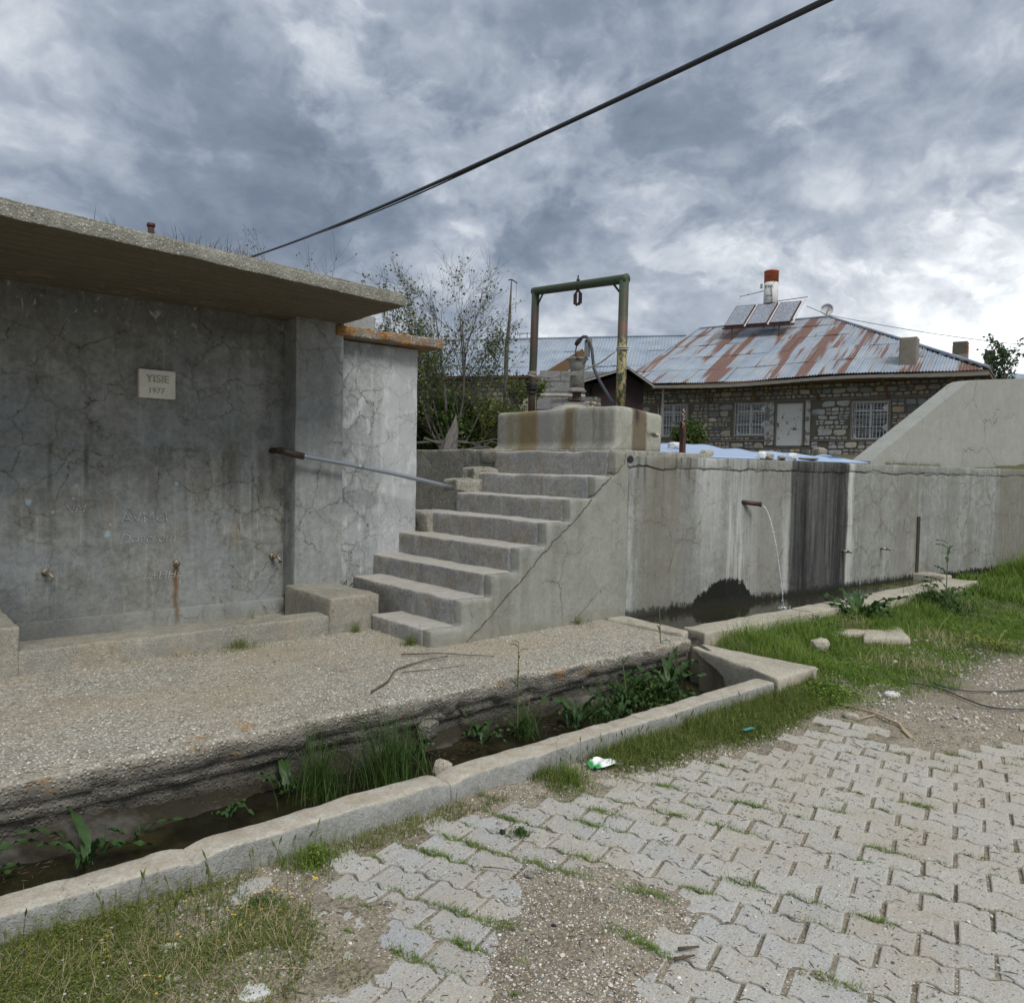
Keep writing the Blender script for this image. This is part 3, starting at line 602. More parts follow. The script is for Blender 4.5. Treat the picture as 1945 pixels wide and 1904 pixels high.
def f_stone(g):
    k = g.rand_obj(); k2 = g.rand_island(); kk = g.m('FRACT', g.add(g.m('MULTIPLY', k, 7.3), g.m('MULTIPLY', k2, 3.7))); p = g.pos(); x, y, z = g.sep(p)
    c = g.ramp(kk, [(0, (.14, .145, .16)), (.18, (.26, .27, .28)), (.4, (.38, .36, .31)), (.58, (.40, .34, .25)), (.72, (.20, .205, .225)), (.86, (.40, .29, .19)), (1, (.58, .52, .40))])
    s = g.m('SUBTRACT', g.m('MULTIPLY', g.m('SUBTRACT', y, 15.83), .9694), g.m('MULTIPLY', g.m('SUBTRACT', x, 27.69), .2453))   # metres along the facade
    wm = g.m('MULTIPLY', g.m('MULTIPLY', g.mr(s, -2.2, -1.9), g.mr(s, -.6, -.8)), g.mr(g.noise(p, 2.6, 5, .7), .36, .50))
    wm = g.m('MULTIPLY', wm, g.mr(z, 4.9, 4.6))
    c = g.mix(g.m('MULTIPLY', wm, .75), c, (.52, .52, .51)); n = g.noise(p, 9, 5, .7)
    c = g.mix(g.mr(n, .45, .72, 0, .4), c, (.11, .10, .085))
    return dict(c=c, r=.92, n=g.bump(n, .7, .03))
M['stone'] = material('rubble_stone', f_stone)
M['mortar'] = material('mud_mortar', lambda g: dict(c=g.mix(g.noise(g.pos(), 4, 5, .7), (.07, .062, .048), (.19, .17, .135)), r=.97))
M['lintel'] = material('timber_band', lambda g: dict(c=g.mix(g.noise(g.vm('MULTIPLY', g.pos(), (1., 1., 8.)), 3, 5, .7), (.10, .085, .065), (.25, .22, .18)), r=.9))
M['chimney'] = concrete('chimney_render', (.24, .215, .18), (.17, .15, .125), (.30, .275, .24), .2, .4, 0., grain=.2)
M['fascia'] = material('fascia', lambda g: dict(c=g.mix(g.noise(g.pos(), 2, 4), (.16, .15, .13), (.30, .29, .27)), r=.85))
def f_roof(rusty, T, P):
    def fn(g):
        p = g.pos(); x, y, z = g.sep(p)
        u = g.m('ADD', g.m('MULTIPLY', g.m('SUBTRACT', x, P[0]), T[0]), g.m('MULTIPLY', g.m('SUBTRACT', y, P[1]), T[1]))
        ro = g.rand_obj()
        sv = g.comb(g.m('MULTIPLY', u, 2.1), g.m('MULTIPLY', z, .42), g.m('MULTIPLY', ro, .55))
        a = g.noise(sv, 1.0, 3, .5); b = g.noise(g.vm('MULTIPLY', sv, (3.5, 1., 1.)), 1.4, 4, .65)
        zinc = g.mix(g.mr(g.noise(p, 1.2, 4), .35, .65), (.25, .31, .39), (.36, .41, .47))
        zinc = g.mix(g.mr(b, .5, .8, 0, .6), zinc, (.36, .34, .29))
        rk = g.mix(b, (.13, .058, .038), (.22, .115, .08))
        thr = .705-.20*rusty
        mk = g.mr(g.add(a, g.m('MULTIPLY', g.m('SUBTRACT', b, .5), .28)), thr, thr+.06); mk2 = g.mr(g.add(a, g.m('MULTIPLY', g.m('SUBTRACT', b, .5), .9)), thr-.10, thr+.16)
        c = g.mix(g.m('MULTIPLY', mk2, .7 if rusty > .5 else .25), zinc, (.33, .28, .21)); c = g.mix(g.m('MULTIPLY', mk, .95 if rusty > .5 else .2), c, rk)
        return dict(c=c, r=.5, metal=.25, n=g.bump(b, .15, .01))
    return fn
# ------------------------------------------------------------ ground
WAZ = R(-4.5)
def wy(x): return 4.86-(x-5.62)*math.tan(R(4.5))           # front face of the long wall
def inpoly(x, y, poly):
    x = np.asarray(x, float); y = np.asarray(y, float); r = np.zeros(x.shape, bool); n = len(poly)
    for i in range(n):
        x0, y0 = poly[i]; x1, y1 = poly[(i+1) % n]
        c = ((y0 > y) != (y1 > y)) & (x < (x1-x0)*(y-y0)/((y1-y0) or 1e-9)+x0); r ^= c
    return r
def sstep(v, a, b): t = np.clip((v-a)/(b-a), 0, 1); return t*t*(3-2*t)
MOUND = [(2.02, 2.30), (2.35, 2.20), (2.36, 1.95), (2.30, 1.72), (2.10, 1.50), (2.0, 1.42), (1.80, 1.30), (1.55, 1.15), (1.2, 1.45), (1.30, 1.72), (1.42, 1.85), (1.62, 1.98), (1.70, 2.12), (1.86, 2.12)]
PAVE = [(1.0, 2.10), (1.22, 2.40), (1.40, 2.74), (2.15, 2.80), (2.85, 2.66), (3.45, 2.52), (4.2, 2.42), (4.82, 2.50), (5.15, 2.22), (4.72, 2.02), (4.85, 1.74), (5.35, 1.62), (7.4, 1.45), (9.5, 1.2), (9.5, -3), (-1.5, -3), (-1.5, 1.2), (0.2, 1.75), (0.62, 1.98)]
def edge_d(x, y, poly):       # signed distance, positive inside
    x = np.asarray(x, float); y = np.asarray(y, float); d = np.full(x.shape, 1e9); n = len(poly)
    for i in range(n):
        ax, ay = poly[i]; bx, by = poly[(i+1) % n]; L2 = (bx-ax)**2+(by-ay)**2
        t = np.clip(((x-ax)*(bx-ax)+(y-ay)*(by-ay))/L2, 0, 1); d = np.minimum(d, np.hypot(x-ax-t*(bx-ax), y-ay-t*(by-ay)))
    return np.where(inpoly(x, y, poly), d, -d)
def ground_z(x, y):
    x = np.asarray(x, float); y = np.asarray(y, float); sh = x.shape; x = x.ravel(); y = y.ravel()
    z = np.full(x.shape, -.0105)
    big = n2(x, y, 1.2, 3, 3); sm = n2(x, y, 8, 3, 4)
    dm = edge_d(x, y, MOUND)+.10*n2(x, y, 3.5, 4, 5); z += .030*sstep(dm+.12*n2(x, y, 6, 3, 17), -.06, .30)
    pe = edge_d(x, y, PAVE)+.05*n2(x, y, 5, 3, 6); z += .017*sstep(-pe, -.02, .16)
    patch = n2(x, y, 1.7, 4, 8); z += .013*sstep(patch-.60*sstep(x, 2.3, 3.0)+.12*sstep(y, 2.0, 2.5), .16, .46)+.005*n2(x, y, 5, 3, 18)
    z += .004*sm+.003*n2(x, y, 30, 2, 9)*(x < 9)
    rg = sstep(x, 5.2, 7.5)*sstep(y, 1.8, 2.8); z += rg*(.03+.04*big)+.06*sstep(x, 11.2, 14)*sstep(y, 2.3, 3.6)
    z += .05*sstep(-n2(x, y, .9, 2, 15), .2, .6)*rg
    z += .085*np.exp(-((x-5.78)/.30)**2)*sstep(y, 2.45, 2.95)+.085*sstep(y+.05*big, 3.25, 3.75)*sstep(x, 5.55, 5.9)*(1-sstep(x, 11, 12))
    inside = (x < 5.46) & (y > 2.99); z = np.where(inside, -.26, z)
    tr = (x >= 5.46) & (x < 11.45) & (y > 3.97-(x-5.5)*.028) & (y < wy(x)+.12); z = np.where(tr, -.1, z)
    notch = (x > 5.0) & (x < 5.46) & (y > 2.99); z = np.where(notch, -.26, z)
    back = (x > 5.6) & (y > wy(x)+.14) | (x > 17.8) & (y > 3.9); d = np.hypot(x-6, y-5)
    z = np.where(back, 1.5+np.minimum(.036*d, 1.0)+.08*big, z)
    b2 = (x <= 5.46) & (y > 6.6) & (x > 4.4); z = np.where(b2, 1.02+.05*n2(x, y, 4, 3, 19), z)
    far = np.clip((np.hypot(x-10, y-5)-45)/60, 0, 1); z = np.where(back, z*(1-far)+1.5*far, z*(1-far)-.1*far)
    return z.reshape(sh)
def axis(segs):
    out = []
    for a, b, s in segs: out += list(np.arange(a, b-1e-6, s))
    return out
def grow(a, s, sign, lim):
    out = []; p = a
    while abs(p) < lim: s *= 1.35; p += sign*s; out.append(p)
    return out
gx = sorted(grow(-1., .1, -1, 600)+axis([(-1, .2, .05), (.2, 5.6, .02), (5.6, 12, .045), (12, 20, .09)])+[20.]+grow(20., .1, 1, 600))
gy = sorted(grow(-2.5, .1, -1, 600)+axis([(-2.5, .3, .06), (.3, 3.05, .02), (3.05, 6, .05)])+[6.]+grow(6., .06, 1, 600))
GX, GY = np.meshgrid(gx, gy, indexing='ij'); GZ = ground_z(GX, GY)
I = np.arange(GX.size).reshape(GX.shape); q = np.stack([I[:-1, :-1], I[1:, :-1], I[1:, 1:], I[:-1, 1:]], -1).reshape(-1, 4)
ground = newobj('ground', mesh('ground', np.stack([GX.ravel(), GY.ravel(), GZ.ravel()], -1), q, True), M['soil']); tag(ground, kind='structure')

# ------------------------------------------------------------ interlocking paving
pave_root = newobj('pavement', mesh('pavement_bed', [(-1.4, -2.9, -.05), (9.4, -2.9, -.05), (9.4, 1.2, -.05), (1.4, 2.3, -.05), (.3, 1.6, -.05), (-1.4, 1.1, -.05)], [(0, 1, 2, 3, 4, 5)]), M['soil']); tag(pave_root, kind='structure')
PL, PW = .233, .1495
def paver_mesh(k):
    r = np.random.default_rng(k); n = 13; gap = .0045; ex = PL/2-.0075
    xs = np.linspace(-ex, ex, n)
    def wave(x):     # period is half the length, so that half-shifted rows still interlock
        t = ((x/(PL/2)) % 1.0); return .0125*(np.interp(t, [0, .18, .36, .62, .82, 1.0], [.1, .9, 1.0, -.9, -1.0, .1]))
    up = [(x, PW/2-gap+wave(x)) for x in xs]; dn = [(x, -PW/2+gap+wave(x)) for x in xs[::-1]]
    P = np.array(dn+up)+r.normal(0, .0017, (2*n, 2)); m = len(P)
    def inset(d):
        C = P.mean(0); sx = (ex-d)/ex; Q = P.copy(); Q[:, 0] *= sx; Q[:, 1] -= np.sign(np.concatenate([-np.ones(n), np.ones(n)]))*d; return Q
    V = []; 
    for d, z in ((0, -.05), (0, -.0055), (.002, -.0015), (.0055, 0.0)):
        Q = inset(d)
        for a in Q: V.append((a[0], a[1], z+(r.normal(0, .0004) if z > -.04 else 0)))
    F = []
    for l in range(3):
        for i in range(m): j = (i+1) % m; F.append((l*m+i, l*m+j, (l+1)*m+j, (l+1)*m+i))
    for i in range(n-1):  # top strip quads
        a = 3*m+(n-1-i); b = 3*m+(n-2-i); c = 3*m+n+i+1; d = 3*m+n+i; F.append((a, b, c, d))
    me = mesh('paver', V, F); me.materials.append(M['paver']); return me
PM = [paver_mesh(100+i) for i in range(16)]
AZ = R(109.5); er = np.array([-math.cos(AZ), -math.sin(AZ)]); ec = np.array([math.sin(AZ), -math.cos(AZ)])
O = np.array([2.954, 1.243])+er*PL*.5*0+ec*0
cand = []
for j in range(-48, 60):
    for i in range(-60, 60):
        c = O+ec*(j*PW-PW/2)+er*((i+.5*(j % 2)+.5)*PL)
        cand.append((c[0], c[1]))
cand = np.array(cand); cand += np.stack([n2(cand[:, 0], cand[:, 1], .8, 2, 30), n2(cand[:, 0], cand[:, 1], .8, 2, 31)], -1)*.012
dj = edge_d(cand[:, 0], cand[:, 1], PAVE)+n2(cand[:, 0], cand[:, 1], 3, 2, 33)*.05
dmn = edge_d(cand[:, 0], cand[:, 1], MOUND)
cand = cand[(dj > .02) & (dmn+.06*n2(cand[:, 0], cand[:, 1], 4, 2, 35) < .26)]
dcam = np.hypot(cand[:, 0], cand[:, 1])
az = np.degrees(np.arctan2(cand[:, 1], cand[:, 0])); vis = (az > 10.5) & (az < 87) & (dcam > 1.75)
order = np.argsort(np.where(vis, dcam, dcam+100))
cand = cand[order]; far_V = []; far_F = []; nb = 0
for k, (x, y) in enumerate(cand):
    a = math.atan2(er[1], er[0])+random.gauss(0, .012); z = .002*random.gauss(0, 1)+.004*float(n2(x, y, 1.3, 2, 40)[0]); me = PM[random.randrange(16)]
    if k < 300:
        o = bpy.data.objects.new('paver', me); COL.objects.link(o); o.parent = pave_root; o.location = (x, y, z)
        o.rotation_euler = (random.gauss(0, .012), random.gauss(0, .012), a+(math.pi if random.random() < .0 else 0))
    elif k < 1500:
        Vv = np.empty(len(me.vertices)*3, np.float32); me.vertices.foreach_get('co', Vv); Vv = Vv.reshape(-1, 3); ca, sa = math.cos(a), math.sin(a)
        W = np.stack([Vv[:, 0]*ca-Vv[:, 1]*sa+x, Vv[:, 0]*sa+Vv[:, 1]*ca+y, Vv[:, 2]+z], -1); far_V.append(W); far_F += [tuple(np.array(p.vertices)+nb) for p in me.polygons]; nb += len(W)
if far_V:
    tag(newobj('far_pavers', mesh('far_pavers', np.concatenate(far_V), far_F), M['paver'], pave_root), kind='stuff')

# ------------------------------------------------------------ small stones
ICO = bmesh.new(); bmesh.ops.create_icosphere(ICO, subdivisions=1, radius=1)
ICV = np.array([v.co[:] for v in ICO.verts]); ICF = np.array([[v.index for v in f.verts] for f in ICO.faces]); ICO.free()
def pebbles(name, pts, sizes, mat, kind='stuff', parent=None, flat=.6):
    n = len(pts); pts = np.asarray(pts); sizes = np.asarray(sizes)
    S = RNG.uniform(.65, 1.25, (n, 1, 3))*np.array([1, 1, flat]); a = RNG.uniform(0, 6.28, n)
    V = ICV[None]*S*(1+RNG.normal(0, .12, (n, len(ICV), 1)))*sizes[:, None, None]
    ca, sa = np.cos(a)[:, None], np.sin(a)[:, None]; X = V[:, :, 0]*ca-V[:, :, 1]*sa; Y = V[:, :, 0]*sa+V[:, :, 1]*ca
    W = np.stack([X, Y, V[:, :, 2]], -1)+pts[:, None, :]
    F = (ICF[None]+np.arange(n)[:, None, None]*len(ICV)).reshape(-1, 3)
    return tag(newobj(name, mesh(name, W.reshape(-1, 3), F, False), mat, parent), kind=kind)
def scatter(n, x0, x1, y0, y1, keep):
    x = RNG.uniform(x0, x1, n); y = RNG.uniform(y0, y1, n); k = keep(x, y); return x[k], y[k]
x, y = scatter(130000, .3, 3.6, .8, 2.9, lambda x, y: (RNG.uniform(0, 1, len(x)) < np.clip(.05+.95*sstep(edge_d(x, y, MOUND)+.1*n2(x, y, 3.5, 4, 5), -.10, .12)*(.55+.6*n2(x, y, 2.2, 3, 12)+.2)+.45*sstep(-edge_d(x, y, PAVE), -.05, .12)*(n2(x, y, 2.5, 3, 13) > -.1), .02, 1)*.55))
z = ground_z(x, y); z = np.maximum(z, np.where(inpoly(x, y, PAVE), 0.0, -1)); sz = np.abs(RNG.gamma(2.0, .00095, len(x)))+.0009
pebbles('gravel', np.stack([x, y, z+sz*.3], -1), sz, M['gravel'])
x, y = scatter(9000, 3.0, 8.5, 1.2, 3.0, lambda x, y: (~inpoly(x, y, PAVE)) & (n2(x, y, 1.6, 3, 14) > -.15))
sz = np.abs(RNG.gamma(2.0, .0022, len(x)))+.002
pebbles('roadside_gravel', np.stack([x, y, ground_z(x, y)+sz*.3], -1), sz, M['gravel'])
x, y = scatter(14000, .2, 5.2, 3.95, 5.7, lambda x, y: RNG.uniform(0, 1, len(x)) < np.where(y < 4.25, .9, .35)+.3*n2(x, y, 2, 3, 16))
sz = np.abs(RNG.gamma(2.0, .0011, len(x)))+.0012
pebbles('platform_grit', np.stack([x, y, .221+sz*.25], -1), sz, M['gravel'])
# chaff and bits of twig on the paving
nb_ = 2600; x = RNG.uniform(.8, 5.5, nb_); y = RNG.uniform(.5, 2.8, nb_); a = RNG.uniform(0, 3.14, nb_); l = RNG.gamma(2, .0035, nb_)+.002; w = .0012
z = np.maximum(ground_z(x, y), 0)+.003
dx, dy = np.cos(a)*l, np.sin(a)*l; ex_, ey_ = -np.sin(a)*w, np.cos(a)*w
V = np.stack([np.stack([x-dx-ex_, y-dy-ey_, z], -1), np.stack([x+dx-ex_, y+dy-ey_, z], -1), np.stack([x, y, z+.003], -1), np.stack([x-dx+ex_, y-dy+ey_, z], -1), np.stack([x+dx+ex_, y+dy+ey_, z], -1)], 1).reshape(-1, 3)
F = np.concatenate([np.arange(nb_)[:, None]*5+np.array(f)[None] for f in ((0, 1, 2), (3, 2, 4), (0, 2, 3), (1, 4, 2))])
tag(newobj('chaff', mesh('chaff', V, F), M['twig']), kind='stuff')

# ------------------------------------------------------------ kerb, ditch, platform
kerb = thing('kerb', 'long low concrete kerb with worn pale top between paving and ditch', 'kerb', (2.4, 2.99, 0))
ks = [-1.6, .985, 2.17, 3.62, 5.02]
for i in range(4):
    rbox('kerb_segment', (ks[i], 2.92, -.25), (ks[i+1]+.003, 3.07, .122), M['kerb'], kerb, res=.035, r=.014, amp=.006, freq=9, chip=1.0, seed=20+i,
         post=lambda P: np.stack([P[:, 0], P[:, 1]+.006*fbm(P, 3, 3, 4), P[:, 2]+np.where(P[:, 2] > .05, .006*fbm(P, 7, 4, 8)-.010*np.clip(fbm(P+3, 13, 4, 9)*1.6-.3, 0, 1)-.022*np.exp(-((P[:, 0]-.99)/.05)**2)-.02*np.exp(-((P[:, 0]-2.18)/.04)**2), 0)], -1))
def warp_quad(c):     # unit box in xy mapped to the quad c, z kept
    c = np.array(c, float)
    def f(P):
        u, v = P[:, :1], P[:, 1:2]; Q = c[0]*(1-u)*(1-v)+c[1]*u*(1-v)+c[2]*u*v+c[3]*(1-u)*v; return np.concatenate([Q, P[:, 2:3]], 1)
    return f
def qbox(name, quad, z0, z1, mat, parent=None, res=.06, r=.015, amp=.005, freq=7, seed=0, post=None, chip=.5):
    q = np.array(quad, float); Lx = np.linalg.norm(q[1]-q[0]); Ly = np.linalg.norm(q[3]-q[0]); w = warp_quad(quad)
    def wp(P): P = P.copy(); P[:, 0] /= Lx; P[:, 1] /= Ly; return w(P)
    return rbox(name, (0, 0, z0), (Lx, Ly, z1), mat, parent, res, r, amp, freq, wp, chip, seed, post=post)
qbox('kerb_end', [(5.03, 2.90), (5.58, 2.90), (5.52, 3.88), (5.36, 3.90)], -.25, .150, M['rim'], kerb, .035, .018, .007, 6, 31, chip=1.0)

plat = thing('platform', 'gravelly concrete platform with crumbling undercut edge above the ditch', 'platform', (2.4, 5, 0))
def pl_post(P):
    P = P.copy(); z = P[:, 2]; front = sstep(-P[:, 1], -4.02, -3.93); X0 = np.stack([P[:, 0], P[:, 1]*0, P[:, 2]*0], -1)
    wob = .055*fbm(X0, .9, 3, 2)+.035*fbm(X0, 3.5, 3, 3)
    e1 = .10+.035*fbm(X0, 2.2, 3, 5); e2 = .015+.03*fbm(X0, 1.7, 3, 6)
    ov = np.where(z > e1, -.055+.02*fbm(P, 7, 3, 7), np.where(z > e2, -.012+.02*fbm(P, 9, 3, 8), .035+.03*fbm(P, 8, 3, 9)))
    big = .03*np.clip(fbm(P*np.array([1, 1, 3]), 3.2, 3, 10), -1, 1)
    P[:, 1] += front*(ov+wob+big+.012*fbm(P, 26, 2, 11))
    top = sstep(z, .19, .215); P[:, 2] += top*(.006*fbm(P, 1.2, 2, 12)+.0035*fbm(P, 40, 2, 13)-.03*sstep(-P[:, 1], -4.06, -3.95)*np.clip(fbm(P, 4, 3, 14)+.2, 0, 1))
    return P
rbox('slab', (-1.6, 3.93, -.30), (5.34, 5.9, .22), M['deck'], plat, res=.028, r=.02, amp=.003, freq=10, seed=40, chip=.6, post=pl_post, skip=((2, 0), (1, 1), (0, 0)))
qbox('slab', [(5.345, 3.97), (5.50, 4.02), (5.60, 4.85), (5.345, 4.85)], -.3, .245, M['rim'], plat, .04, .025, .007, 6, 42)
# water in the ditch with a muddy shelf along the foot of the platform
ww = newobj('ditch_water', mesh('ditch_water', [(-1.6, 3.05, -.125), (5.2, 3.05, -.125), (5.34, 4.1, -.125), (-1.6, 4.1, -.125)], [(0, 1, 2, 3)]), M['water']); tag(ww, kind='structure')
sx = np.linspace(-1.5, 5.2, 190); sy = np.linspace(3.5, 4.05, 22); SX, SY = np.meshgrid(sx, sy, indexing='ij')
sp = np.stack([SX.ravel(), SY.ravel(), 0*SX.ravel()], -1); SZ = -.20+.15*sstep(SY.ravel()+.16*fbm(sp, 1.3, 3, 50), 3.66, 4.0)+.035*fbm(sp, 7, 4, 51)+.012*fbm(sp, 24, 3, 52)
sp[:, 2] = SZ; I = np.arange(SX.size).reshape(SX.shape); q = np.stack([I[:-1, :-1], I[1:, :-1], I[1:, 1:], I[:-1, 1:]], -1).reshape(-1, 4)
tag(newobj('ditch_mud', mesh('ditch_mud', sp, q, True), M['moss']), kind='structure')
# spill channel: mossy chute from the trough corner into the ditch
ch = MB()
N = 10
path = [((5.62, 4.18), (5.50, 3.94), .19), ((5.45, 4.03), (5.42, 3.86), .175), ((5.36, 3.88), (5.36, 3.70), .15), ((5.26, 3.75), (5.26, 3.52), .06), ((5.15, 3.66), (5.14, 3.40), -.14)]
V = []; 
for (a, b, z) in path:
    for t in np.linspace(0, 1, 6): V.append((a[0]*(1-t)+b[0]*t+random.gauss(0, .006), a[1]*(1-t)+b[1]*t, z+random.gauss(0, .006)-.02*math.sin(t*3.14)))
F = [(i*6+j, (i+1)*6+j, (i+1)*6+j+1, i*6+j+1) for i in range(len(path)-1) for j in range(5)]
ch.addm(V, F); tag(ch.build('spill_channel', M['moss'], smooth=True, at=(5.4, 3.8, 0)), 'mossy wet spill channel at the near corner of the long trough', 'channel')

# ------------------------------------------------------------ fountain house on the left
fh = thing('fountain_house', 'grey concrete fountain house with cracked plaster and an overhanging canopy slab', 'building', (1.6, 6.6, .2))
rbox('wall', (-2.2, 6.78, .1), (3.10, 8.6, 2.95), M['main'], fh, res=.09, r=.01, amp=.006, freq=2.2, seed=50, skip=((1, 1), (2, 0)))
rbox('plinth', (-2.2, 6.745, .1), (3.07, 6.80, .375), M['main'], fh, res=.06, r=.008, amp=.003, freq=5, seed=51)
rbox('pilaster', (3.075, 6.545, .4), (3.545, 7.2, 2.93), M['pilaster'], fh, res=.07, r=.014, amp=.005, freq=3, seed=52, chip=.6)
rbox('wing_wall', (3.50, 6.70, .1), (4.475, 7.0, 2.795), M['wing'], fh, res=.05, r=.016, amp=.007, freq=3, seed=53, chip=.5)
rbox('wing_cap', (3.46, 6.52, 2.80), (4.66, 7.15, 2.895), M['cap'], fh, res=.03, r=.018, amp=.007, freq=12, seed=54, chip=.9)
rbox('upper_wall', (3.0, 7.0, 2.7), (4.15, 8.6, 3.12), M['pilaster'], fh, res=.15, r=.015, amp=.005, seed=55)
def slab_post(P):
    P = P.copy(); P[:, 2] += .006*fbm(P, 14, 3, 3)*(P[:, 2] > 2.95)+.008*fbm(P, 1.5, 2, 4); return P
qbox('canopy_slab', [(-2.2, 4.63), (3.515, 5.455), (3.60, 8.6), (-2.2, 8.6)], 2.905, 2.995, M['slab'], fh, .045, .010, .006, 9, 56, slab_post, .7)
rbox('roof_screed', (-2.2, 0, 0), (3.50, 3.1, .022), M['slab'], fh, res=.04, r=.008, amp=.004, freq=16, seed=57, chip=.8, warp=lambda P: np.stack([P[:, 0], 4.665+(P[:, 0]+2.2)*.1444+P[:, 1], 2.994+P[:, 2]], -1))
# trough in front of the wall
rbox('trough_wall', (.83, 5.75, .1), (3.02, 5.97, .375), M['trim'], fh, res=.045, r=.018, amp=.007, freq=6, seed=60, chip=.7)
rbox('trough_floor', (.5, 5.9, .1), (3.2, 6.8, .24), M['trim'], fh, res=.12, r=.01, amp=.004, seed=61)
rbox('pier', (3.005, 5.735, .1), (3.475, 6.60, .515), M['trim'], fh, res=.045, r=.022, amp=.009, freq=5, seed=62, chip=.8)
rbox('pier', (-1.2, 5.735, .1), (.845, 6.80, .54), M['trim'], fh, res=.05, r=.022, amp=.008, freq=5, seed=63, chip=.8)
# name plaque
pq = rbox('name_plaque', (1.822, 6.735, 2.115), (2.105, 6.79, 2.345), M['plaque'], fh, res=.03, r=.006, amp=.002, freq=20, seed=64)
def text_mesh(s, size, depth, mat, name='lettering', parent=None, fn=None, loc=None, bold=0.0, spacing=1.0, shear=0.):
    cu = bpy.data.curves.new(name, 'FONT'); cu.body = s; cu.size = size; cu.extrude = depth; cu.align_x = 'CENTER'; cu.align_y = 'CENTER'; cu.offset = bold; cu.resolution_u = 3; cu.space_character = spacing; cu.shear = shear
    to = bpy.data.objects.new(name, cu); COL.objects.link(to); dg = bpy.context.evaluated_depsgraph_get(); me = bpy.data.meshes.new_from_object(to.evaluated_get(dg))
    bpy.data.objects.remove(to); me.name = name
    if fn:
        for v in me.vertices: v.co = fn(v.co)
    L = base_of(parent)
    for v in me.vertices: v.co = v.co-L
    me.materials.clear(); return newobj(name, me, mat, parent)
wallf = lambda cx, cz, y: (lambda c: Vector((cx+c.x, y-c.z, cz+c.y)))
text_mesh('YISIE', .088, .004, M['letter'], 'lettering', pq, wallf(1.965, 2.27, 6.733), spacing=1.0)
text_mesh('1977', .062, .003, M['letter'], 'lettering', pq, wallf(1.955, 2.175, 6.733), spacing=1.05)
MB().lathe([(.001, 0), (.014, .0), (.012, .004), (.001, .006)], n=10).build('stud', M['ink'], pq)
st_ = [o for o in COL.objects if o.name.startswith('stud')][0]; st_.scale = (.9, 1.2, 1); st_.rotation_euler = (R(90), 0, R(0)); st_.location = Vector((2.062, 6.732, 2.158))-base_of(pq)
scr = text_mesh('Dogcrem', .115, .0006, M['chalk'], 'chalk_writing', fh, wallf(1.90, .97, 6.7735), shear=.25, bold=-.0022)
text_mesh('AVMol', .13, .0006, M['chalk'], 'chalk_writing', fh, wallf(1.88, 1.14, 6.7735), shear=-.1, bold=-.0028)
text_mesh('NM', .10, .0006, M['chalk'], 'chalk_writing', fh, wallf(1.36, 1.22, 6.7735), shear=.3, bold=-.0022)
text_mesh('#+HH#', .10, .0006, M['chalk'], 'chalk_writing', fh, wallf(2.02, .66, 6.7735), shear=.2, bold=-.002)

def tap(name, x, z, kind, lab):
    t = thing(name, lab, 'tap', (x, 6.775, z))
    MB().lathe([(.001, 0), (.026, 0), (.026, .010), (.020, .016), (.014, .018)], n=18, M=Matrix.Translation((x, 6.775, z)) @ Matrix.Rotation(R(90), 4, 'X')).build('flange', M['brass'], t, True)
    m = MB().lathe([(.012, 0), (.014, .03), (.017, .034), (.017, .05), (.012, .053), (.010, .06)], n=14, M=Matrix.Translation((x, 6.765, z)) @ Matrix.Rotation(R(90), 4, 'X'))
    m.build('body', M['brass'], t, True)
    if kind:
        MB().tube([(x, 6.72, z), (x+.02, 6.69, z-.005), (x+.035, 6.68, z-.03), (x+.038, 6.68, z-.055)], [.013, .013, .012, .014], 12).build('spout', M['brass'], t, True)
        MB().tube([(x+.004, 6.70, z+.01), (x+.004, 6.70, z+.032)], .006, 8).box((x-.022, 6.694, z+.030), (x+.030, 6.706, z+.038)).build('handle', M['brass'], t)
    return t
tap('tap', 1.165, .742, 1, 'corroded tap with a bent spout over the left end of the trough')
tap('tap', 2.125, .752, 0, 'small grey tap stub above the rust streak in the middle of the wall')
tap('tap', 2.965, .765, 1, 'small tap near the inner corner beside the pilaster')
MB().tube([(2.20, 6.775, .752), (2.21, 6.76, .752)], .001, 4)
pipe = thing('water_pipe', 'blue grey steel pipe running from the fountain wall to the stairs', 'pipe', (2.95, 6.7, 1.7))
MB().tube([(2.955, 6.79, 1.722), (2.955, 6.62, 1.72), (2.955, 6.50, 1.716)], [.026, .026, .026], 14).lathe([(.03, 0), (.034, .006), (.034, .03), (.03, .036)], n=14, M=Matrix.Translation((2.955, 6.62, 1.72)) @ Matrix.Rotation(R(90), 4, 'X')).tube([(2.90, 6.45, 1.712), (2.93, 6.43, 1.708), (3.0, 6.42, 1.69), (3.09, 6.42, 1.672)], [.018, .031, .031, .030], 14).build('elbow', M['iron'], pipe, True)
pp = [(3.0+t*1.72, 6.42+.02*t, 1.688-.288*t+.030*math.sin(math.pi*t)*.5) for t in np.linspace(0, 1, 14)]
MB().tube(pp, .0205, 14).build('tube', M['galv'], pipe, True)
mm = pp[5]; MB().tube([(mm[0]-.03, mm[1], mm[2]+.005), (mm[0]+.03, mm[1], mm[2]-.005)], .0235, 14).build('coupling', M['galv'], pipe, True)
rp = thing('vent_pipe', 'short rusty capped pipe stub on the canopy roof', 'pipe', (1.76, 6.2, 3.0))
MB().lathe([(.023, 0), (.023, .34)], (1.76, 6.2, 3.0), 16).build('tube', M['rustred'], rp, True); MB().lathe([(.029, .0), (.031, .008), (.028, .024), (.01, .026)], (1.76, 6.2, 3.335), 16).build('collar', M['iron'], rp, True)

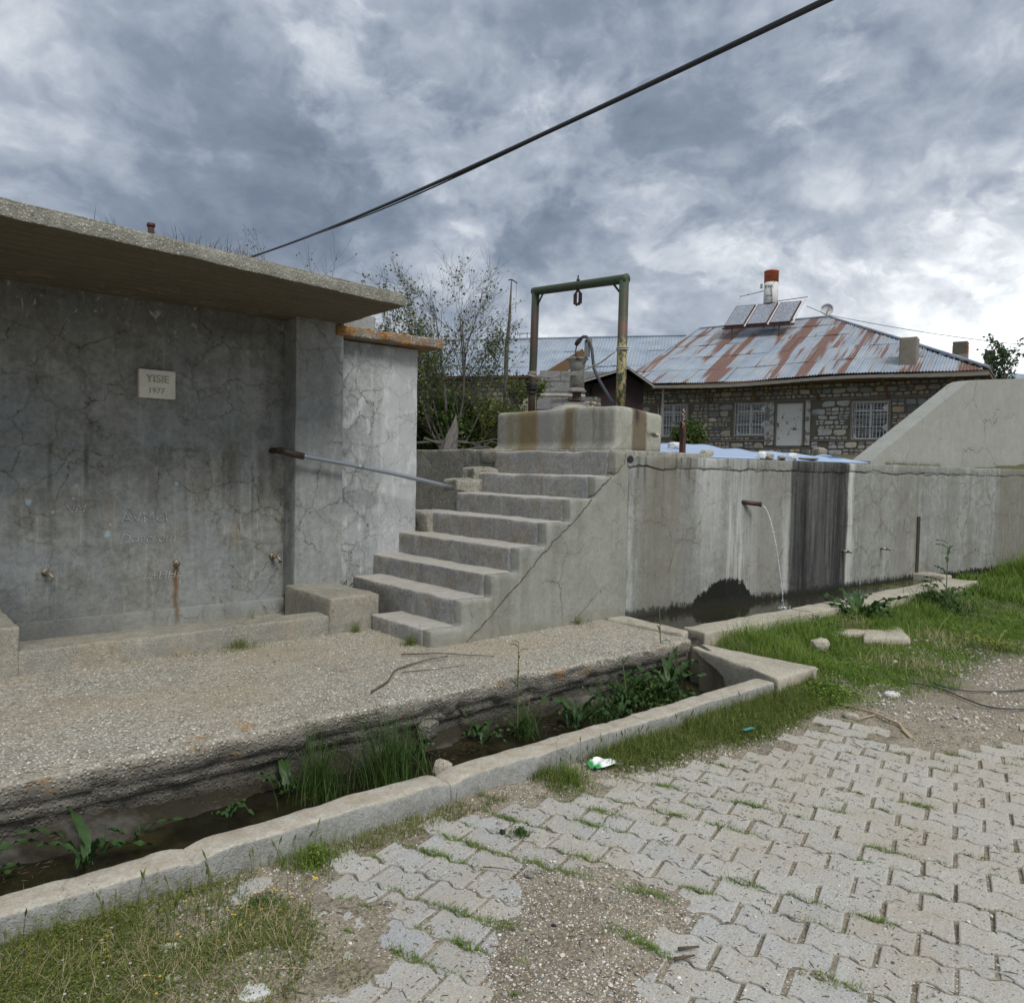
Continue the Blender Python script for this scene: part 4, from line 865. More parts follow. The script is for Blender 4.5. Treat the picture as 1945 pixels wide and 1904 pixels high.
# ------------------------------------------------------------ staircase
st = thing('staircase', 'worn eight step concrete stair climbing to the cistern top', 'stairs', (4.5, 5.7, .2))
SXs = [3.39, 3.68, 3.98, 4.27, 4.58, 4.86, 5.18, 5.44]; SZs = [.35, .555, .735, .94, 1.145, 1.345, 1.55, 1.785]; SYl = [5.74, 6.58, 6.76, 6.80, 6.92, 6.54, 6.62, 6.62]
zp = .0
for i in range(8):
    x1 = SXs[i+1]+.10 if i < 7 else 5.72
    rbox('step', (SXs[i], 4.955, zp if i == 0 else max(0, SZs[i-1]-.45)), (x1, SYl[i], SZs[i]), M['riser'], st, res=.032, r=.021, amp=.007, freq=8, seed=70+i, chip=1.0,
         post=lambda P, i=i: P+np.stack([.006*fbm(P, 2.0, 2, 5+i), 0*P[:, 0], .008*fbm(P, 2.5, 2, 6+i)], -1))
prof = [(SXs[0]+.006, .0)]
for i in range(8): prof += [(SXs[i]+.006, SZs[i]-.004)]+([(SXs[i+1]+.006, SZs[i]-.004)] if i < 7 else [])
prof += [(5.66, SZs[7]-.004), (5.66, 0.)]
def side_wall():
    xs = []; 
    for a, b in zip(SXs, SXs[1:]+[5.66]): xs += [a+.006, a+.018]+list(np.arange(a+.05, b-.01, .034))
    xs = sorted(xs+[5.66]); zs = [0.]
    for a, b in zip([0.]+SZs[:-1], SZs): zs += list(np.arange(a+.03, b-.03, .034))+[b-.016, b-.004]
    zs = sorted(zs); bm = bmesh.new(); vs = {}
    def top(x): return max([SZs[i] for i in range(8) if SXs[i]+.0055 <= x] or [0])
    def v(i, j, back):
        if (i, j, back) not in vs:
            x, z = xs[i], zs[j]; vs[(i, j, back)] = bm.verts.new((x, 4.965 if back else 4.86, z))
        return vs[(i, j, back)]
    for i in range(len(xs)-1):
        t = top((xs[i]+xs[i+1])/2)
        for j in range(len(zs)-1):
            if zs[j+1] <= t: bm.faces.new((v(i, j, 0), v(i+1, j, 0), v(i+1, j+1, 0), v(i, j+1, 0)))
    be = [e for e in bm.edges if len(e.link_faces) == 1]; bnd = {vv for e in be for vv in e.verts}
    r_ = bmesh.ops.extrude_edge_only(bm, edges=be); nv = [g_ for g_ in r_['geom'] if isinstance(g_, bmesh.types.BMVert)]
    for vv in nv: vv.co.y = 4.965
    A = np.array([vv.co[:] for vv in bm.verts]); nz = np.stack([fbm(A, 6, 3, 1), fbm(A, 3, 3, 2), fbm(A, 6, 3, 3)], -1)
    for k_, vv in enumerate(bm.verts):
        on = vv in bnd; vv.co.y += .006*nz[k_, 1]+(.011 if on and vv.co.z > .02 else 0); 
        if vv.co.z > .02: vv.co.x += .007*nz[k_, 0]; vv.co.z += .006*nz[k_, 2]
    bmesh.ops.recalc_face_normals(bm, faces=bm.faces); L = base_of(st)
    for vv in bm.verts: vv.co -= L
    me = bpy.data.meshes.new('side_wall'); bm.to_mesh(me); bm.free(); me.polygons.foreach_set('use_smooth', np.ones(len(me.polygons), bool)); newobj('side_wall', me, M['side'], st)
side_wall()
# broken lumps where the steps meet the wing wall
for (a, b, s) in (((4.50, 6.55, .75), (4.95, 6.95, 1.13), 1), ((4.86, 6.5, 1.34), (5.22, 6.78, 1.49), 2), ((5.12, 6.55, 1.4), (5.46, 6.80, 1.62), 3)):
    rbox('broken_concrete', a, b, M['retain'], st, res=.035, r=.03, amp=.045, freq=5, seed=80+s, chip=1.0)

for k in range(16):
    c_ = np.array([4.62+.85*random.random(), 6.70+.5*random.random(), 1.04+.06*random.random()]); s_ = random.uniform(.03, .085)
    V_ = ICV*np.array([s_, s_*random.uniform(.6, 1), s_*.6])*(1+RNG.normal(0, .14, (len(ICV), 1)))+c_
    MB().addm(V_.tolist(), ICF.tolist()).build('rubble', M['retain' if k % 3 else 'rim'], st)
# ------------------------------------------------------------ cistern body, retaining face and long wall
cis = thing('cistern', 'low rounded concrete cistern block with brown streaks at the stair head', 'cistern', (6.2, 5.9, 1.6))
def roundplan(P):
    P = P.copy(); x, y = P[:, 0], P[:, 1]; u = (y-5.0)/1.82
    P[:, 0] += -.02*np.sin(np.pi*np.clip(u, 0, 1)); P[:, 2] += np.where(P[:, 2] > 2.0, -.045*np.clip((x-5.75)/.5, 0, 1)+.012*fbm(P, 2, 2, 3), 0)
    flare = sstep(-P[:, 2], -1.86, -1.79); P[:, 0] += -.05*flare*(x < 5.8); P[:, 1] += .05*flare*(y > 6.6)
    return P
rbox('block', (5.60, 5.0, 1.78), (6.30, 6.80, 2.225), M['cistern'], cis, res=.035, r=.045, amp=.006, freq=2.5, seed=90, post=roundplan)
rbox('top_slab', (5.46, 4.90, 1.66), (7.0, 6.9, 1.80), M['retain'], cis, res=.06, r=.02, amp=.006, freq=8, seed=92, chip=.7)
rbox('retaining_face', (5.475, 6.45, .3), (5.75, 9.2, 1.815), M['retain'], cis, res=.035, r=.02, amp=.016, freq=4, seed=93, chip=1.0)
# dome lid, pump head and hose
hp = thing('well_pump', 'old grey cast iron pump head with funnel top on the cistern', 'pump', (5.95, 5.88, 2.2))
MB().lathe([(.30, -.02), (.28, .03), (.22, .07), (.12, .10), (.01, .11)], (5.97, 5.92, 2.20), 28).build('dome_lid', M['cistern'], hp, True)
cx, cy = 5.95, 5.885
MB().lathe([(.085, 2.33), (.085, 2.345), (.05, 2.352), (.045, 2.42), (.05, 2.425)], (cx, cy, 0), 20).build('base_flange', M['iron'], hp, True)
MB().lathe([(.10, 2.425), (.102, 2.44), (.085, 2.452), (.08, 2.47)], (cx, cy, 0), 20).build('lower_flange', M['castiron'], hp, True)
MB().lathe([(.078, 2.47), (.074, 2.62), (.078, 2.63), (.073, 2.64)], (cx, cy, 0), 20).build('barrel', M['castiron'], hp, True)
MB().lathe([(.073, 2.64), (.085, 2.72), (.094, 2.76), (.118, 2.772), (.118, 2.785), (.09, 2.785)], (cx, cy, 0), 20).build('funnel', M['castiron'], hp, True)
MB().box((cx-.02, cy-.16, 2.79), (cx+.02, cy-.115, 2.96)).box((cx-.02, cy-.19, 2.94), (cx+.02, cy-.13, 2.975)).build('handle_bracket', M['castiron'], hp)
MB().tube([(cx, cy+.02, 2.78), (cx-.01, cy+.022, 2.86), (cx, cy+.02, 2.93)], .007, 8).build('rod', M['iron'], hp, True)
MB().tube([(cx, cy+.03, 2.93), (cx, cy+.005, 2.955), (cx, cy-.03, 2.985)], [.02, .027, .024], 10).build('hose_clamp', M['iron'], hp, True)
MB().box((cx-.03, cy-.30, 2.33), (cx+.0, cy+.35, 2.365)).box((cx-.03, cy-.10, 2.345), (cx+.04, cy-.085, 2.375)).box((cx-.03, cy+.085, 2.345), (cx+.04, cy+.10, 2.375)).build('cross_bar', M['castiron'], hp)
hpts = [(cx, cy-.03, 2.985), (cx, cy-.075, 3.005), (cx, cy-.12, 3.0), (cx, cy-.17, 2.95), (cx, cy-.205, 2.86), (cx, cy-.225, 2.74), (cx, cy-.24, 2.66), (cx, cy-.30, 2.56), (cx, cy-.40, 2.43), (cx, cy-.50, 2.31), (cx, cy-.585, 2.225)]
h_ = MB().tube(hpts, .0165, 10).build('hose', M['hose'], smooth=True, at=(cx, cy-.3, 2.22)); tag(h_, 'dark grey hose arching from the pump head down to the cistern top', 'hose')
rb = thing('rubble_pile', 'small heap of pebbles beside the pump dome lid', 'stones', (5.9, 5.6, 2.22))
for i in range(9):
    c = (5.87+random.uniform(-.04, .04), 5.60+random.uniform(-.1, .05), 2.245+random.uniform(0, .05)); m = MB(); V = ICV*np.array([.022, .026, .018])*(1+RNG.normal(0, .15, (len(ICV), 1)))+np.array(c); m.addm(V.tolist(), ICF.tolist()).build('stone', M['rim'], rb)
# hoist frame
fr = thing('hoist_frame', 'flaking green and yellow steel pipe frame standing over the cistern', 'frame', (5.95, 5.92, 2.2))
MB().tube([(5.95, 5.27, 2.20), (5.95, 5.265, 2.6), (5.945, 5.255, 3.50)], [.050, .050, .048], 16).build('post', M['post_r'], fr, True)
MB().tube([(5.95, 6.60, 2.20), (5.95, 6.60, 2.45), (5.95, 6.585, 2.9), (5.945, 6.565, 3.60)], [.040, .042, .044, .044], 16).build('post', M['post_l'], fr, True)
MB().tube([(5.945, 5.215, 3.515), (5.945, 5.25, 3.512), (5.945, 6.57, 3.598), (5.945, 6.60, 3.60)], [.047, .047, .045, .045], 16).build('beam', M['post_l'], fr, True)
MB().tube([(5.945, 5.30, 3.38), (5.945, 5.40, 3.49)], .012, 8).build('brace', M['iron'], fr, True)
MB().tube([(5.945, 6.53, 3.44), (5.945, 6.44, 3.56)], .010, 8).build('brace', M['iron'], fr, True)
MB().tube([(5.945, 5.90, 3.50), (5.945, 5.90, 3.66)], [.012, .008], 8).lathe([(.018, 0), (.018, .02)], (5.945, 5.90, 3.60), 10).build('eye_bolt', M['iron'], fr, True)
hk = thing('pulley_block', 'small black pulley hook hanging under the frame beam', 'pulley', (5.945, 5.9, 3.5))
MB().tube([(5.945, 5.90, 3.51), (5.945, 5.935, 3.47), (5.945, 5.94, 3.40)], .012, 8).tube([(5.945, 5.90, 3.51), (5.945, 5.865, 3.47), (5.945, 5.86, 3.40)], .012, 8).build('shackle', M['iron'], hk, True)
MB().box((5.93, 5.925, 3.36), (5.96, 5.950, 3.47)).box((5.93, 5.85, 3.36), (5.96, 5.875, 3.47)).tube([(5.945, 5.935, 3.38), (5.945, 5.91, 3.35)], .016, 8).tube([(5.945, 5.865, 3.38), (5.945, 5.89, 3.35)], .016, 8).build('jaw', M['iron'], hk)
rope = MB()
def sag(a, b, s, n=14): return [tuple(a[i]*(1-t)+b[i]*t-(s*4*t*(1-t) if i == 2 else 0)+random.gauss(0, .0025) for i in range(3)) for t in np.linspace(0, 1, n)]
rope.tube(sag((5.90, 6.63, 2.66), (5.87, 5.96, 2.625), .03), .008, 6).tube(sag((5.90, 6.60, 2.665), (5.86, 5.98, 2.60), .02), .007, 6)
rope.tube(sag((5.86, 5.97, 2.62), (5.90, 5.32, 2.79), .05), .008, 6).tube(sag((5.86, 5.97, 2.60), (5.86, 5.80, 2.60), .0, 4), .008, 6)
rope.tube([(5.895+.0*k, 5.26+.056*math.cos(k), 2.80+.004*k) if False else (5.95+.056*math.cos(k), 5.26+.056*math.sin(k), 2.80+.003*k) for k in np.linspace(0, 12.6, 40)], .007, 6)
rope.tube([(5.95+.048*math.cos(k), 6.60+.048*math.sin(k), 2.665+.003*k) for k in np.linspace(0, 12.6, 40)], .007, 6)
tag(rope.build('rope', M['rope'], smooth=True, at=(5.9, 5.9, 2.6)), 'grey rope tied between the frame posts and the pump head', 'rope')
kn = MB()
for j, zz in enumerate((2.50, 2.53, 2.56, 2.47)): kn.tube([(5.95+.054*math.cos(k), 6.60+.054*math.sin(k), zz+.012*math.sin(2*k+j)) for k in np.linspace(0, 6.3, 20)], .014, 6)
tag(kn.build('cloth_wrap', M['black'], smooth=True, at=(5.95, 6.6, 2.5)), 'dark cloth wrapped round the left post of the frame', 'cloth')

def along(x, off, z): return (x+off*math.sin(R(4.5)), wy(x)+off*math.cos(R(4.5)), z)
lw = thing('long_wall', 'long streaked concrete retaining wall behind the water trough', 'wall', (9, 4.6, 0))
Lw = 13.5
wrot = lambda P: np.stack([5.62+P[:, 0]*math.cos(WAZ)-P[:, 1]*math.sin(WAZ), 4.86+P[:, 0]*math.sin(WAZ)+P[:, 1]*math.cos(WAZ), P[:, 2]], -1)
rbox('wall', (0.02, 0, -.1), (Lw, .26, 1.66), M['right'], lw, res=.055, r=.012, amp=.007, freq=2.5, seed=100, warp=wrot)
def cop(P):
    P = P.copy(); X0 = np.stack([P[:, 0], 0*P[:, 0], 0*P[:, 0]], -1); lo = P[:, 2] < 1.69
    P[:, 2] += np.where(lo, .028*fbm(X0, 2.1, 4, 3)-.01, .006*fbm(X0, 3, 3, 4)); return P
rbox('coping', (-.01, -.010, 1.645), (Lw, .27, 1.752), M['right'], lw, res=.035, r=.014, amp=.006, freq=6, seed=101, warp=wrot, post=cop, chip=.8)
# hole in the corner and the dark slot by the trough end
MB().tube([along(5.64, -.015, 1.712), along(5.64, .03, 1.712)], [.036, .03], 12).build('drain_hole', M['black'], lw)
MB().box((0, 0, 0), (1, 1, 1), Matrix.Translation(along(11.10, -.012, .22)) @ Matrix.Rotation(WAZ, 4, 'Z') @ Matrix.Diagonal((.075, .03, .84, 1))).build('slot', M['moss'], lw)
rw = thing('ramp_wall', 'smooth grey concrete wall with a sloping end standing on the long wall', 'wall', (13, 4.8, 1.7))
poly = [(10.42, 1.70), (10.42, 1.80), (13.05, 3.045), (13.2, 3.09), (13.42, 3.125), (15.2, 3.30), (19, 3.5), (19, 1.70)]
def pf(off): return lambda p: (p[0], 4.86-(p[0]-5.62)*math.tan(R(4.5))+off, p[1])
m = MB().prism(poly, pf(.30), pf(.56)); o = m.build('wall', M['ramp'], rw)
# spout and taps of the long trough
spt = thing('spout', 'short dark iron spout pouring water from the long wall', 'spout', along(7.26, 0, 1.3))
a = along(7.30, .05, 1.298); b = (7.47, 4.58, 1.272)
MB().tube([a, b], [.022, .024], 16).build('tube', M['iron'], spt, True); MB().tube([(b[0]-.01, b[1]+.013, b[2]+.001), (b[0]+.003, b[1]-.004, b[2]-.001)], [.026, .027], 16).build('lip', M['iron'], spt, True)
b2 = (7.478, 4.568, 1.262)
sp_ = []
for t in np.linspace(0, 1, 26):
    sp_.append((b2[0]+.03*t*.5, b2[1]-.28*t+.0, b2[2]-.12*t-.945*t*t))
MB().tube(sp_, [.0062*(1-.5*t)+.0012*math.sin(26*t) for t in np.linspace(0, 1, 26)], 8).build('stream', M['stream'], spt, True)
dr = MB()
for k in range(60):
    t = random.uniform(.35, 1); p = sp_[int(t*25)]; s = random.uniform(.0025, .005); dr.addm((ICV*s+np.array(p)+RNG.normal(0, .006, 3)).tolist(), ICF.tolist())
tag(dr.build('droplets', M['foam'], spt, True), kind='stuff')
e = sp_[-1]; fm = MB()
for k in range(40):
    an = random.uniform(0, 6.28); rr_ = abs(random.gauss(0, .045)); s = random.uniform(.004, .010); fm.addm((ICV*np.array([s, s, s*.5])+np.array((e[0]+rr_*1.3*math.cos(an), e[1]+rr_*math.sin(an), .203))).tolist(), ICF.tolist())
tag(fm.build('splash', M['foam'], spt, True), kind='stuff')
for x, z, lab in ((9.30, .672, 'small corroded tap on the black stained part of the long wall'), (10.20, .665, 'pale tap stub to the right of the black stain on the long wall')):
    t = thing('tap', lab, 'tap', along(x, 0, z))
    A = along(x, .02, z); B = along(x, -.07, z)
    MB().tube([A, B], [.016, .016], 12).build('body', M['brass'], t, True); MB().tube([B, (B[0]+.012, B[1]-.03, B[2]+.006), (B[0]+.02, B[1]-.045, B[2]-.012)], [.019, .017, .014], 12).build('nozzle', M['brass'], t, True)
# the long trough
tr = thing('long_trough', 'long shallow concrete water trough at the foot of the long wall', 'trough', (8.4, 4.3, .1))
qbox('rim', [(5.55, 3.90), (7.30, 3.86), (7.30, 4.12), (5.62, 4.175)], -.1, .235, M['rim'], tr, .04, .016, .012, 6, 110)
qbox('rim', [(7.31, 3.86), (9.15, 3.80), (9.15, 4.09), (7.31, 4.12)], -.1, .24, M['rim'], tr, .04, .016, .014, 6, 111)
qbox('rim', [(9.16, 3.80), (11.30, 3.70), (11.30, 4.04), (9.16, 4.09)], -.1, .25, M['rim'], tr, .04, .016, .012, 6, 112)
qbox('rim', [(11.12, 4.05), (11.38, 4.05), (11.40, 4.46), (11.05, 4.48)], -.1, .29, M['rim'], tr, .04, .016, .012, 6, 113)
wt = newobj('trough_water', mesh('trough_water', [(5.58, 4.86, .2), (5.55, 4.10, .2), (11.2, 3.95, .2), (11.2, 4.43, .2)], [(0, 1, 2, 3)]), M['pool'], tr, -base_of(tr))
wt['label'] = 'dark still water with green algae at the far end'
# ------------------------------------------------------------ stone house on the rise
HA = R(104.2); HT = (math.cos(HA), math.sin(HA)); HN = (-math.sin(HA), math.cos(HA)); HP = (27.69, 15.83)
def H(u, o, z): return (HP[0]+u*HT[0]+o*HN[0], HP[1]+u*HT[1]+o*HN[1], z)
# local frame for the house: x = -u (to the right as seen), y = -o (away), z up
HM = Matrix(((-HT[0], -HN[0], 0, HP[0]), (-HT[1], -HN[1], 0, HP[1]), (0, 0, 1, 0), (0, 0, 0, 1)))
M['roof'] = material('rusty_roof_sheets', f_roof(1.0, HT, HP)); M['roof2'] = material('zinc_roof_sheets', f_roof(.15, HT, HP))
house = thing('stone_house', 'rubble stone house with a hipped rusty corrugated roof and barred windows', 'house', H(0, -3, 2.4))
def hb(lo, hi): return MB().box(lo, hi, HM)      # lo/hi as (-u, -o, z)
openings = [(-5.48, -4.24, 3.10, 4.42), (-2.16, -.99, 3.12, 4.36), (-.60, .50, 2.68, 4.34), (2.23, 3.41, 2.95, 4.28)]   # x0,x1,z0,z1 in house x
def wall_with_holes(x0, x1, z0, z1, y, t, holes):
    m = MB(); xs = sorted({x0, x1, *[h[0] for h in holes], *[h[1] for h in holes]})
    for a, b in zip(xs[:-1], xs[1:]):
        hh = sorted([h for h in holes if h[0] < b-1e-6 and h[1] > a+1e-6], key=lambda h: h[2]); zc = z0
        for h in hh:
            if h[2] > zc: m.box((a, y, zc), (b, y+t, h[2]), HM)
            zc = h[3]
        m.box((a, y, zc), (b, y+t, z1), HM)
    return m
wall_with_holes(-6.9, 6.4, 2.0, 5.25, .03, .45, openings).build('wall', M['mortar'], house)
hb((-6.9, .48, 2.0), (-6.45, 12, 5.25)).box((5.95, .48, 2.0), (6.4, 12, 5.25), HM).box((-6.9, 12, 2.0), (6.4, 12.4, 5.25), HM).build('side_walls', M['mortar'], house)
hb((-6.9, .5, 3.0), (6.4, .9, 3.05))
# every stone a piece of its own; the largest 300 as parts
random.seed(11)
bands = [(4.40, 4.50), (2.86, 2.93)]
def blocked(x0, x1, z0, z1):
    for a, b, c, d in openings:
        if x1 > a-.10 and x0 < b+.10 and z1 > c-.09 and z0 < d+.09: return True
    if x1 > -.99-.02 and x0 < -.58 and z0 < 4.4 and z1 > 2.7: return True
    if x1 > .48 and x0 < .72 and z0 < 4.4 and z1 > 2.7: return True
    for c, d in bands:
        if z1 > c+.005 and z0 < d-.005: return True
    return False
stones = []
z = 2.36
while z < 5.12:
    h = random.choice([.10, .13, .17, .21, .26]); 
    for c, d in bands:
        if z < c < z+h+.03: h = max(.05, c-z-.008)
        if c-.01 <= z < d: z = d+.008
    x = -6.85+random.uniform(0, .2)
    while x < 6.3:
        w = h*random.uniform(1.0, 2.4)
        if h > .14 and random.random() < .35:
            hh = h*random.uniform(.4, .6)
            for (zz, h2) in ((z, hh-.006), (z+hh+.006, h-hh-.006)):
                w1 = w*random.uniform(.4, .6); stones += [(x, x+w1-.008, zz, zz+h2), (x+w1+.004, x+w, zz, zz+h2)]
        else:
            dz_ = random.uniform(-.012, .012); stones.append((x, x+w, z+dz_, z+h*random.uniform(.86, 1.02)+dz_))
        x += w+random.uniform(.012, .028)
    z += h+random.uniform(.012, .024)
stones = [s for s in stones if not blocked(*s) and s[1] < 6.35 and s[3]-s[2] > .03]
def stone_geo(x0, x1, z0, z1, y, seed):
    r = random.Random(seed); cx, cz, w, h = (x0+x1)/2, (z0+z1)/2, (x1-x0)/2, (z1-z0)/2; n = 8; V = []; F = []
    ang = [math.pi/4*k+.01 for k in range(n)]; ring = []
    for k_, a in enumerate(ang):
        ca, sa = math.cos(a), math.sin(a); k = 1/max(abs(ca), abs(sa))*r.uniform(.82, 1.04)*(1 if k_ % 2 == 0 else r.uniform(.74, .98)); ring.append((cx+w*ca*k, cz+h*sa*k))
    d = r.uniform(.015, .05)
    for (px, pz) in ring: V.append((px, y+.05, pz))
    for (px, pz) in ring: V.append((px, y-d*.6, pz))
    for (px, pz) in ring: V.append((cx+(px-cx)*.78, y-d-r.uniform(0, .012), cz+(pz-cz)*.78))
    V.append((cx, y-d-.008, cz))
    for l in range(2):
        for k in range(n): k2 = (k+1) % n; F.append((l*n+k, l*n+k2, (l+1)*n+k2, (l+1)*n+k))
    for k in range(n): F.append((2*n+k, 2*n+(k+1) % n, 3*n))
    return V, F
stones.sort(key=lambda s: -(s[1]-s[0])*(s[3]-s[2])*(1.0 if -6.4 < s[0] < 5 else .3))
rest = MB(); Lh = base_of(house)
for k, s in enumerate(stones):
    V, F = stone_geo(*s, .03, k)
    if k < 300:
        W = [HM @ Vector(v)-Lh for v in V]; newobj('stone', mesh('stone', [tuple(v) for v in W], F), M['stone'], house)
    else: rest.addm(V, F, HM)
tag(rest.build('small_stones', M['stone'], house), kind='stuff')
hb((-6.9, .0, 4.41), (-.62, .05, 4.49)).box((.55, .0, 4.41), (6.3, .05, 4.49), HM).box((-.62, .0, 4.40), (.55, .05, 4.47), HM).build('timber_band', M['lintel'], house)
hb((-5.0, -.02, 2.865), (-.62, .05, 2.925)).box((.72, -.02, 2.865), (6.3, .05, 2.925), HM).build('timber_band', M['lintel'], house)
hb((-6.9, -.15, 2.2), (6.4, .05, 2.37)).build('footing', M['chimney'], house)
hb((-.98, -.01, 2.72), (-.64, .05, 4.40)).build('door_plaster', M['whitewash'], house); hb((.54, -.01, 2.72), (.72, .05, 4.40)).build('door_plaster', M['whitewash'], house)
# windows
for wi, (x0, x1, z0, z1) in enumerate([openings[0], openings[1], openings[3]]):
    fw = .05
    fm = hb((x0-.09, .0, z0-.08), (x0, .12, z1+.07)).box((x1, .0, z0-.08), (x1+.09, .12, z1+.07), HM).box((x0, .0, z1), (x1, .12, z1+.07), HM).box((x0, .0, z0-.08), (x1, .12, z0), HM)
    fr_ = fm.build('window', M['chimney'], house)
    s = hb((x0, .10, z0), (x0+fw, .15, z1)).box((x1-fw, .10, z0), (x1, .15, z1), HM).box((x0+fw, .10, z1-fw), (x1-fw, .15, z1), HM).box((x0+fw, .10, z0), (x1-fw, .15, z0+fw), HM)
    xm = (x0+x1)/2; zt = z1-.34; s.box((xm-.035, .10, z0+fw), (xm+.035, .15, z1-fw), HM).box((x0+fw, .102, zt), (x1-fw, .152, zt+.07), HM).build('sash', M['white'], fr_)
    for (a, b) in ((x0+fw, xm-.035), (xm+.035, x1-fw)):
        for (c, d) in ((z0+fw, zt), (zt+.07, z1-fw)): hb((a, .12, c), (b, .13, d)).build('pane', M['glass'], fr_)
    gr = MB(); nv = 10
    for k in range(nv+1):
        xx = x0+(x1-x0)*k/nv; gr.box((xx-.008, -.045, z0-.02), (xx+.008, -.03, z1+.02), HM)
    for k in range(4):
        zz = z0+(z1-z0)*k/3; gr.box((x0-.02, -.03, zz-.012), (x1+.02, -.02, zz+.012), HM)
    tag(gr.build('grille', M['white'], fr_), kind='stuff')
    if wi > 0:
        cu = MB()
        for zz, ww_ in ((z1-.2, .22), (z0+.42, .20)): cu.addm([(x1-.02, .095, zz-.18), (x1-.02, .095, zz+.16), (x1-ww_, .095, zz), (x1-.02, .098, zz-.18), (x1-.02, .098, zz+.16), (x1-ww_, .098, zz)], [(0, 1, 2), (5, 4, 3), (0, 3, 4, 1), (1, 4, 5, 2), (2, 5, 3, 0)], HM)
        cu.addm([(x0+.03, .095, z0+.02), (x0+.03, .095, z0+.25), (x0+.16, .095, z0+.02), (x0+.03, .098, z0+.02), (x0+.03, .098, z0+.25), (x0+.16, .098, z0+.02)], [(0, 1, 2), (5, 4, 3), (0, 3, 4, 1), (1, 4, 5, 2), (2, 5, 3, 0)], HM)
        cu.build('curtain', M['foam'], fr_)
# door
df = hb((-.60, -.01, 2.70), (-.54, .10, 4.38)).box((.44, -.01, 2.70), (.50, .10, 4.38), HM).box((-.54, -.01, 4.32), (.44, .10, 4.38), HM).build('door_frame', M['lintel'], house)
dl = hb((-.54, .03, 2.70), (.44, .07, 4.32)).build('door', M['white'], house)
hb((-.50, .012, 3.66), (.40, .035, 3.69)).box((-.50, .012, 3.76), (.40, .035, 3.79), HM).box((-.50, .015, 3.80), (-.47, .035, 4.28), HM).box((.37, .015, 3.80), (.40, .035, 4.28), HM).box((-.50, .015, 4.26), (.40, .035, 4.29), HM).build('door_ribs', M['white'], dl)
hb((-.50, .005, 3.42), (-.46, .035, 3.58)).build('handle', M['iron'], dl)
# posts and raking struts under the eave
for (x, xb, y1) in ((-4.95, -5.08, -.55),):
    MB().tube([HM @ Vector((x, -.8, 5.1)), HM @ Vector((xb, -.55, 3.05))], .05, 8).build('post', M['greywood'], house)
MB().box((-4.28, -.03, 2.9), (-4.18, .05, 4.42), HM).build('post', M['greywood'], house)
for x in (-3.3, -1.35, .95, 3.35, 5.5):
    MB().tube([HM @ Vector((x-.05, -.85, 5.08)), HM @ Vector((x+.05, -.02, 4.45))], .055, 8).build('strut', M['brownwood'], house)
# ---- roof: corrugated sheets in courses, clipped by the hips
def roofz(o, x): return 5.17+(1.0-o)*(8.62-5.17)/7.0
def sheets(parent, P, zrow, nx, mat, wob=.02, wave=.10, seed=3, name='roof_sheet'):
    """P(x, t) -> world point for slope parameter t; sheets of equal width nx along x, clipped to (lo(t),hi(t))"""
    r = random.Random(seed); fnP, lo, hi, x0, x1 = P
    for ri in range(len(zrow)-1):
        t0, t1 = zrow[ri]-(.012 if ri else 0), zrow[ri+1]; x = x0+(ri % 2)*.35
        while x < x1:
            xe = x+nx; n = int(round((min(xe, x1)-x)/(wave/4))); V = []; F = []; lift = r.uniform(0, .02); sk = r.gauss(0, .012)
            cols = []
            for k in range(n+1):
                xx = x+(min(xe+.05, x1+.02)-x)*k/n
                # clip in t
                ts = [t for t in np.linspace(t0, t1, 9) if lo(t)-1e-6 <= xx <= hi(t)+1e-6]
                if len(ts) < 2: cols.append(None); continue
                a, b = ts[0], ts[-1]; cols.append([(xx, a+(b-a)*j/3) for j in range(4)])
            prev = None
            for k, c in enumerate(cols):
                if c is None: prev = None; continue
                b0 = len(V)
                for (xx, t) in c: V.append(tuple(fnP(xx, t, .018*math.cos(2*math.pi*xx/wave)+lift+sk*(xx-x)+.012*(1-(t-t0)/(t1-t0)))))
                if prev is not None:
                    for j in range(3): F.append((prev+j, b0+j, b0+j+1, prev+j+1))
                prev = b0
            if F:
                Lp = base_of(parent); me = mesh(name, [tuple(Vector(v)-Lp) for v in V], F, True); newobj(name, me, mat, parent)
            x = xe
    return
roof = thing('roof', None, None, (0, 0, 0)); del_ = roof
bpy.data.objects.remove(roof)
rb_ = MB()   # timber deck under the sheets: keeps the underside dark and solid
E0, E1 = -7.15, 6.52; RX0, RX1 = -6.2, -.15
def RP(x, t, d=0.):
    y = -1.0+7.0*t; return HM @ Vector((x, y, 5.17+3.45*t+d+.05*math.sin(x*.8+2*t)*(1-t)))
lo_f = lambda t: E0+(RX0-E0)*t; hi_f = lambda t: E1+(RX1-E1)*t
V = [HM @ Vector(v) for v in ((E0, -1, 5.10), (E1, -1, 5.10), (RX1, 6, 8.55), (RX0, 6, 8.55), (E0, 13, 5.10), (E1, 13, 5.10), (E0, -1, 5.02), (E1, -1, 5.02), (E0, 13, 5.02), (E1, 13, 5.02))]
rb_.addm([tuple(v) for v in V], [(0, 1, 2, 3), (1, 5, 2), (5, 4, 3, 2), (4, 0, 3), (6, 8, 9, 7), (0, 6, 7, 1), (1, 7, 9, 5), (5, 9, 8, 4), (4, 8, 6, 0)])
roofo = rb_.build('roof', M['brownwood'], house)
sheets(roofo, (RP, lo_f, hi_f, E0, E1), [0, .215, .43, .65, .85, 1.0], .80, M['roof'])
def RP2(y, t, d=0.):    # right hip, y runs from -1 to 13
    return HM @ Vector((E1+(RX1-E1)*t, y, 5.17+3.45*t+d))
sheets(roofo, (RP2, lambda t: -1+7*t, lambda t: 13-7*t, -1, 13), [0, .33, .66, 1.0], .9, M['roof2'], seed=5)
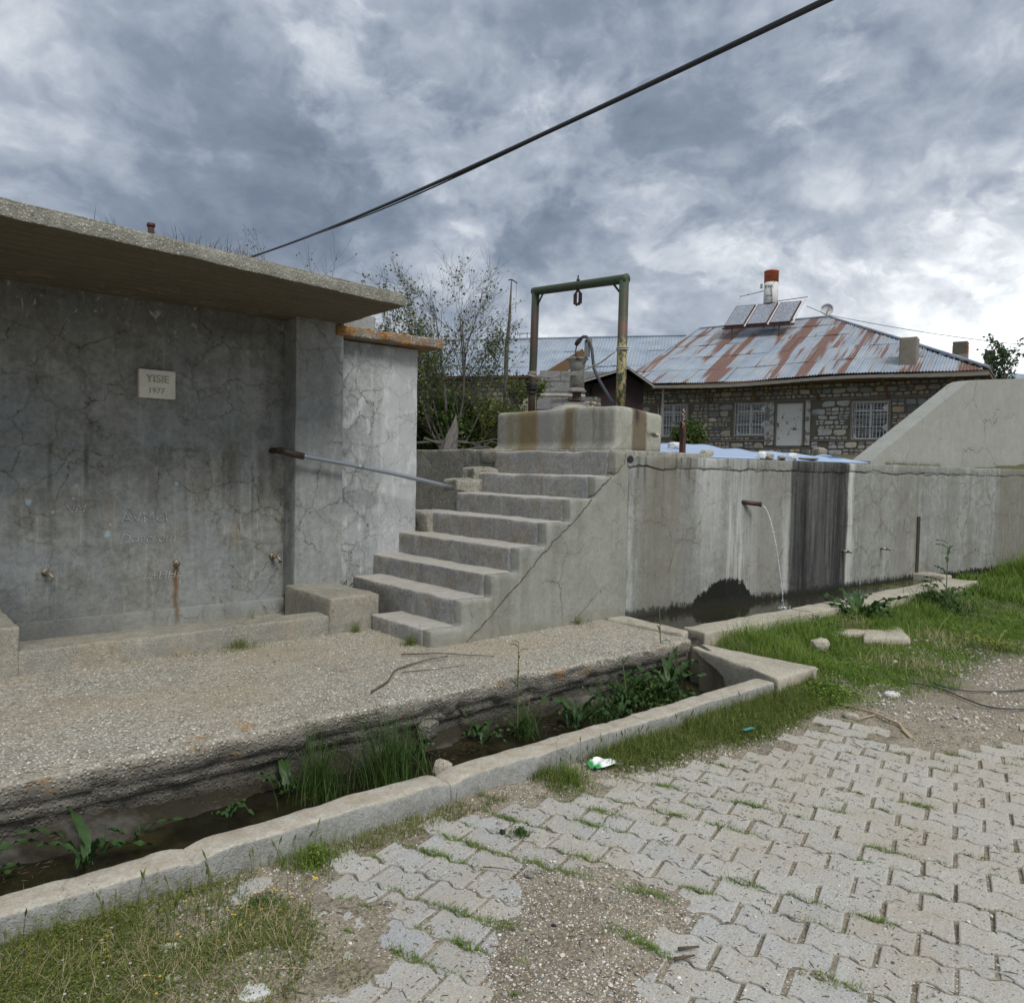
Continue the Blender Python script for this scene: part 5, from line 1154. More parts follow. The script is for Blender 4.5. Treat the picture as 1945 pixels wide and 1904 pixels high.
for a, b in (((RX0, 6, 8.66), (RX1, 6, 8.66)), ((RX1, 6, 8.66), (E1, -1, 5.22)), ((RX0, 6, 8.66), (E0, -1, 5.22))):
    MB().tube([HM @ Vector(a), HM @ Vector(((a[0]+b[0])/2, (a[1]+b[1])/2, (a[2]+b[2])/2+.01)), HM @ Vector(b)], .05, 8).build('ridge_cap', M['roof2'], roofo)
fa = MB(); xs = np.linspace(E0, E1, 40)
for k in range(39):
    za = 5.06+.05*math.sin(xs[k]*.8)-.03*math.exp(-((xs[k]+4)/2)**2); fa.box((xs[k], -1.04, za-.06), (xs[k+1]+.001, -1.0, za+.05), HM)
fa.build('fascia', M['fascia'], roofo)
def chimney(x, y, w, z0, z1, parent, brick=0., lab=None):
    c = MB(); wv = Matrix.Translation(HM @ Vector((x, y, 0))) @ Matrix.Rotation(HA-R(90), 4, 'Z')
    zs = z1-brick*(z1-z0)
    o = rbox('chimney', (-w/2, -w/2, z0), (w/2, w/2, zs), M['chimney'], parent, res=.12, r=.03, amp=.015, freq=3, seed=int(x*7), warp=lambda P: np.array([tuple(wv @ Vector(p)) for p in (P*np.array([1, 1, 1])-np.stack([0*P[:, 2], 0*P[:, 2], 0*P[:, 2]], -1))]))
    if brick:
        h = .075; k = 0; zz = zs
        while zz < z1-.01:
            n = 3
            for i in range(n):
                for s in (-1, 1):
                    a = -w/2+(i+(k % 2)*.25)*w/n-.0; b_ = min(w/2+.01, a+w/n-.012); 
                    if zz > z1-.16 and random.random() < .3: continue
                    MB().box((a, s*w/2-.06 if s > 0 else -w/2-.0, zz), (b_, w/2+.005 if s > 0 else -w/2+.06, zz+h-.012), wv).build('brick', M['brick'], o)
            MB().box((-w/2+.01, -w/2+.015, zz), (w/2-.01, w/2-.01, zz+h+.01), wv).build('core', M['mortar'], o)
            zz += h; k += 1
    return o
chimney(4.02, -.05, .56, 5.3, 6.48, house)
# solar water heater on the ridge
sh_ = thing('solar_water_heater', 'solar water heater with three glass panels and an orange topped white tank', 'water heater', H(2.6, -4.6, 8.0))
def SP(x, t, d=0):   # panel plane
    y = 4.0+1.25*t; return HM @ Vector((x+.12*t, y-d*.67, 8.17+1.12*t+.02*(-x-2.7)+d*.74))
for k in range(3):
    x0 = -4.22+k*1.02; x1 = x0+.90
    def slab_(a, b, c, d, h0, h1, m, nm, par):
        V = [SP(a, c, h0), SP(b, c, h0), SP(b, d, h0), SP(a, d, h0), SP(a, c, h1), SP(b, c, h1), SP(b, d, h1), SP(a, d, h1)]
        return MB().addm([tuple(v) for v in V], [(0, 3, 2, 1), (4, 5, 6, 7), (0, 1, 5, 4), (1, 2, 6, 5), (2, 3, 7, 6), (3, 0, 4, 7)]).build(nm, m, par)
    pn = slab_(x0, x1, 0, 1, 0, .08, M['rustred'], 'panel', sh_); slab_(x0+.035, x1-.035, .03, .97, .082, .092, M['collector'], 'glass', pn)
for x in (-3.27, -2.25, -1.17): MB().tube([SP(x, -.03, .03), SP(x, 1.08, .03)], .035, 8).build('rail', M['white'], sh_)
MB().tube([SP(-4.3, -.02, -.03), SP(-1.1, -.02, -.03)], .04, 8).build('rail', M['rustred'], sh_)
for x in (-3.85, -1.75): MB().tube([SP(x, .0, -.04), HM @ Vector((x, 3.95, 7.55))], .03, 8).build('leg', M['iron'], sh_)
tc = HM @ Vector((-2.60, 5.45, 0))
tb = MB().lathe([(.31, 9.35), (.318, 9.36), (.318, 10.32)], (tc.x, tc.y, 0), 28).build('tank', M['white'], sh_, True)
MB().lathe([(.319, 10.32), (.319, 10.80), (.33, 10.805), (.33, 10.84), (.30, 10.86)], (tc.x, tc.y, 0), 28).build('tank_top', M['orange'], tb, True)
MB().lathe([(.34, 9.30), (.34, 9.36)], (tc.x, tc.y, 0), 28).build('tank_ring', M['iron'], tb)
cdir = math.atan2(-tc.y, -tc.x)
def cyl(r, z0, off): return lambda c: Vector((tc.x+r*math.cos(cdir+(c.x+off)/r), tc.y+r*math.sin(cdir+(c.x+off)/r), z0+c.y))
text_mesh('IIMAK', .21, .0, M['ink'], 'lettering', tb, cyl(.322, 10.10, -.10), spacing=.75); text_mesh('DAVA', .12, .0, M['ink'], 'lettering', tb, cyl(.322, 9.68, -.10), spacing=.85)
text_mesh('ora', .17, .0, M['ink'], 'lettering', tb, cyl(.323, 10.55, -.10))
MB().tube([HM @ Vector((-2.55+.12, 5.13, 9.35)), HM @ Vector((-2.47, 5.12, 9.9)), HM @ Vector((-2.5, 5.12, 10.1))], .014, 6).build('crack_line', M['ink'], tb)
MB().tube([SP(-4.22, 1.02, .03), HM @ Vector((-4.0, 5.4, 9.85)), HM @ Vector((-2.88, 5.45, 10.0))], .025, 8).build('feed_pipe', M['white'], sh_)
MB().lathe([(.05, 0), (.055, .03), (.055, .17), (.05, .20)], tuple(HM @ Vector((-3.05, 5.45, 10.12))), 12).build('float_valve', M['white'], sh_, True)
MB().tube([HM @ Vector((-2.3, 5.4, 9.45)), HM @ Vector((-.95, 5.4, 9.5))], .02, 8).build('feed_pipe', M['galv'], sh_)
for s_ in (-.25, .25): MB().tube([HM @ Vector((-2.60+s_, 5.45, 9.33)), HM @ Vector((-2.60+s_, 5.3, 8.2))], .025, 6).build('leg', M['iron'], sh_)
# satellite dish
dp = HM @ Vector((-.25, 6.0, 8.98)); dm = Matrix.Translation(dp) @ (Vector((-dp.x, -dp.y, 2.5)).to_track_quat('Z', 'Y').to_matrix().to_4x4())
ds = thing('satellite_dish', 'small round satellite dish with blue lettering on the roof ridge', 'dish', tuple(HM @ Vector((-.25, 6.0, 8.62))))
MB().lathe([(.02, -.05), (.14, -.035), (.24, .0), (.27, .02), (.272, .026), (.24, .006), (.14, -.028), (.02, -.044)], n=30, M=dm).build('reflector', M['white'], ds, True)
lt = MB()
for k in range(17):
    a = math.radians(15+150*k/16); m_ = dm @ Matrix.Rotation(a, 4, 'Z'); lt.box((.185, -.012, -.012), (.185+.035+.015*(k % 3), .010, .002), m_)
lt.build('lettering', material('blue_lettering', lambda g: dict(c=(.06, .12, .35), r=.7)), ds)
MB().tube([dm @ Vector((0, -.1, -.03)), dp+Vector((.0, 0, -.42))], .022, 8).build('mast', M['iron'], ds); MB().tube([dm @ Vector((0, -.26, .0)), dm @ Vector((0, -.12, .30))], .012, 6).build('feed_arm', M['iron'], ds)
# chimneys beyond, standing on a neighbour building
nb2 = thing('neighbour_house', 'house hidden behind the ridge with two brick topped chimneys', 'house', H(-5, -13, 2.4))
hb((3.4, 12.6, 2.4), (9.0, 19, 6.2)).build('wall', M['chimney'], nb2)
MB().addm([tuple(HM @ Vector(v)) for v in ((3.3, 12.45, 6.1), (9.3, 12.45, 6.1), (9.3, 19.2, 6.1), (3.3, 19.2, 6.1), (6.3, 15.8, 6.9))], [(0, 1, 4), (1, 2, 4), (2, 3, 4), (3, 0, 4), (3, 2, 1, 0)]).build('roof', M['roof2'], nb2)
chimney(4.36, 12.9, .64, 6.0, 8.1, nb2, .26); chimney(5.35, 16.5, .46, 6.0, 8.1, nb2, .22)

# ------------------------------------------------------------ second building with the long zinc roof
b2 = thing('long_house', 'low stone house with a long pale blue metal roof behind the bare tree', 'house', (25, 29, 2.5))
A2 = Vector((28.95, 23.2, 0)); B2 = Vector((19.5, 36.6, 0)); T2 = (B2-A2).normalized(); N2 = Vector((-T2.y, T2.x, 0))
if N2.dot(-A2) < 0: N2 = -N2
M2 = Matrix(((T2.x, -N2.x, 0, A2.x), (T2.y, -N2.y, 0, A2.y), (0, 0, 1, 0), (0, 0, 0, 1)))
L2 = (B2-A2).length
MB().box((-.5, .6, 2.0), (L2, 7.4, 6.05), M2).build('wall', M['mortar'], b2)
rs = MB(); random.seed(5); zz = 2.6
while zz < 5.9:
    h = random.uniform(.12, .24); xx = -.5
    while xx < L2-.5:
        w = h*random.uniform(1.1, 2.4); V, F = stone_geo(xx, xx+w, zz, zz+h, .6, int(xx*99+zz*7)); rs.addm(V, F, M2); xx += w+.03
    zz += h+.03
tag(rs.build('rubble_stones', M['stone'], b2), kind='stuff')
ro2 = MB().addm([tuple(M2 @ Vector(v)) for v in ((-1, 0, 6.05), (L2, 0, 6.05), (L2, 4.2, 8.45), (-1, 4.2, 8.45), (-1, 8, 6.05), (L2, 8, 6.05))], [(0, 1, 2, 3), (3, 2, 5, 4), (0, 3, 4), (1, 5, 2), (0, 4, 5, 1)]).build('roof', M['brownwood'], b2)
sheets(ro2, (lambda x, t, d=0.: M2 @ Vector((x, 4.2*t, 6.12+2.45*t+d)), lambda t: -1, lambda t: L2, -1, L2), [0, .22, .62, 1.0], 1.5, M['roof2'], seed=9, wave=.16)
MB().tube([M2 @ Vector((-1, 4.2, 8.62)), M2 @ Vector((L2, 4.2, 8.62))], .05, 8).build('ridge_cap', M['roof2'], ro2)
an = MB(); ax = M2 @ Vector((7.4, 4.2, 8.6)); an.tube([ax, ax+Vector((0, 0, .35))], .02, 6).tube([ax+Vector((-.3, .45, .3)), ax+Vector((.3, -.45, .3))], .02, 6)
for s_ in (-1, 1): an.tube([ax+Vector((s_*.3, -s_*.45, .2)), ax+Vector((s_*.3, -s_*.45, .42))], .015, 6)
tag(an.build('roof_antenna', M['iron'], at=tuple(ax)), 'tiny antenna bar on the ridge of the long blue roof', 'antenna')

# ------------------------------------------------------------ yard clutter behind the cistern
shd = thing('shed', 'dark red sheet metal shed with a tarred gable roof', 'shed', (10.6, 9.4, 1.7))
sx0 = Vector((10.50, 9.88, 0)); sd = Vector((.64, -.55, 0)); sl_ = sd.length; sd.normalize(); sb = Vector((sd.y*-1, sd.x, 0)); sb = sb if sb.dot(sx0) > 0 else -sb
SM = Matrix(((sd.x, sb.x, 0, sx0.x), (sd.y, sb.y, 0, sx0.y), (0, 0, 1, 0), (0, 0, 0, 1)))
MB().box((-.05, 0, 1.6), (.86, 1.3, 3.17), SM).build('walls', M['darkred'], shd)
MB().prism([(-.05, 3.17), (.86, 3.17), (.52, 3.42)], lambda p: tuple(SM @ Vector((p[0], .005, p[1]))), lambda p: tuple(SM @ Vector((p[0], 1.3, p[1])))).build('gable', M['darkred'], shd)
MB().prism([(-.35, 3.16), (.52, 3.44), (.52, 3.47), (-.37, 3.19)], lambda p: tuple(SM @ Vector((p[0], -.28, p[1]))), lambda p: tuple(SM @ Vector((p[0], 1.45, p[1])))).build('roof', M['black'], shd)
MB().prism([(.525, 3.44), (1.0, 3.12), (1.02, 3.15), (.525, 3.47)], lambda p: tuple(SM @ Vector((p[0], -.28, p[1]))), lambda p: tuple(SM @ Vector((p[0], 1.45, p[1])))).build('roof', M['black'], shd)
MB().prism([(-.37, 3.14), (.52, 3.425), (.52, 3.45), (-.38, 3.17)], lambda p: tuple(SM @ Vector((p[0], -.31, p[1]))), lambda p: tuple(SM @ Vector((p[0], -.285, p[1])))).build('barge_board', M['greywood'], shd)
MB().prism([(.525, 3.425), (1.0, 3.105), (1.01, 3.13), (.525, 3.45)], lambda p: tuple(SM @ Vector((p[0], -.31, p[1]))), lambda p: tuple(SM @ Vector((p[0], -.285, p[1])))).build('barge_board', M['greywood'], shd)
random.seed(21)
def blockwork(name, label, cat, A, B, z0, rows, n, w, h, t, cap=True, jitter=.004):
    A = Vector(A); B = Vector(B); d = (B-A).normalized(); nn = Vector((-d.y, d.x, 0)); Mx = Matrix(((d.x, nn.x, 0, A.x), (d.y, nn.y, 0, A.y), (0, 0, 1, 0), (0, 0, 0, 1)))
    r_ = thing(name, label, cat, (A.x, A.y, z0))
    for k in range(rows):
        for i in range(n):
            x0 = (i-(k % 2)*.5)*w; 
            if x0+w < .05: continue
            x0 = max(0, x0)
            MB().box((x0+.006, random.gauss(0, jitter), z0+k*h+.006), (min((i+1-(k % 2)*.5)*w, n*w)-.006, t, z0+(k+1)*h-.006), Mx).build('block', M['block'], r_)
    MB().box((.01, .012, z0), (n*w-.01, t-.01, z0+rows*h), Mx).build('mortar', M['mortar'], r_)
    return r_
blockwork('block_wall', 'grey concrete block wall seen between the pump and the shed', 'wall', (10.22, 11.12, 0), (11.3, 10.19, 0), 1.7, 9, 4, .40, .20, .15)
blockwork('block_stack', 'low pale block pier with a slab top behind the left frame post', 'wall', (7.98, 9.04, 0), (8.9, 8.25, 0), 1.92, 4, 3, .40, .20, .18)
cpb = rbox('slab_lid', (0, 0, 0), (1.0, .3, .045), M['rim'], None, res=.08, r=.015, amp=.006, seed=130, at=(8.4, 8.6, 2.72), warp=lambda P: np.stack([7.95+P[:, 0]*.76+P[:, 1]*.65, 9.08-P[:, 0]*.65+P[:, 1]*.76, 2.725+P[:, 2]], -1)); tag(cpb, 'thin pale concrete lid lying on the block pier', 'slab')
rbox_ = rbox('concrete_post', (7.86, 8.98, 1.7), (8.10, 9.20, 2.80), M['retain'], None, res=.06, r=.03, amp=.012, seed=131, at=(7.98, 9.1, 1.7)); tag(rbox_, 'rough pale concrete stub beside the left frame post', 'post')
pk = MB().box((-.9, -.03, -.12), (.9, .03, .12), Matrix.Translation((11.9, 12.6, 3.68)) @ Matrix.Rotation(math.atan2(-.75, .9), 4, 'Z') @ Matrix.Rotation(R(-33), 4, 'Y'))
tag(pk.build('plank', M['brownwood'], at=(11.9, 12.6, 3.68)), 'brown plank leaning diagonally behind the pump head', 'plank')
# pale blue sheet over the low lean-to, held down by stones
lean = thing('lean_to', 'low lean-to roofed by a pale blue sheet just behind the long wall', 'shelter', (8.3, 5.3, 1.5))
sxx = np.linspace(0, 1, 36); tyy = np.linspace(0, 1, 12); V = []
nearP = [(6.30, 5.10, 1.775), (10.5, 4.80, 1.775)]; farP = [(7.35, 6.25, 1.985), (9.75, 4.98, 1.845)]
for s in sxx:
    for t in tyy:
        a = [nearP[0][i]*(1-s)+nearP[1][i]*s for i in range(3)]; b = [farP[0][i]*(1-s)+farP[1][i]*s for i in range(3)]
        if s > .93: pass
        p = [a[i]*(1-t)+b[i]*t for i in range(3)]; V.append((p[0], p[1], p[2]+.012*math.sin(s*17+t*3)*t+.010*math.sin(s*41)*t-.03*math.exp(-((s-.62)/.06)**2)*t))
F = [(i*12+j, (i+1)*12+j, (i+1)*12+j+1, i*12+j+1) for i in range(35) for j in range(11)]
Vn = [(v[0], v[1], v[2]-.012) for v in V]; nV = len(V)
m = MB().addm(V+Vn, F+[tuple(nV+i for i in f[::-1]) for f in F]+[((i)*12, nV+i*12, nV+(i+1)*12, (i+1)*12) for i in range(35)]+[((i)*12+11, (i+1)*12+11, nV+(i+1)*12+11, nV+i*12+11) for i in range(35)])
m.build('sheet', M['tarp'], lean, True)
MB().box((6.5, 5.35, 1.4), (6.6, 5.45, 1.78)).box((9.9, 4.95, 1.4), (10.0, 5.05, 1.77)).build('post', M['greywood'], lean)
def sheet_z(x, y):
    best = None
    for v in V:
        d = (v[0]-x)**2+(v[1]-y)**2
        if best is None or d < best[0]: best = (d, v[2])
    return best[1]
def boulder(name, label, cat, c, s, mat, seed, group=None, sub=2, parent=None, amp=.16, rot=0):
    bm = bmesh.new(); bmesh.ops.create_icosphere(bm, subdivisions=sub, radius=1); V = np.array([v.co[:] for v in bm.verts]); F = np.array([[v.index for v in f.verts] for f in bm.faces]); bm.free()
    Q = np.sign(V)*np.abs(V)**.7; nn = fbm(V+seed*3.1, 1.4, 3, seed); W = Q*(1+amp*nn[:, None]*2)*np.array(s); ca, sa = math.cos(rot), math.sin(rot)
    W = np.stack([W[:, 0]*ca-W[:, 1]*sa, W[:, 0]*sa+W[:, 1]*ca, W[:, 2]], -1)
    o = newobj(name, mesh(name, W, F, False), mat, parent, c); return tag(o, label, cat, group) if label else o
for k, (x, y, s, mt, lab) in enumerate([
    (7.30, 5.62, (.085, .06, .042), 'white', 'whitish brick lying at the left end of the blue sheet'), (7.22, 5.12, (.09, .055, .035), 'rim', 'pale brick second from the left on the blue sheet'),
    (8.10, 4.98, (.055, .05, .05), 'foam', 'round white stone near the middle of the blue sheet'), (8.2, 4.94, (.05, .045, .04), 'rim', 'small tan stone right of the round white one'),
    (8.50, 4.96, (.09, .05, .03), 'rim', 'flat tan stone lying left of the big white lump'), (8.75, 4.97, (.075, .06, .045), 'foam', 'big white lump with a smooth top on the sheet'),
    (9.1, 4.95, (.16, .07, .02), 'block', 'flat dark slab at the right end of the blue sheet'), (9.75, 5.15, (.08, .07, .06), 'trim', 'orange tan stone beyond the right end of the sheet')]):
    zz = sheet_z(x, y) if k < 7 else 1.86
    boulder('stone', lab, 'stone', (x, y, zz+s[2]*.7), s, M[mt], 200+k, rot=random.uniform(-.8, .8))
rpst = thing('rusty_stake', 'red brown steel stake with a short chain standing behind the long wall', 'post', (6.96, 5.25, 1.6))
MB().box((6.935, 5.225, 1.55), (6.985, 5.275, 2.15)).box((6.95, 5.24, 2.15), (6.968, 5.258, 2.29)).build('stake', M['rustred'], rpst)
cm = MB()
for k in range(9): cm.lathe([(.012, -.004), (.016, 0), (.012, .004)], n=8, M=Matrix.Translation((6.925+.008*math.sin(k*2), 5.222, 2.27-.022*k)) @ Matrix.Rotation(R(90), 4, 'Y' if k % 2 else 'X'))
cm.build('chain', M['brass'], rpst)
# antenna pole made of a rough branch
ap = thing('antenna_pole', 'crooked thin pole with a small bar on top behind the bare tree', 'pole', (16.2, 19.25, 2.3))
MB().tube([(16.2, 19.25, 2.2), (16.22, 19.24, 5.4), (16.30, 19.22, 6.4), (16.34, 19.24, 7.1), (16.38, 19.25, 7.66)], [.09, .07, .05, .03, .02], 7).build('pole', M['bark'], ap, True)
MB().tube([(16.30, 19.32, 7.64), (16.38, 19.25, 7.66), (16.52, 19.13, 7.55)], .022, 6).build('bar', M['iron'], ap); MB().tube([(16.50, 19.15, 7.56), (16.49, 19.16, 6.6)], .006, 5).build('wire', M['black'], ap)
# overhead cables
a = Vector((6.416, 15.84, 5.83)); b = Vector((4.057, 2.195, 4.157)); d_ = b-a
cb = MB().tube([a-d_*.6+Vector((0, 0, .3))]+[a+d_*t+Vector((0, 0, -.10*4*t*(1-t))) for t in np.linspace(0, 1.0, 24)]+[a+d_*1.5+Vector((0, 0, .2))], .0185, 10).tube([a+d_*t+Vector((.012*math.cos(t*9), 0, -.10*4*t*(1-t)+.017*math.sin(t*9)-.02)) for t in np.linspace(0, 1.15, 60)], .0085, 8)
tag(cb.build('power_cable', M['black'], smooth=True, at=tuple(a)), 'thick black twisted cable crossing the sky from lower left to upper right', 'cable')
pA = HM @ Vector((-1.0, 5.4, 9.1)); pB = HM @ Vector((-.25, 6, 8.75)); pC = Vector((52, 8, 8.2))
tag(MB().tube([pA, pB]+[tuple(pB*(1-t)+pC*t+Vector((0, 0, -.9*4*t*(1-t)*.5))) for t in np.linspace(.05, 1, 14)], .014, 5).build('thin_wire', M['hose'], at=tuple(pA)), 'thin wire running from the solar heater past the chimneys to the right', 'wire')
# ------------------------------------------------------------ vegetation
def blades(n, x, y, z, h, w, lean=.35, seg=3, bend=.5, rs=None):
    """n tapering grass blades as one vertex/face pair"""
    a = RNG.uniform(0, 2*np.pi, n); l = np.abs(RNG.normal(lean, lean*.5, n)); V = []; t = np.linspace(0, 1, seg+1)
    dx, dy = np.cos(a), np.sin(a); fa = a+np.pi/2+RNG.uniform(-.8, .8, n); wx, wy_ = np.cos(fa)*w, np.sin(fa)*w
    P = []
    for k, tt in enumerate(t):
        off = l*h*(tt**(1+bend)); zz = z+h*(tt-.22*l*tt*tt); ww_ = (1-tt)**.7
        cx_, cy_ = x+dx*off, y+dy*off
        if k < seg: P += [np.stack([cx_-wx*ww_, cy_-wy_*ww_, zz], -1), np.stack([cx_+wx*ww_, cy_+wy_*ww_, zz], -1)]
        else: P += [np.stack([cx_, cy_, zz], -1)]
    V = np.stack(P, 1).reshape(-1, 3); m = 2*seg+1; F = []
    for k in range(seg-1): F += [(2*k, 2*k+1, 2*k+3), (2*k, 2*k+3, 2*k+2)]
    F += [(2*seg-2, 2*seg-1, 2*seg)]
    F = (np.array(F)[None]+(np.arange(n)*m)[:, None, None]).reshape(-1, 3); return V, F
def join(parts):
    V = []; F = []; b = 0
    for v, f in parts: V.append(v); F.append(f+b); b += len(v)
    return np.concatenate(V), np.concatenate(F)
def leaves(n, P, size, flat=.5, aspect=.45):
    """small rhombic leaves at points P"""
    D = RNG.normal(0, 1, (n, 3)); D[:, 2] *= flat; D /= np.linalg.norm(D, axis=1)[:, None]; U = RNG.normal(0, 1, (n, 3)); S = np.cross(D, U); S /= np.linalg.norm(S, axis=1)[:, None]+1e-9
    s = np.asarray(size)[:, None] if np.ndim(size) else size; a = P; b = P+D*s*.5+S*s*aspect*.5; c = P+D*s; d = P+D*s*.5-S*s*aspect*.5
    return np.stack([a, b, c, d], 1).reshape(-1, 3), (np.array([[0, 1, 2], [0, 2, 3]])[None]+(np.arange(n)*4)[:, None, None]).reshape(-1, 3)
def stuff(name, VF, mat, lab=None, cat=None): return tag(newobj(name, mesh(name, VF[0], VF[1].astype(np.int64)), mat), lab, cat, kind='stuff')

# -- grass field on the right
def gkeep(x, y):
    n = n2(x, y, 1.1, 4, 61); n_ = n2(x, y, 3.3, 3, 62)
    edge = 2.42+.12*np.sin(x*1.9)+.32*sstep(x, 5.2, 5.6)*0-.26*sstep(x, 5.3, 7.0)+.22*n
    dens = sstep(y-edge, -.08, .34)*(.25+.85*sstep(n_+.25*n, -.30, .30))
    inside_tr = (y > 3.86-(x-5.5)*.03) & (x < 11.42); rim_ = (x < 5.60) & (y > 2.88); wall_ = y > wy(x)-.02
    dens = dens*sstep(x+.5*n2(x, y, 1.3, 3, 64), 3.7, 5.4)
    return (RNG.uniform(0, 1, len(x)) < dens) & ~inside_tr & ~rim_ & ~wall_ & (x > 3.4)
parts = []
x, y = scatter(300000, 3.5, 9.2, 1.9, 4.0, gkeep); lush = sstep(n2(x, y, .8, 3, 63)+.5*sstep(y, 2.7, 3.5), .1, .8); h = RNG.gamma(4, .011, len(x))*(.6+1.8*lush)
parts.append(blades(len(x), x, y, ground_z(x, y)-.004, h, .0024, .55, 2))
x, y = scatter(200000, 9.2, 17.5, 1.2, 4.9, gkeep); lush = sstep(n2(x, y, .8, 3, 63)+.5*sstep(y, 2.7, 3.5), .1, .8); h = RNG.gamma(4, .015, len(x))*(.6+1.6*lush)*(1+.8*sstep(x, 12, 14))
parts.append(blades(len(x), x, y, ground_z(x, y)-.004, h, .0045, .5, 2))
stuff('grass', join(parts), M['grass'])
# -- weeds along the outside of the kerb
def kkeep(x, y):
    n = n2(x, y, 1.6, 4, 71); d = sstep(y-(2.62-.05*n-.10*np.exp(-((x-4.2)/.6)**2)), -.10, .16); cl = sstep(n2(x, y*0, 1.3, 3, 72)+.45*sstep(x, 2.9, 3.8)-.02, -.05, .35)
    return (RNG.uniform(0, 1, len(x)) < d*cl) & (y < 2.915)
x, y = scatter(90000, 2.65, 5.5, 2.35, 2.915, kkeep); h = RNG.gamma(4, .013, len(x))*(.55+.6*sstep(y, 2.6, 2.9))
p1 = blades(len(x), x, y, ground_z(x, y)-.003, h, .0018, .5, 3)
x, y = scatter(2500, 1.3, 2.7, 2.78, 2.915, lambda x, y: n2(x, y, 2.5, 3, 73) > .12); p2 = blades(len(x), x, y, ground_z(x, y)-.003, RNG.gamma(4, .010, len(x)), .0015, .5, 3)
stuff('kerb_grass', join([p1, p2]), M['weed'])
# -- rough weeds in the near left corner
def lkeep(x, y):
    n = n2(x, y, 3.2, 4, 81); e = 1.22+.10*n2(x, y, 4, 3, 82); d = sstep(e-x, -.05, .15)*(.25+.85*sstep(n+.45*sstep(.75-x, -.1, .3), -.1, .25))
    return (RNG.uniform(0, 1, len(x)) < d) & (y < 2.915) & ~((x > .62) & inpoly(x, y, PAVE) & (RNG.uniform(0, 1, len(x)) < .8))
x, y = scatter(80000, -.3, 1.45, 2.05, 2.915, lkeep); h = RNG.gamma(3.5, .0075, len(x))*(.55+.7*sstep(n2(x, y, 2.1, 3, 83), -.2, .5)); pA = blades(len(x), x, y, ground_z(x, y)-.003, h, .0014, .7, 3)
x, y = scatter(60000, -.3, 1.45, 2.05, 2.915, lkeep); P = np.stack([x, y, ground_z(x, y)+RNG.uniform(.0, .045, len(x))*(.4+.6*sstep(n2(x, y, 2.1, 3, 83), -.2, .5))], -1); pB = leaves(len(x), P, RNG.uniform(.006, .013, len(x)), .45, .55)
stuff('corner_weeds', join([pA, pB]), M['weed'])
x, y = scatter(16000, -.3, 1.5, 2.05, 2.9, lkeep); P = np.stack([x, y, ground_z(x, y)+.004], -1); stuff('dry_litter', leaves(len(x), P, RNG.uniform(.006, .022, len(x)), .12, .14), M['straw'])
# seed-bearing stalks
def stalks(name, xs, ys, hs, mat, head=True, lab=None):
    V = []; F = []; m = MB()
    for x_, y_, h_ in zip(xs, ys, hs):
        z_ = float(ground_z(np.array([x_]), np.array([y_]))[0]); a_ = random.uniform(0, 6.28); l_ = h_*random.uniform(.05, .3)
        pts = [(x_+math.cos(a_)*l_*t*t, y_+math.sin(a_)*l_*t*t, z_+h_*t) for t in (0, .4, .75, 1)]; m.tube(pts, [.0011, .001, .0009, .0006], 4, False)
        if head: m.tube([pts[2], tuple((pts[2][i]+pts[3][i])/2 for i in range(3)), pts[3]], [.0012, .0042, .0008], 5, False)
    return tag(m.build(name, mat, smooth=True, at=(xs[0], ys[0], 0)), kind='stuff')
xs = np.concatenate([RNG.uniform(.2, 1.45, 70), RNG.uniform(2.8, 5.2, 90)]); ys = np.concatenate([RNG.uniform(2.62, 2.9, 70), RNG.uniform(2.66, 2.9, 90)])
stalks('seed_stalks', xs, ys, RNG.uniform(.06, .16, len(xs)), M['weed'])
# -- grass tufts in the paving joints
tx, ty = scatter(900, 1.3, 6, .9, 2.75, lambda x, y: (inpoly(x, y, PAVE)) & (n2(x, y, 1.5, 3, 91)+.5*sstep(y, 1.5, 2.6)-.10*sstep(x, 3.5, 4.5) > .08))
fix = [(1.93, 2.61), (1.86, 2.60), (1.80, 2.52), (1.98, 2.66), (2.31, 2.66), (2.07, 2.56), (2.50, 2.35), (2.37, 2.20), (2.22, 2.14), (2.15, 2.27), (1.60, 2.16), (1.68, 2.03), (1.55, 2.0), (1.36, 2.06), (2.34, 1.80), (2.44, 1.72), (2.25, 1.86), (1.95, 1.66), (2.05, 1.60), (3.02, 1.95), (3.35, 2.05), (2.9, 2.2), (3.1, 2.4), (2.75, 2.45), (2.65, 1.65), (2.70, 1.42), (2.78, 1.20), (2.55, 1.30), (2.38, 1.12), (3.6, 1.75), (3.3, 1.4), (3.9, 1.5)]
sel = RNG.choice(len(tx), min(210, len(tx)), replace=False); tx, ty = tx[sel], ty[sel]
def snap(x, y):      # move a tuft to the nearest long joint between paver rows
    d = np.array([x, y])-O; c = d@ec; j = round(c/PW); return x+ec[0]*(j*PW-c), y+ec[1]*(j*PW-c)
parts = []
for k, (a, b) in enumerate(list(zip(tx, ty))+fix):
    a, b = snap(a, b); big_ = k >= len(tx); n = random.randint(110, 260) if big_ else random.randint(14, 60); s_ = random.uniform(.035, .065) if big_ else random.uniform(.012, .035)
    t = RNG.normal(0, s_, n); v = RNG.normal(0, s_*.28, n); x = a+er[0]*t+ec[0]*v; y = b+er[1]*t+ec[1]*v
    parts.append(blades(n, x, y, np.maximum(ground_z(x, y), -.004), RNG.gamma(5, .0036 if big_ else .0027, n), .0013, .8, 2))
stuff('paving_tufts', join(parts), M['grass'])
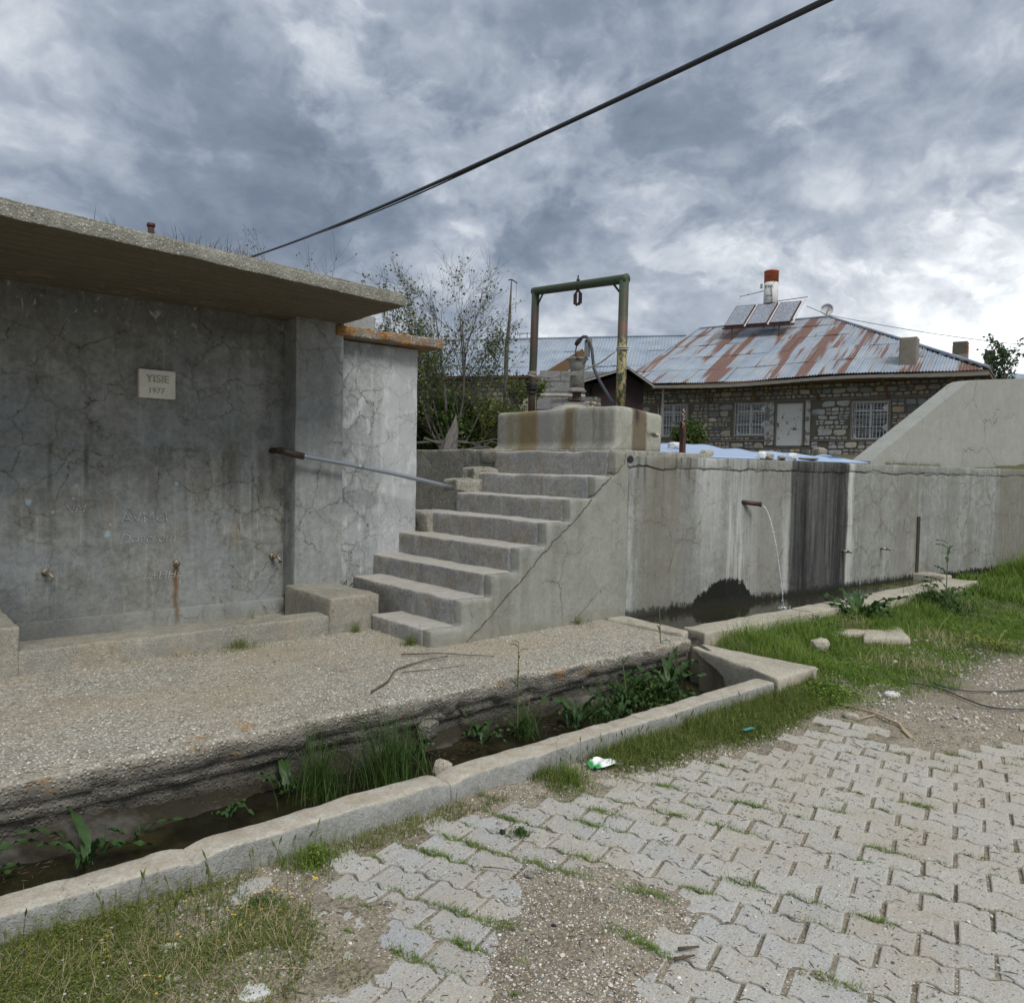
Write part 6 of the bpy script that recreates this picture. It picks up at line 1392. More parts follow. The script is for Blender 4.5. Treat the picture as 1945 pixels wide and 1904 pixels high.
# -- individual clumps
def clump(name, lab, cat, c, n, r, h, mat, w=.0022, lean=.5, seg=4, leafy=0, ls=.02, group=None, dome=.0):
    rr = np.abs(RNG.normal(0, r*.5, n)); a = RNG.uniform(0, 6.28, n); x = c[0]+rr*np.cos(a)*1.0; y = c[1]+rr*np.sin(a); z = np.full(n, c[2])
    V, F = blades(n, x, y, z, RNG.gamma(7, h/7, n)*(1-.3*rr/(r+1e-6)), w, lean, seg)
    if leafy:
        rr = np.abs(RNG.normal(0, r*.6, leafy)); a = RNG.uniform(0, 6.28, leafy); zz = c[2]+RNG.uniform(0, 1, leafy)*h*np.exp(-(rr/r)**2)
        V, F = join([(V, F), leaves(leafy, np.stack([c[0]+rr*np.cos(a), c[1]+rr*np.sin(a), zz], -1), RNG.uniform(.6, 1.2, leafy)*ls, .5, .6)])
    return tag(newobj(name, mesh(name, V-np.array(c), F.astype(np.int64)), mat, None, c), lab, cat, group)
clump('reed_clump', 'tall upright grass clump at the left of the ditch bush', 'grass clump', (1.86, 3.66, -.14), 330, .17, .30, M['grass_dark'], .0024, .35)
clump('reed_clump', 'larger dense grass clump beside the pale stone in the ditch', 'grass clump', (2.26, 3.60, -.14), 520, .24, .33, M['grass_dark'], .0028, .4)
clump('grass_clump', 'small grass clump behind the tall dock near the ditch bend', 'grass clump', (3.95, 3.62, -.14), 160, .12, .24, M['grass_dark'], .0024, .5)
clump('weed_clump', 'green weed clump growing at the kerb face by the first pavers', 'weed', (1.42, 2.83, -.01), 420, .10, .085, M['grass'], .0013, .7, 3, 700, .012)
clump('weed_clump', 'dark green low weed with tiny yellow flowers in the corner', 'weed', (1.14, 2.66, -.01), 160, .10, .035, M['grass_dark'], .0012, .8, 3, 1500, .012)
clump('weed_clump', 'grass tuft below the crumpled white wrapper at the kerb', 'weed', (2.83, 2.78, -.01), 420, .12, .075, M['grass'], .0014, .7, 3)
clump('weed_clump', 'small leafy weed with grey green leaves between the pavers', 'weed', (2.24, 2.50, .0), 60, .05, .025, M['grass_dark'], .0012, .8, 3, 500, .010)
clump('weed_clump', 'leafy clover patch at the outer corner of the kerb end', 'weed', (5.35, 2.72, .0), 200, .30, .10, M['grass'], .002, .6, 3, 2600, .022)
clump('weed_clump', 'thin grass tufts at the foot of the stair side wall', 'weed', (4.98, 4.84, .22), 90, .12, .09, M['weed'], .0016, .5, 3)
clump('weed_clump', 'yellowish grass tuft in front of the bottom step', 'weed', (3.33, 5.05, .215), 170, .12, .08, M['weed'], .0016, .6, 3)
clump('weed_clump', 'grass growing at the corner of the trough pier', 'weed', (3.22, 5.69, .215), 80, .08, .09, M['weed'], .0016, .5, 3)
clump('weed_clump', 'strip of low weeds along the base of the left trough', 'weed', (2.25, 5.70, .215), 200, .20, .07, M['weed'], .0016, .6, 3, 300, .012)
clump('weed_clump', 'reddish weed tuft at the left of the trough base', 'weed', (1.80, 5.71, .215), 60, .06, .06, M['straw'], .0014, .9, 3)
clump('weed_clump', 'few grass spikes growing inside the left trough', 'weed', (2.62, 6.4, .24), 22, .10, .17, M['weed'], .002, .2, 3)
x = RNG.uniform(10.75, 12.3, 500); y = 4.86-(x-5.62)*math.tan(R(4.5))+.27; stuff('wall_top_grass', blades(500, x, y, np.full(500, 1.755), RNG.gamma(4, .011, 500), .002, .5, 2), M['bushy'])
x = np.concatenate([RNG.uniform(1.4, 2.2, 60), RNG.normal(2.02, .12, 110), RNG.uniform(1.15, 1.3, 14)]); n = len(x); y = 4.665+(x+2.2)*.1444+RNG.uniform(.02, .14, n); stuff('roof_dry_grass', blades(n, x, y, np.full(n, 3.01), RNG.gamma(6, .014, n), .0016, .5, 3), M['twig'])
x, y = scatter(30000, 3.6, 12, 1.9, 4.0, lambda x, y: gkeep(x, y) & (n2(x, y, 1.5, 3, 65) > -.05)); sel_ = RNG.choice(len(x), min(5000, len(x)), replace=False); x, y = x[sel_], y[sel_]
stuff('dead_stems', blades(len(x), x, y, ground_z(x, y), RNG.gamma(5, .016, len(x)), .0016, .6, 2), M['straw'])
x, y = scatter(9000, -.2, 1.4, 2.1, 2.91, lambda x, y: lkeep(x, y)); stuff('corner_dead_stems', blades(len(x), x, y, ground_z(x, y), RNG.gamma(4, .010, len(x)), .0009, 1.0, 2), M['straw'])
# leafy sprigs: upright little herbs that break up the weed cover
def sprigs(name, xs, ys, hs, mat, leaf=.009):
    parts = []; m_ = []
    G0 = ground_z(np.asarray(xs), np.asarray(ys))
    for x_, y_, h_, z0 in zip(xs, ys, hs, G0):
        k = int(6+h_*130); t = RNG.uniform(.1, 1, k); a = RNG.uniform(0, 6.28); lx, ly = math.cos(a)*h_*.3, math.sin(a)*h_*.3
        P = np.stack([x_+lx*t*t, y_+ly*t*t, z0+h_*t], -1)+RNG.normal(0, .0025, (k, 3)); parts.append(leaves(k, P, RNG.uniform(.6, 1.3, k)*leaf*(1.3-.6*t), .35, .5)); m_.append((x_, y_, z0, h_))
    mm_ = np.array(m_); parts.append(blades(len(mm_), mm_[:, 0], mm_[:, 1], mm_[:, 2], mm_[:, 3], .0012, .25, 3)); stuff(name, join(parts), mat)
x, y = scatter(2600, -.2, 1.4, 2.1, 2.91, lambda x, y: lkeep(x, y) & (n2(x, y, 2.6, 3, 84) > -.25)); sprigs('herb_sprigs', x, y, RNG.gamma(4, .0125, len(x))*(.6+.8*sstep(y, 2.55, 2.9)), M['weed'])
x, y = scatter(500, -.2, 1.3, 2.55, 2.91, lambda x, y: n2(x, y, 2.6, 3, 85) > -.1); sprigs('pale_sprigs', x, y, RNG.gamma(6, .012, len(x)), M['bushy'], .008)
x, y = scatter(2600, 2.7, 5.3, 2.5, 2.91, kkeep); sprigs('kerb_sprigs', x, y, RNG.gamma(5, .011, len(x)), M['weed'], .010)
x, y = scatter(9000, 5.3, 12, 2.1, 4.0, lambda x, y: gkeep(x, y) & (n2(x, y, 1.3, 3, 86) > .05)); sprigs('meadow_herbs', x, y, RNG.gamma(5, .012, len(x)), M['grass'], .016)
x, y = scatter(2200, -.5, 5.1, 3.55, 3.95, lambda x, y: n2(x, y, 2.2, 3, 87) > .1); n = len(x); stuff('ditch_debris', leaves(n, np.stack([x, y, np.full(n, -.085)+.05*sstep(y, 3.7, 3.95)], -1), RNG.uniform(.01, .045, n), .15, .08), M['twig'])
x, y = scatter(1400, -.5, 5.1, 3.5, 3.95, lambda x, y: n2(x, y, 1.7, 3, 88) > .16); n = len(x); stuff('ditch_grass', blades(n, x, y, np.full(n, -.12)+.05*sstep(y, 3.7, 3.95), RNG.gamma(5, .016, n), .0016, .7, 3), M['grass_dark'])
x, y = scatter(2600, .9, 5.3, 5.45, 5.74, lambda x, y: (y > 5.66-.12*n2(x, y, 2, 2, 89)) & (x < 3.0) & (n2(x, y, 3, 3, 90) > -.02)); n = len(x); stuff('trough_base_weeds', blades(n, x, y, np.full(n, .215), RNG.gamma(4, .006, n), .0013, .8, 2), M['weed'])
# flowers
def flowers(name, pts, mat, s, lab=None):
    m = MB()
    for p in pts:
        for k in range(5):
            a = k*1.257+random.random(); m.addm([(p[0], p[1], p[2]), (p[0]+s*math.cos(a-.4), p[1]+s*math.sin(a-.4), p[2]+s*.3), (p[0]+s*1.3*math.cos(a), p[1]+s*1.3*math.sin(a), p[2]+s*.25), (p[0]+s*math.cos(a+.4), p[1]+s*math.sin(a+.4), p[2]+s*.3)], [(0, 1, 2, 3)])
    return tag(m.build(name, mat), kind='stuff')
P = [(1.14+random.gauss(0, .10), 2.60+random.gauss(0, .07), random.uniform(.02, .045)) for _ in range(26)]+[(1.33, 2.63, .05)]+[(random.uniform(.3, 1.1), random.uniform(2.3, 2.85), random.uniform(.02, .05)) for _ in range(14)]+[(6.15+random.gauss(0, .12), 3.38+random.gauss(0, .08), .10) for _ in range(16)]
flowers('yellow_flowers', P, M['yellow'], .0042); flowers('pale_flowers', [(random.uniform(.2, .95), random.uniform(2.25, 2.8), random.uniform(.02, .05)) for _ in range(26)], M['palef'], .0038)
flowers('big_yellow_flower', [(1.325, 2.62, .055), (1.322, 2.622, .056)], M['yellow'], .009)

# -- dock plants: long wavy leaves on a stem
def dock(lab, c, nl, L, stem=0., seed=0, mat='dock', w=.022, spread=1.0, name='dock_plant', cat='plant'):
    r = random.Random(seed); root = thing(name, lab, cat, c); c = Vector(c)
    def leaf(p0, az_, L_, rise, w_):
        n = 13; V = []; F = []; side = Vector((-math.sin(az_), math.cos(az_), 0)); dirx = Vector((math.cos(az_), math.sin(az_), 0)); droop = r.uniform(.6, 1.2)
        for i in range(n+1):
            t = i/n; p = p0+dirx*(L_*t*(.45+.4*t))*spread+Vector((0, 0, rise*L_*(t-droop*.62*t*t))); ww_ = w_*.62*math.sin(math.pi*min(1, max(0, (t-.12)/.88))**.8)*(1+.22*math.sin(t*31+seed)) if t > .12 else w_*.10
            wav = .45*w_*math.sin(t*26+seed); V += [tuple(p-side*ww_+Vector((0, 0, .35*ww_+wav))), tuple(p), tuple(p+side*ww_+Vector((0, 0, .35*ww_-wav)))]
        for i in range(n): F += [(3*i, 3*i+1, 3*i+4, 3*i+3), (3*i+1, 3*i+2, 3*i+5, 3*i+4)]
        MB().addm(V, F).build('leaf', M[mat], root, True)
    for k in range(nl): leaf(c+Vector((r.uniform(-.05, .05), r.uniform(-.05, .05), 0)) if nl > 9 else c+Vector((r.uniform(-.02, .02), r.uniform(-.02, .02), 0)), k*2.4+r.uniform(-.5, .5), L*r.uniform(.4, 1.1), r.uniform(.7, 1.5), w*r.uniform(.7, 1.2))
    if stem:
        lx, ly = r.uniform(-.02, .02), r.uniform(-.03, .03); pts = [c+Vector((lx*t, ly*t*t, stem*t)) for t in np.linspace(0, 1, 7)]
        MB().tube(pts, [.0075, .007, .006, .005, .0045, .0035, .002], 7).build('stem', M['stem'], root, True)
        for t in (.32, .52, .66, .8, .88, .93, 1.0): leaf(c+Vector((lx*t, ly*t*t, stem*t)), r.uniform(0, 6.28), L*(.85-.5*t)*r.uniform(.7, 1.1), r.uniform(.5, 1.3), w*(.9-.5*t))
    return root
dock('tall single stemmed dock plant rising from the middle of the ditch', (3.27, 3.70, -.13), 4, .20, .62, 1)
dock('second tall dock with a bare upper stem near the ditch end', (5.0, 3.92, -.12), 5, .22, .62, 2)
dock('leafy dock between the two tall stems in the ditch', (3.72, 3.62, -.13), 14, .32, .0, 3, w=.03)
dock('broad leaved dock with a short stem left of the far tall dock', (4.35, 3.72, -.13), 16, .36, .30, 4, w=.032)
dock('large dark dock clump at the right end of the ditch', (4.78, 3.72, -.13), 22, .38, .0, 5, w=.034)
dock('dock leaves overhanging the spill channel corner', (5.10, 3.84, -.08), 12, .28, .22, 6, w=.03)
dock('small dock with curled leaves by the first kerb joint in the ditch', (1.42, 3.72, -.14), 4, .26, .0, 7)
dock('long curling dock plant at the left edge of the ditch', (.78, 3.62, -.14), 8, .36, .0, 8, w=.03)
dock('slender upright dock shoot against the platform face on the left', (1.0, 3.78, -.14), 4, .30, .0, 9, w=.016)
dock('small green weed in the corner between wing wall and stairs', (3.64, 6.66, .36), 6, .22, .0, 10, w=.03)
dock('big leafy plant growing against the middle of the trough rim', (8.0, 3.74, .03), 40, .46, .0, 11, w=.055)
dock('bushy dock left of the big leafy plant by the trough', (7.15, 3.72, .03), 30, .30, .16, 12, w=.03)
dock('tall thistle like plant standing in front of the far trough end', (10.0, 3.62, .03), 12, .45, .78, 13, w=.05)
dock('low leafy plant near the corner of the trough rim', (6.15, 3.74, .03), 30, .22, .0, 14, w=.022)
dock('spiky plant at the far corner of the trough rim', (10.85, 3.58, .05), 8, .24, .28, 15, w=.025)
dock('grey green weed in the grass at the right edge', (11.6, 3.0, .06), 10, .3, .2, 16, w=.03)
clump('leafy_weed', 'dark broad leaved weeds filling in under the big plant at the trough rim', 'weed', (7.7, 3.70, .03), 300, .45, .16, M['grass_dark'], .004, .6, 3, 1500, .05)
clump('leafy_weed', 'low dark weeds hugging the near end of the trough rim', 'weed', (6.5, 3.72, .03), 300, .40, .14, M['grass_dark'], .004, .6, 3, 1400, .04)
clump('leafy_weed', 'tangle of dark leaves below the docks at the ditch end', 'weed', (4.6, 3.74, -.14), 250, .35, .18, M['grass_dark'], .003, .6, 3, 1200, .04)
for k_, (x_, y_, L_, n_, lab_) in enumerate([(3.05, 3.78, .22, 10, 'small leafy dock just left of the tall single stemmed dock'), (2.55, 3.80, .20, 8, 'low dock growing behind the pale stone in the ditch'), (4.05, 3.55, .24, 12, 'wavy leaved dock close to the kerb side of the ditch'), (1.75, 3.80, .22, 8, 'arching dock leaves left of the reed clumps'), (.40, 3.70, .26, 9, 'dock plant cut by the left edge of view')]):
    dock(lab_, (x_, y_, -.13), n_, L_, .0, 30+k_, w=.028)
clump('reed_clump', 'short bright grass clump right of the reeds in the ditch', 'grass clump', (3.35, 3.72, -.14), 200, .14, .2, M['grass_dark'], .0024, .5)
yw = dock('wilting pale yellow green weed stem lying on the grass', (8.0, 2.45, .03), 10, .26, .05, 17, mat='bushy', w=.018, spread=1.8)
clump('bush', 'dark low bush hiding the rim beside the tall trough plant', 'bush', (9.55, 3.62, .02), 500, .42, .26, M['grass_dark'], .006, .5, 3, 1800, .045)
clump('grass_mound', 'tall bright grass mound at the far right beside the wall', 'grass', (13.6, 3.2, .06), 1800, 1.0, .17, M['grass'], .008, .45, 3)

# -- bare tree with sparse leaves and the bushes below it
def branchy(root, mb, p, d, L, r, depth, rnd, tips, spread=.5, up=.22, n=5):
    pts = [p]; rad = [r]; dd = d.copy(); q = p.copy()
    for i in range(n):
        dd = (dd+Vector((rnd.gauss(0, .13), rnd.gauss(0, .13), rnd.gauss(0, .08)+up*.18))).normalized(); q = q+dd*(L/n); pts.append(q.copy()); rad.append(max(.0016, r*(1-.55*(i+1)/n)))
        if depth > 0 and i >= 1:
            for _ in range(1 if rnd.random() < .75 else 2):
                s = Vector((rnd.gauss(0, 1), rnd.gauss(0, 1), rnd.gauss(0, .5))); s = (s-s.dot(dd)*dd).normalized(); nd = (dd+s*rnd.uniform(spread*.7, spread*1.5)).normalized()
                branchy(root, mb, q.copy(), nd, L*rnd.uniform(.45, .75), rad[-1]*.62, depth-1, rnd, tips, spread, up, n if depth > 1 else 4)
    mb.tube(pts, rad, 5 if r > .012 else 3, False)
    if depth <= 1: tips += pts[1:]
    return pts
def tree(lab, base, stems, mat_leaf, leafn, lsize, seed, name='bare_tree', depth=3, spread=.5, leaf_low=None):
    rnd = random.Random(seed); root = thing(name, lab, 'tree', base); base = Vector(base); tips = []
    t = MB(); b = MB()
    for (dx, dy, dz, L, r) in stems:
        d = Vector((dx, dy, dz)).normalized(); pts = [base+Vector((dx*.06, dy*.06, 0))]; rad = [r]; q = pts[0].copy(); dd = d.copy(); n = 7
        for i in range(n):
            dd = (dd+Vector((rnd.gauss(0, .08), rnd.gauss(0, .08), .06))).normalized(); q = q+dd*(L/n); pts.append(q.copy()); rad.append(max(.004, r*(1-.75*(i+1)/n)))
            if i >= 1:
                for _ in range(2):
                    s = Vector((rnd.gauss(0, 1), rnd.gauss(0, 1), rnd.gauss(0, .4))); s = (s-s.dot(dd)*dd).normalized()
                    branchy(root, b, q.copy(), (dd+s*rnd.uniform(.45, 1.0)).normalized(), L*rnd.uniform(.22, .42)*(1.15-.5*i/n), rad[-1]*.5, depth-1, rnd, tips, spread)
        t.tube(pts, rad, 8, True); tips += pts[5:]
    t.build('trunk', M['bark'], root, True); b.build('branches', M['bark'], root, True)
    tp = np.array([v[:] for v in tips]); 
    if leafn:
        wgt = np.exp(-((tp[:, 2]-(leaf_low or 99))/1.0).clip(0)) if leaf_low else np.ones(len(tp)); wgt = wgt*(.15+np.clip(vnoise(tp, 3.0, seed)+.3, 0, 1)); wgt /= wgt.sum()
        idx = RNG.choice(len(tp), leafn, p=wgt); P = tp[idx]+RNG.normal(0, .028, (leafn, 3)); V, F = leaves(leafn, P, RNG.uniform(.6, 1.3, leafn)*lsize, .8, .7)
        newobj('leaves', mesh('leaves', V-np.array(base), F.astype(np.int64)), M[mat_leaf], root)
    return root
tree('bare many branched tree with sparse small leaves behind the retaining wall', (6.55, 8.95, 1.65), [(-.28, .24, 1.0, 2.0, .026), (.02, .0, 1, 2.25, .03), (.22, -.18, 1.0, 2.1, .026), (-.12, .1, 1, 2.15, .024), (.12, -.1, 1, 2.1, .024), (-.48, .40, .9, 1.7, .022), (.62, -.52, .5, 1.35, .026), (-.40, .34, .7, 1.5, .018), (.42, -.36, .75, 1.75, .02)], 'leaf', 10500, .040, 3, depth=3, leaf_low=2.5)
tree('small twiggy tree top showing above the canopy slab', (4.9, 9.9, 1.6), [(-.1, .1, 1, 2.75, .03), (.25, -.2, 1, 2.2, .03), (-.3, .3, 1, 2.4, .025)], 'leaf', 500, .034, 8, depth=2)
def bush(lab, c, R_, n, mat, size, seed, name='bush', cat='bush'):
    root = thing(name, lab, cat, c); r = np.random.default_rng(seed)
    D = r.normal(0, 1, (n, 3)); D /= np.linalg.norm(D, axis=1)[:, None]; rad = r.uniform(.35, 1, n)**.5; P = D*rad[:, None]*np.array(R_); lump = 1+.35*vnoise(D*1.0, 2.2, seed)+.18*vnoise(D, 5, seed+1); P *= lump[:, None]; P = P[P[:, 2] > -R_[2]*.9]; P += np.array(c)
    V, F = leaves(len(P), P, r.uniform(.6, 1.3, len(P))*size, .7, .65); newobj('foliage', mesh('foliage', V-np.array(c), F.astype(np.int64)), M[mat], root)
    m = MB(); rnd = random.Random(seed)
    for k in range(16):
        d = Vector((rnd.gauss(0, .8), rnd.gauss(0, .8), rnd.uniform(.3, 1))).normalized(); s = Vector(c)-Vector((0, 0, R_[2]*.6)); pts = [s+Vector((d.x*R_[0], d.y*R_[1], d.z*R_[2]*1.6))*t+Vector((rnd.gauss(0, .02), rnd.gauss(0, .02), 0)) for t in (0, .35, .7, 1.0)]; m.tube(pts, [.012, .009, .006, .003], 4, False)
    m.build('twigs', M['bark'], root, True); return root
bush('dense dark green bush filling the gap left of the cistern', (6.95, 9.6, 2.15), (.8, .8, .55), 11000, 'bush', .06, 31)
bush('dark green bush right behind the wing wall', (6.2, 10.0, 2.2), (.75, .75, .55), 9000, 'bush', .06, 32)
bush('yellow green bush close to the cistern block', (7.35, 8.85, 2.12), (.48, .48, .48), 4500, 'bushy', .042, 33)
bush('low olive bush in front of the stone wall at the left', (7.6, 12.2, 2.5), (1.3, 1.2, .8), 6500, 'bush', .07, 34)
bush('small dark bush beside the cistern at the house window', (10.4, 7.75, 2.18), (.28, .28, .26), 2600, 'bush', .05, 35)
stp = thing('stump', 'weathered grey broken tree stump standing behind the retaining wall', 'stump', (5.92, 8.12, 1.7))
V = []; F = []; n = 12
for i, (z_, r_, ox) in enumerate(((1.65, .12, -.03), (1.85, .105, -.02), (1.97, .085, .01), (2.06, .06, .05), (2.14, .035, .075), (2.24, .008, .10))):
    for k in range(n): a = 2*math.pi*k/n; rr_ = r_*(1+.30*math.sin(2*a+i*.4)+.22*math.sin(5*a+i)+random.uniform(-.08, .08)); V.append((5.92+ox*.6+rr_*math.cos(a), 8.12-ox*.5+rr_*math.sin(a), z_+(.05*math.sin(2*a) if i > 1 else 0)))
for i in range(5):
    for k in range(n): F.append((i*n+k, i*n+(k+1) % n, (i+1)*n+(k+1) % n, (i+1)*n+k))
MB().addm(V, F).build('wood', M['stumpwood'], stp, False)
for k, (a_, b_) in enumerate((((5.6, 8.9, 1.85), (6.6, 7.7, 1.98)), ((5.7, 8.4, 1.92), (6.7, 8.0, 1.9)), ((6.0, 8.3, 1.82), (6.8, 7.4, 1.88)))):
    pts = [Vector(a_).lerp(Vector(b_), t)+Vector((random.gauss(0, .03), random.gauss(0, .03), random.gauss(0, .03))) for t in np.linspace(0, 1, 8)]
    tag(MB().tube(pts, [.02-.0018*i for i in range(8)], 6).build('fallen_branch', M['bark'], smooth=True, at=tuple(pts[0])), ['upper dead branch lying across the bushes behind the retaining wall', 'middle dead branch lying beside the stump', 'lower dead branch lying close to the cistern block'][k], 'branch')
# distant trees on the right
def poplar(lab, c, h, r_, seed):
    root = thing('leafy_tree', lab, 'tree', c); r = np.random.default_rng(seed); m = MB(); m.tube([c, (c[0], c[1], c[2]+h*.8)], [.09, .03], 6); P = []
    for k in range(46):
        z0 = c[2]+h*r.uniform(.25, .98); a = r.uniform(0, 6.28); L = r_*r.uniform(.5, 1.1); tip = np.array([c[0]+L*math.cos(a), c[1]+L*math.sin(a), z0+L*.9]); b0 = np.array([c[0], c[1], z0-.2]); m.tube([tuple(b0), tuple((b0+tip)/2), tuple(tip)], [.02, .012, .005], 4, False)
        t = r.uniform(.35, 1.05, 60)[:, None]; P.append(b0*(1-t)+tip*t+r.normal(0, .07, (60, 3)))
    P = np.concatenate(P); V, F = leaves(len(P), P, r.uniform(.08, .16, len(P)), .8, .6); m.build('trunk', M['bark'], root); newobj('crown', mesh('crown', V-np.array(c), F.astype(np.int64)), M['dock'], root)
poplar('young leafy tree above the ramp wall at the right edge', (33.9, 10.55, 2.4), 4.3, .75, 1); poplar('second leafy tree partly cut by the right edge of view', (35.2, 9.6, 2.4), 3.7, .6, 2)
poplar('low leafy treetop just above the ramp wall', (33.2, 11.35, 2.4), 3.2, .5, 3)

# ------------------------------------------------------------ loose stones, litter and sticks
for k, (c, s, mt, lab) in enumerate([
    ((.97, 2.52, .005), (.062, .048, .014), 'plaque', 'flat pale marble flake at the right of the corner weeds'), ((.78, 2.43, .004), (.045, .035, .02), 'rim', 'tan block half hidden in the corner weeds'),
    ((.80, 2.60, .004), (.035, .028, .014), 'plaque', 'white stone between two weed patches in the corner'), ((.92, 2.22, .006), (.055, .035, .014), 'white', 'layered white plaster chunk at the bottom left'),
    ((.985, 2.51, .002), (.02, .018, .012), 'block', 'small grey stone beside the flat marble flake'), ((1.0, 2.42, .002), (.018, .015, .010), 'block', 'dark pebble between the weeds and the pavers'),
    ((1.16, 2.80, .004), (.07, .05, .012), 'paver', 'broken paver piece lying at the kerb behind the yellow flowers'), ((1.08, 2.74, .003), (.05, .03, .010), 'paver', 'smaller paver fragment in front of the kerb'),
    ((2.54, 3.50, -.10), (.055, .045, .06), 'rim', 'pale rounded stone in the ditch water beside the reeds'),
    ((2.74, 3.93, -.02), (.10, .05, .07), 'deck', 'lumpy mortar chunk at the foot of the platform'),
    ((1.95, 1.78, .012), (.013, .012, .010), 'trim', 'small yellow brown pebble on the gravel patch'), ((2.02, 2.19, .018), (.014, .012, .010), 'block', 'dark grey pebble near the top of the gravel patch'),
    ((2.18, 2.55, .01), (.016, .011, .009), 'black', 'black pebble beside the leafy weed on the pavers'), ((1.86, 1.89, .012), (.013, .009, .008), 'black', 'small black pebble on the gravel patch'),
    ((6.45, 3.34, .12), (.09, .07, .06), 'rim', 'tan stone in the grass beside the small yellow flowers'), ((5.05, 2.38, .01), (.05, .03, .02), 'rim', 'pale stone at the edge of the far pavers'),
    ((5.75, 2.42, .02), (.06, .035, .025), 'white', 'whitish stone on the bare soil strip'), ((.48, 2.72, .0), (.03, .02, .01), 'white', 'tiny white chip among the left corner weeds')]):
    boulder('stone', lab, 'stone', c, s, M[mt], 300+k, rot=random.uniform(0, 3))
for q, lab in (([(7.0, 3.52), (7.55, 3.30), (7.75, 3.55), (7.2, 3.78)], 'flat sandy stone slab tucked under the trough plants'), ([(7.15, 3.28), (7.45, 2.98), (7.95, 3.28), (7.75, 3.55)], 'larger flat sandy stone slab lying in the grass')):
    tag(qbox('stone_slab', q, .0, .115, M['rim'], None, .05, .03, .012, 4, int(q[0][0]*10)), lab, 'stone')
wr = MB(); V = []; N_ = 10
for i in range(N_):
    for j in range(6):
        a_, b_ = i/(N_-1), j/5; V.append((3.0+.15*a_, 2.84-.09*b_-.05*a_, .028+.025*math.sin(a_*3.1)+.012*math.sin(b_*9+a_*5)))
tag(wr.addm(V, [(i*6+j, (i+1)*6+j, (i+1)*6+j+1, i*6+j+1) for i in range(N_-1) for j in range(5)]).build('wrapper', material('white_green_wrapper', lambda g: dict(c=g.mix(g.mr(g.sep(g.pos())[0], 3.035, 3.02), (.80, .83, .80), (.03, .36, .10)), r=.35)), smooth=True, at=(3.07, 2.8, .02)), 'crumpled white and green plastic wrapper beside the kerb', 'litter')
tag(MB().addm([(4.12, 2.58, .05), (4.2, 2.56, .055), (4.22, 2.60, .05), (4.13, 2.62, .045)], [(0, 1, 2, 3)]).build('plastic_scrap', material('teal_plastic', lambda g: dict(c=(.05, .30, .30), r=.4)), at=(4.15, 2.6, .05)), 'small teal plastic scrap in the kerb grass', 'litter')
def stick(lab, pts, r_, mat='twig', name='stick'): return tag(MB().tube(pts, [r_*(1-.5*i/(len(pts)-1)) for i in range(len(pts))], 6).build(name, M[mat], smooth=True, at=tuple(pts[0])), lab, 'stick')
z_ = .232
stick('long thin forked twig lying across the platform', [(2.42, 4.08, z_), (2.62, 4.22, z_), (2.80, 4.42, z_+.004), (2.98, 4.50, z_), (3.16, 4.52, z_+.008), (3.30, 4.50, z_+.01)], .007)
stick('straight twig crossing behind the forked twig on the platform', [(3.08, 4.78, z_), (3.30, 4.62, z_+.01), (3.45, 4.5, z_), (3.60, 4.34, z_)], .005)
stick('short twig beside the forked twig on the platform', [(2.82, 4.36, z_), (3.0, 4.30, z_), (3.28, 4.26, z_)], .004)
tag(MB().box((0, -.012, 0), (.16, .012, .008), Matrix.Translation((4.92, 1.94, .01)) @ Matrix.Rotation(R(40), 4, 'Z')).build('wood_offcut', M['palewood'], at=(4.95, 1.97, .01)), 'pale flat wood offcut at the end of the long stick', 'wood')
stick('long pale stick lying on the soil at the far edge of the pavers', [(5.02, 2.02, .012), (5.12, 2.10, .018), (5.22, 2.32, .022), (5.22, 2.55, .02), (5.28, 2.72, .02)], .009, 'palewood')
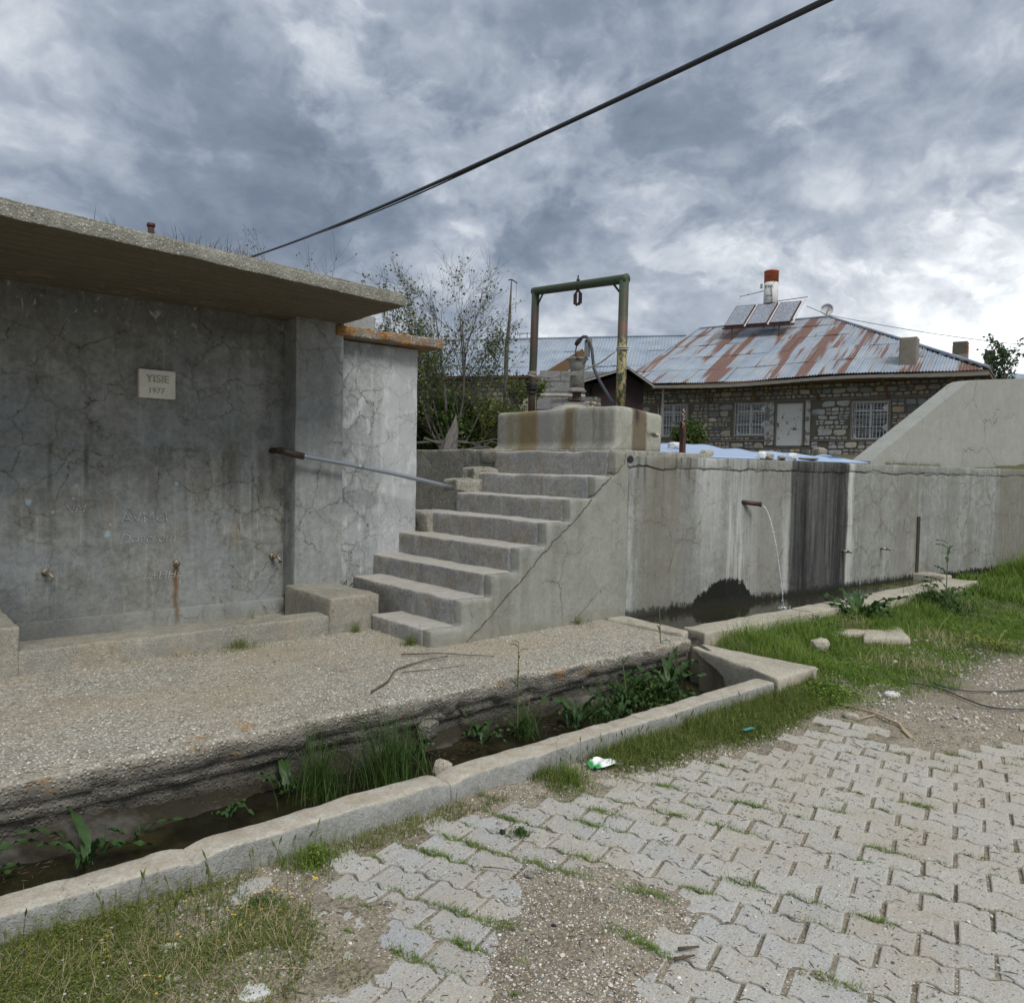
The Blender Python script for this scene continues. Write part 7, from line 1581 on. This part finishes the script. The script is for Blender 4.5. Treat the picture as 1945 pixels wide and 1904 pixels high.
stick('short pale stick branching from the long stick', [(5.18, 2.28, .018), (5.05, 2.30, .02), (4.98, 2.32, .015)], .006, 'palewood')
for k, (a_, b_) in enumerate((((2.03, 1.505), (2.10, 1.475)), ((2.085, 1.53), (2.15, 1.495)))): stick(['left dark bark piece on the gravel', 'right dark bark piece on the gravel'][k], [(a_[0]*(1-t)+b_[0]*t, a_[1]*(1-t)+b_[1]*t, .022) for t in (0, .5, 1)], .0065, 'twig', 'bark_piece')
for k, (x_, y_, a_, l_) in enumerate([(2.6, 2.33, .4, .09), (1.92, 2.36, -.9, .12), (1.0, 2.28, -.6, .10), (4.5, 2.05, .9, .12), (2.35, 2.42, 1.2, .05), (1.62, 1.52, .2, .05)]):
    stick(['thin twig on the pavers near the weeds', 'curved twig at the top of the gravel patch', 'pale twig beside the white plaster chunk', 'twig near the far tufts on the pavers', 'short upright looking twig between two pavers', 'tiny twig on the nearest gravel'][k], [(x_+l_*t*math.cos(a_), y_+l_*t*math.sin(a_)+.01*math.sin(t*3), .008+max(0, .006)) for t in (0, .33, .66, 1)], .0028, 'palewood' if k == 2 else 'twig')
hs = [(7.4, 1.72), (6.7, 1.86), (6.32, 2.07), (6.26, 2.27), (6.4, 2.42)]
hs2 = [(6.6, 1.45), (6.13, 1.69), (6.0, 1.86), (6.07, 2.04), (6.2, 2.28), (6.17, 2.57), (6.15, 2.81)]
for pts_, lab in ((hs, 'dark hose curving over the bare soil at the right edge'), (hs2, 'second thin dark hose behind the first one at the right edge')):
    P3 = [Vector((a_, b_, float(ground_z(np.array([a_]), np.array([b_]))[0])+.018)) for a_, b_ in pts_]; Q = []
    for i in range(len(P3)-1):
        p0, p1, p2, p3 = P3[max(i-1, 0)], P3[i], P3[i+1], P3[min(i+2, len(P3)-1)]
        for t in np.linspace(0, 1, 6, endpoint=False): Q.append(.5*((2*p1)+(-p0+p2)*t+(2*p0-5*p1+4*p2-p3)*t*t+(-p0+3*p1-3*p2+p3)*t**3))
    tag(MB().tube(Q, .006, 8).build('garden_hose', M['hose'], smooth=True, at=tuple(Q[0])), lab, 'hose')
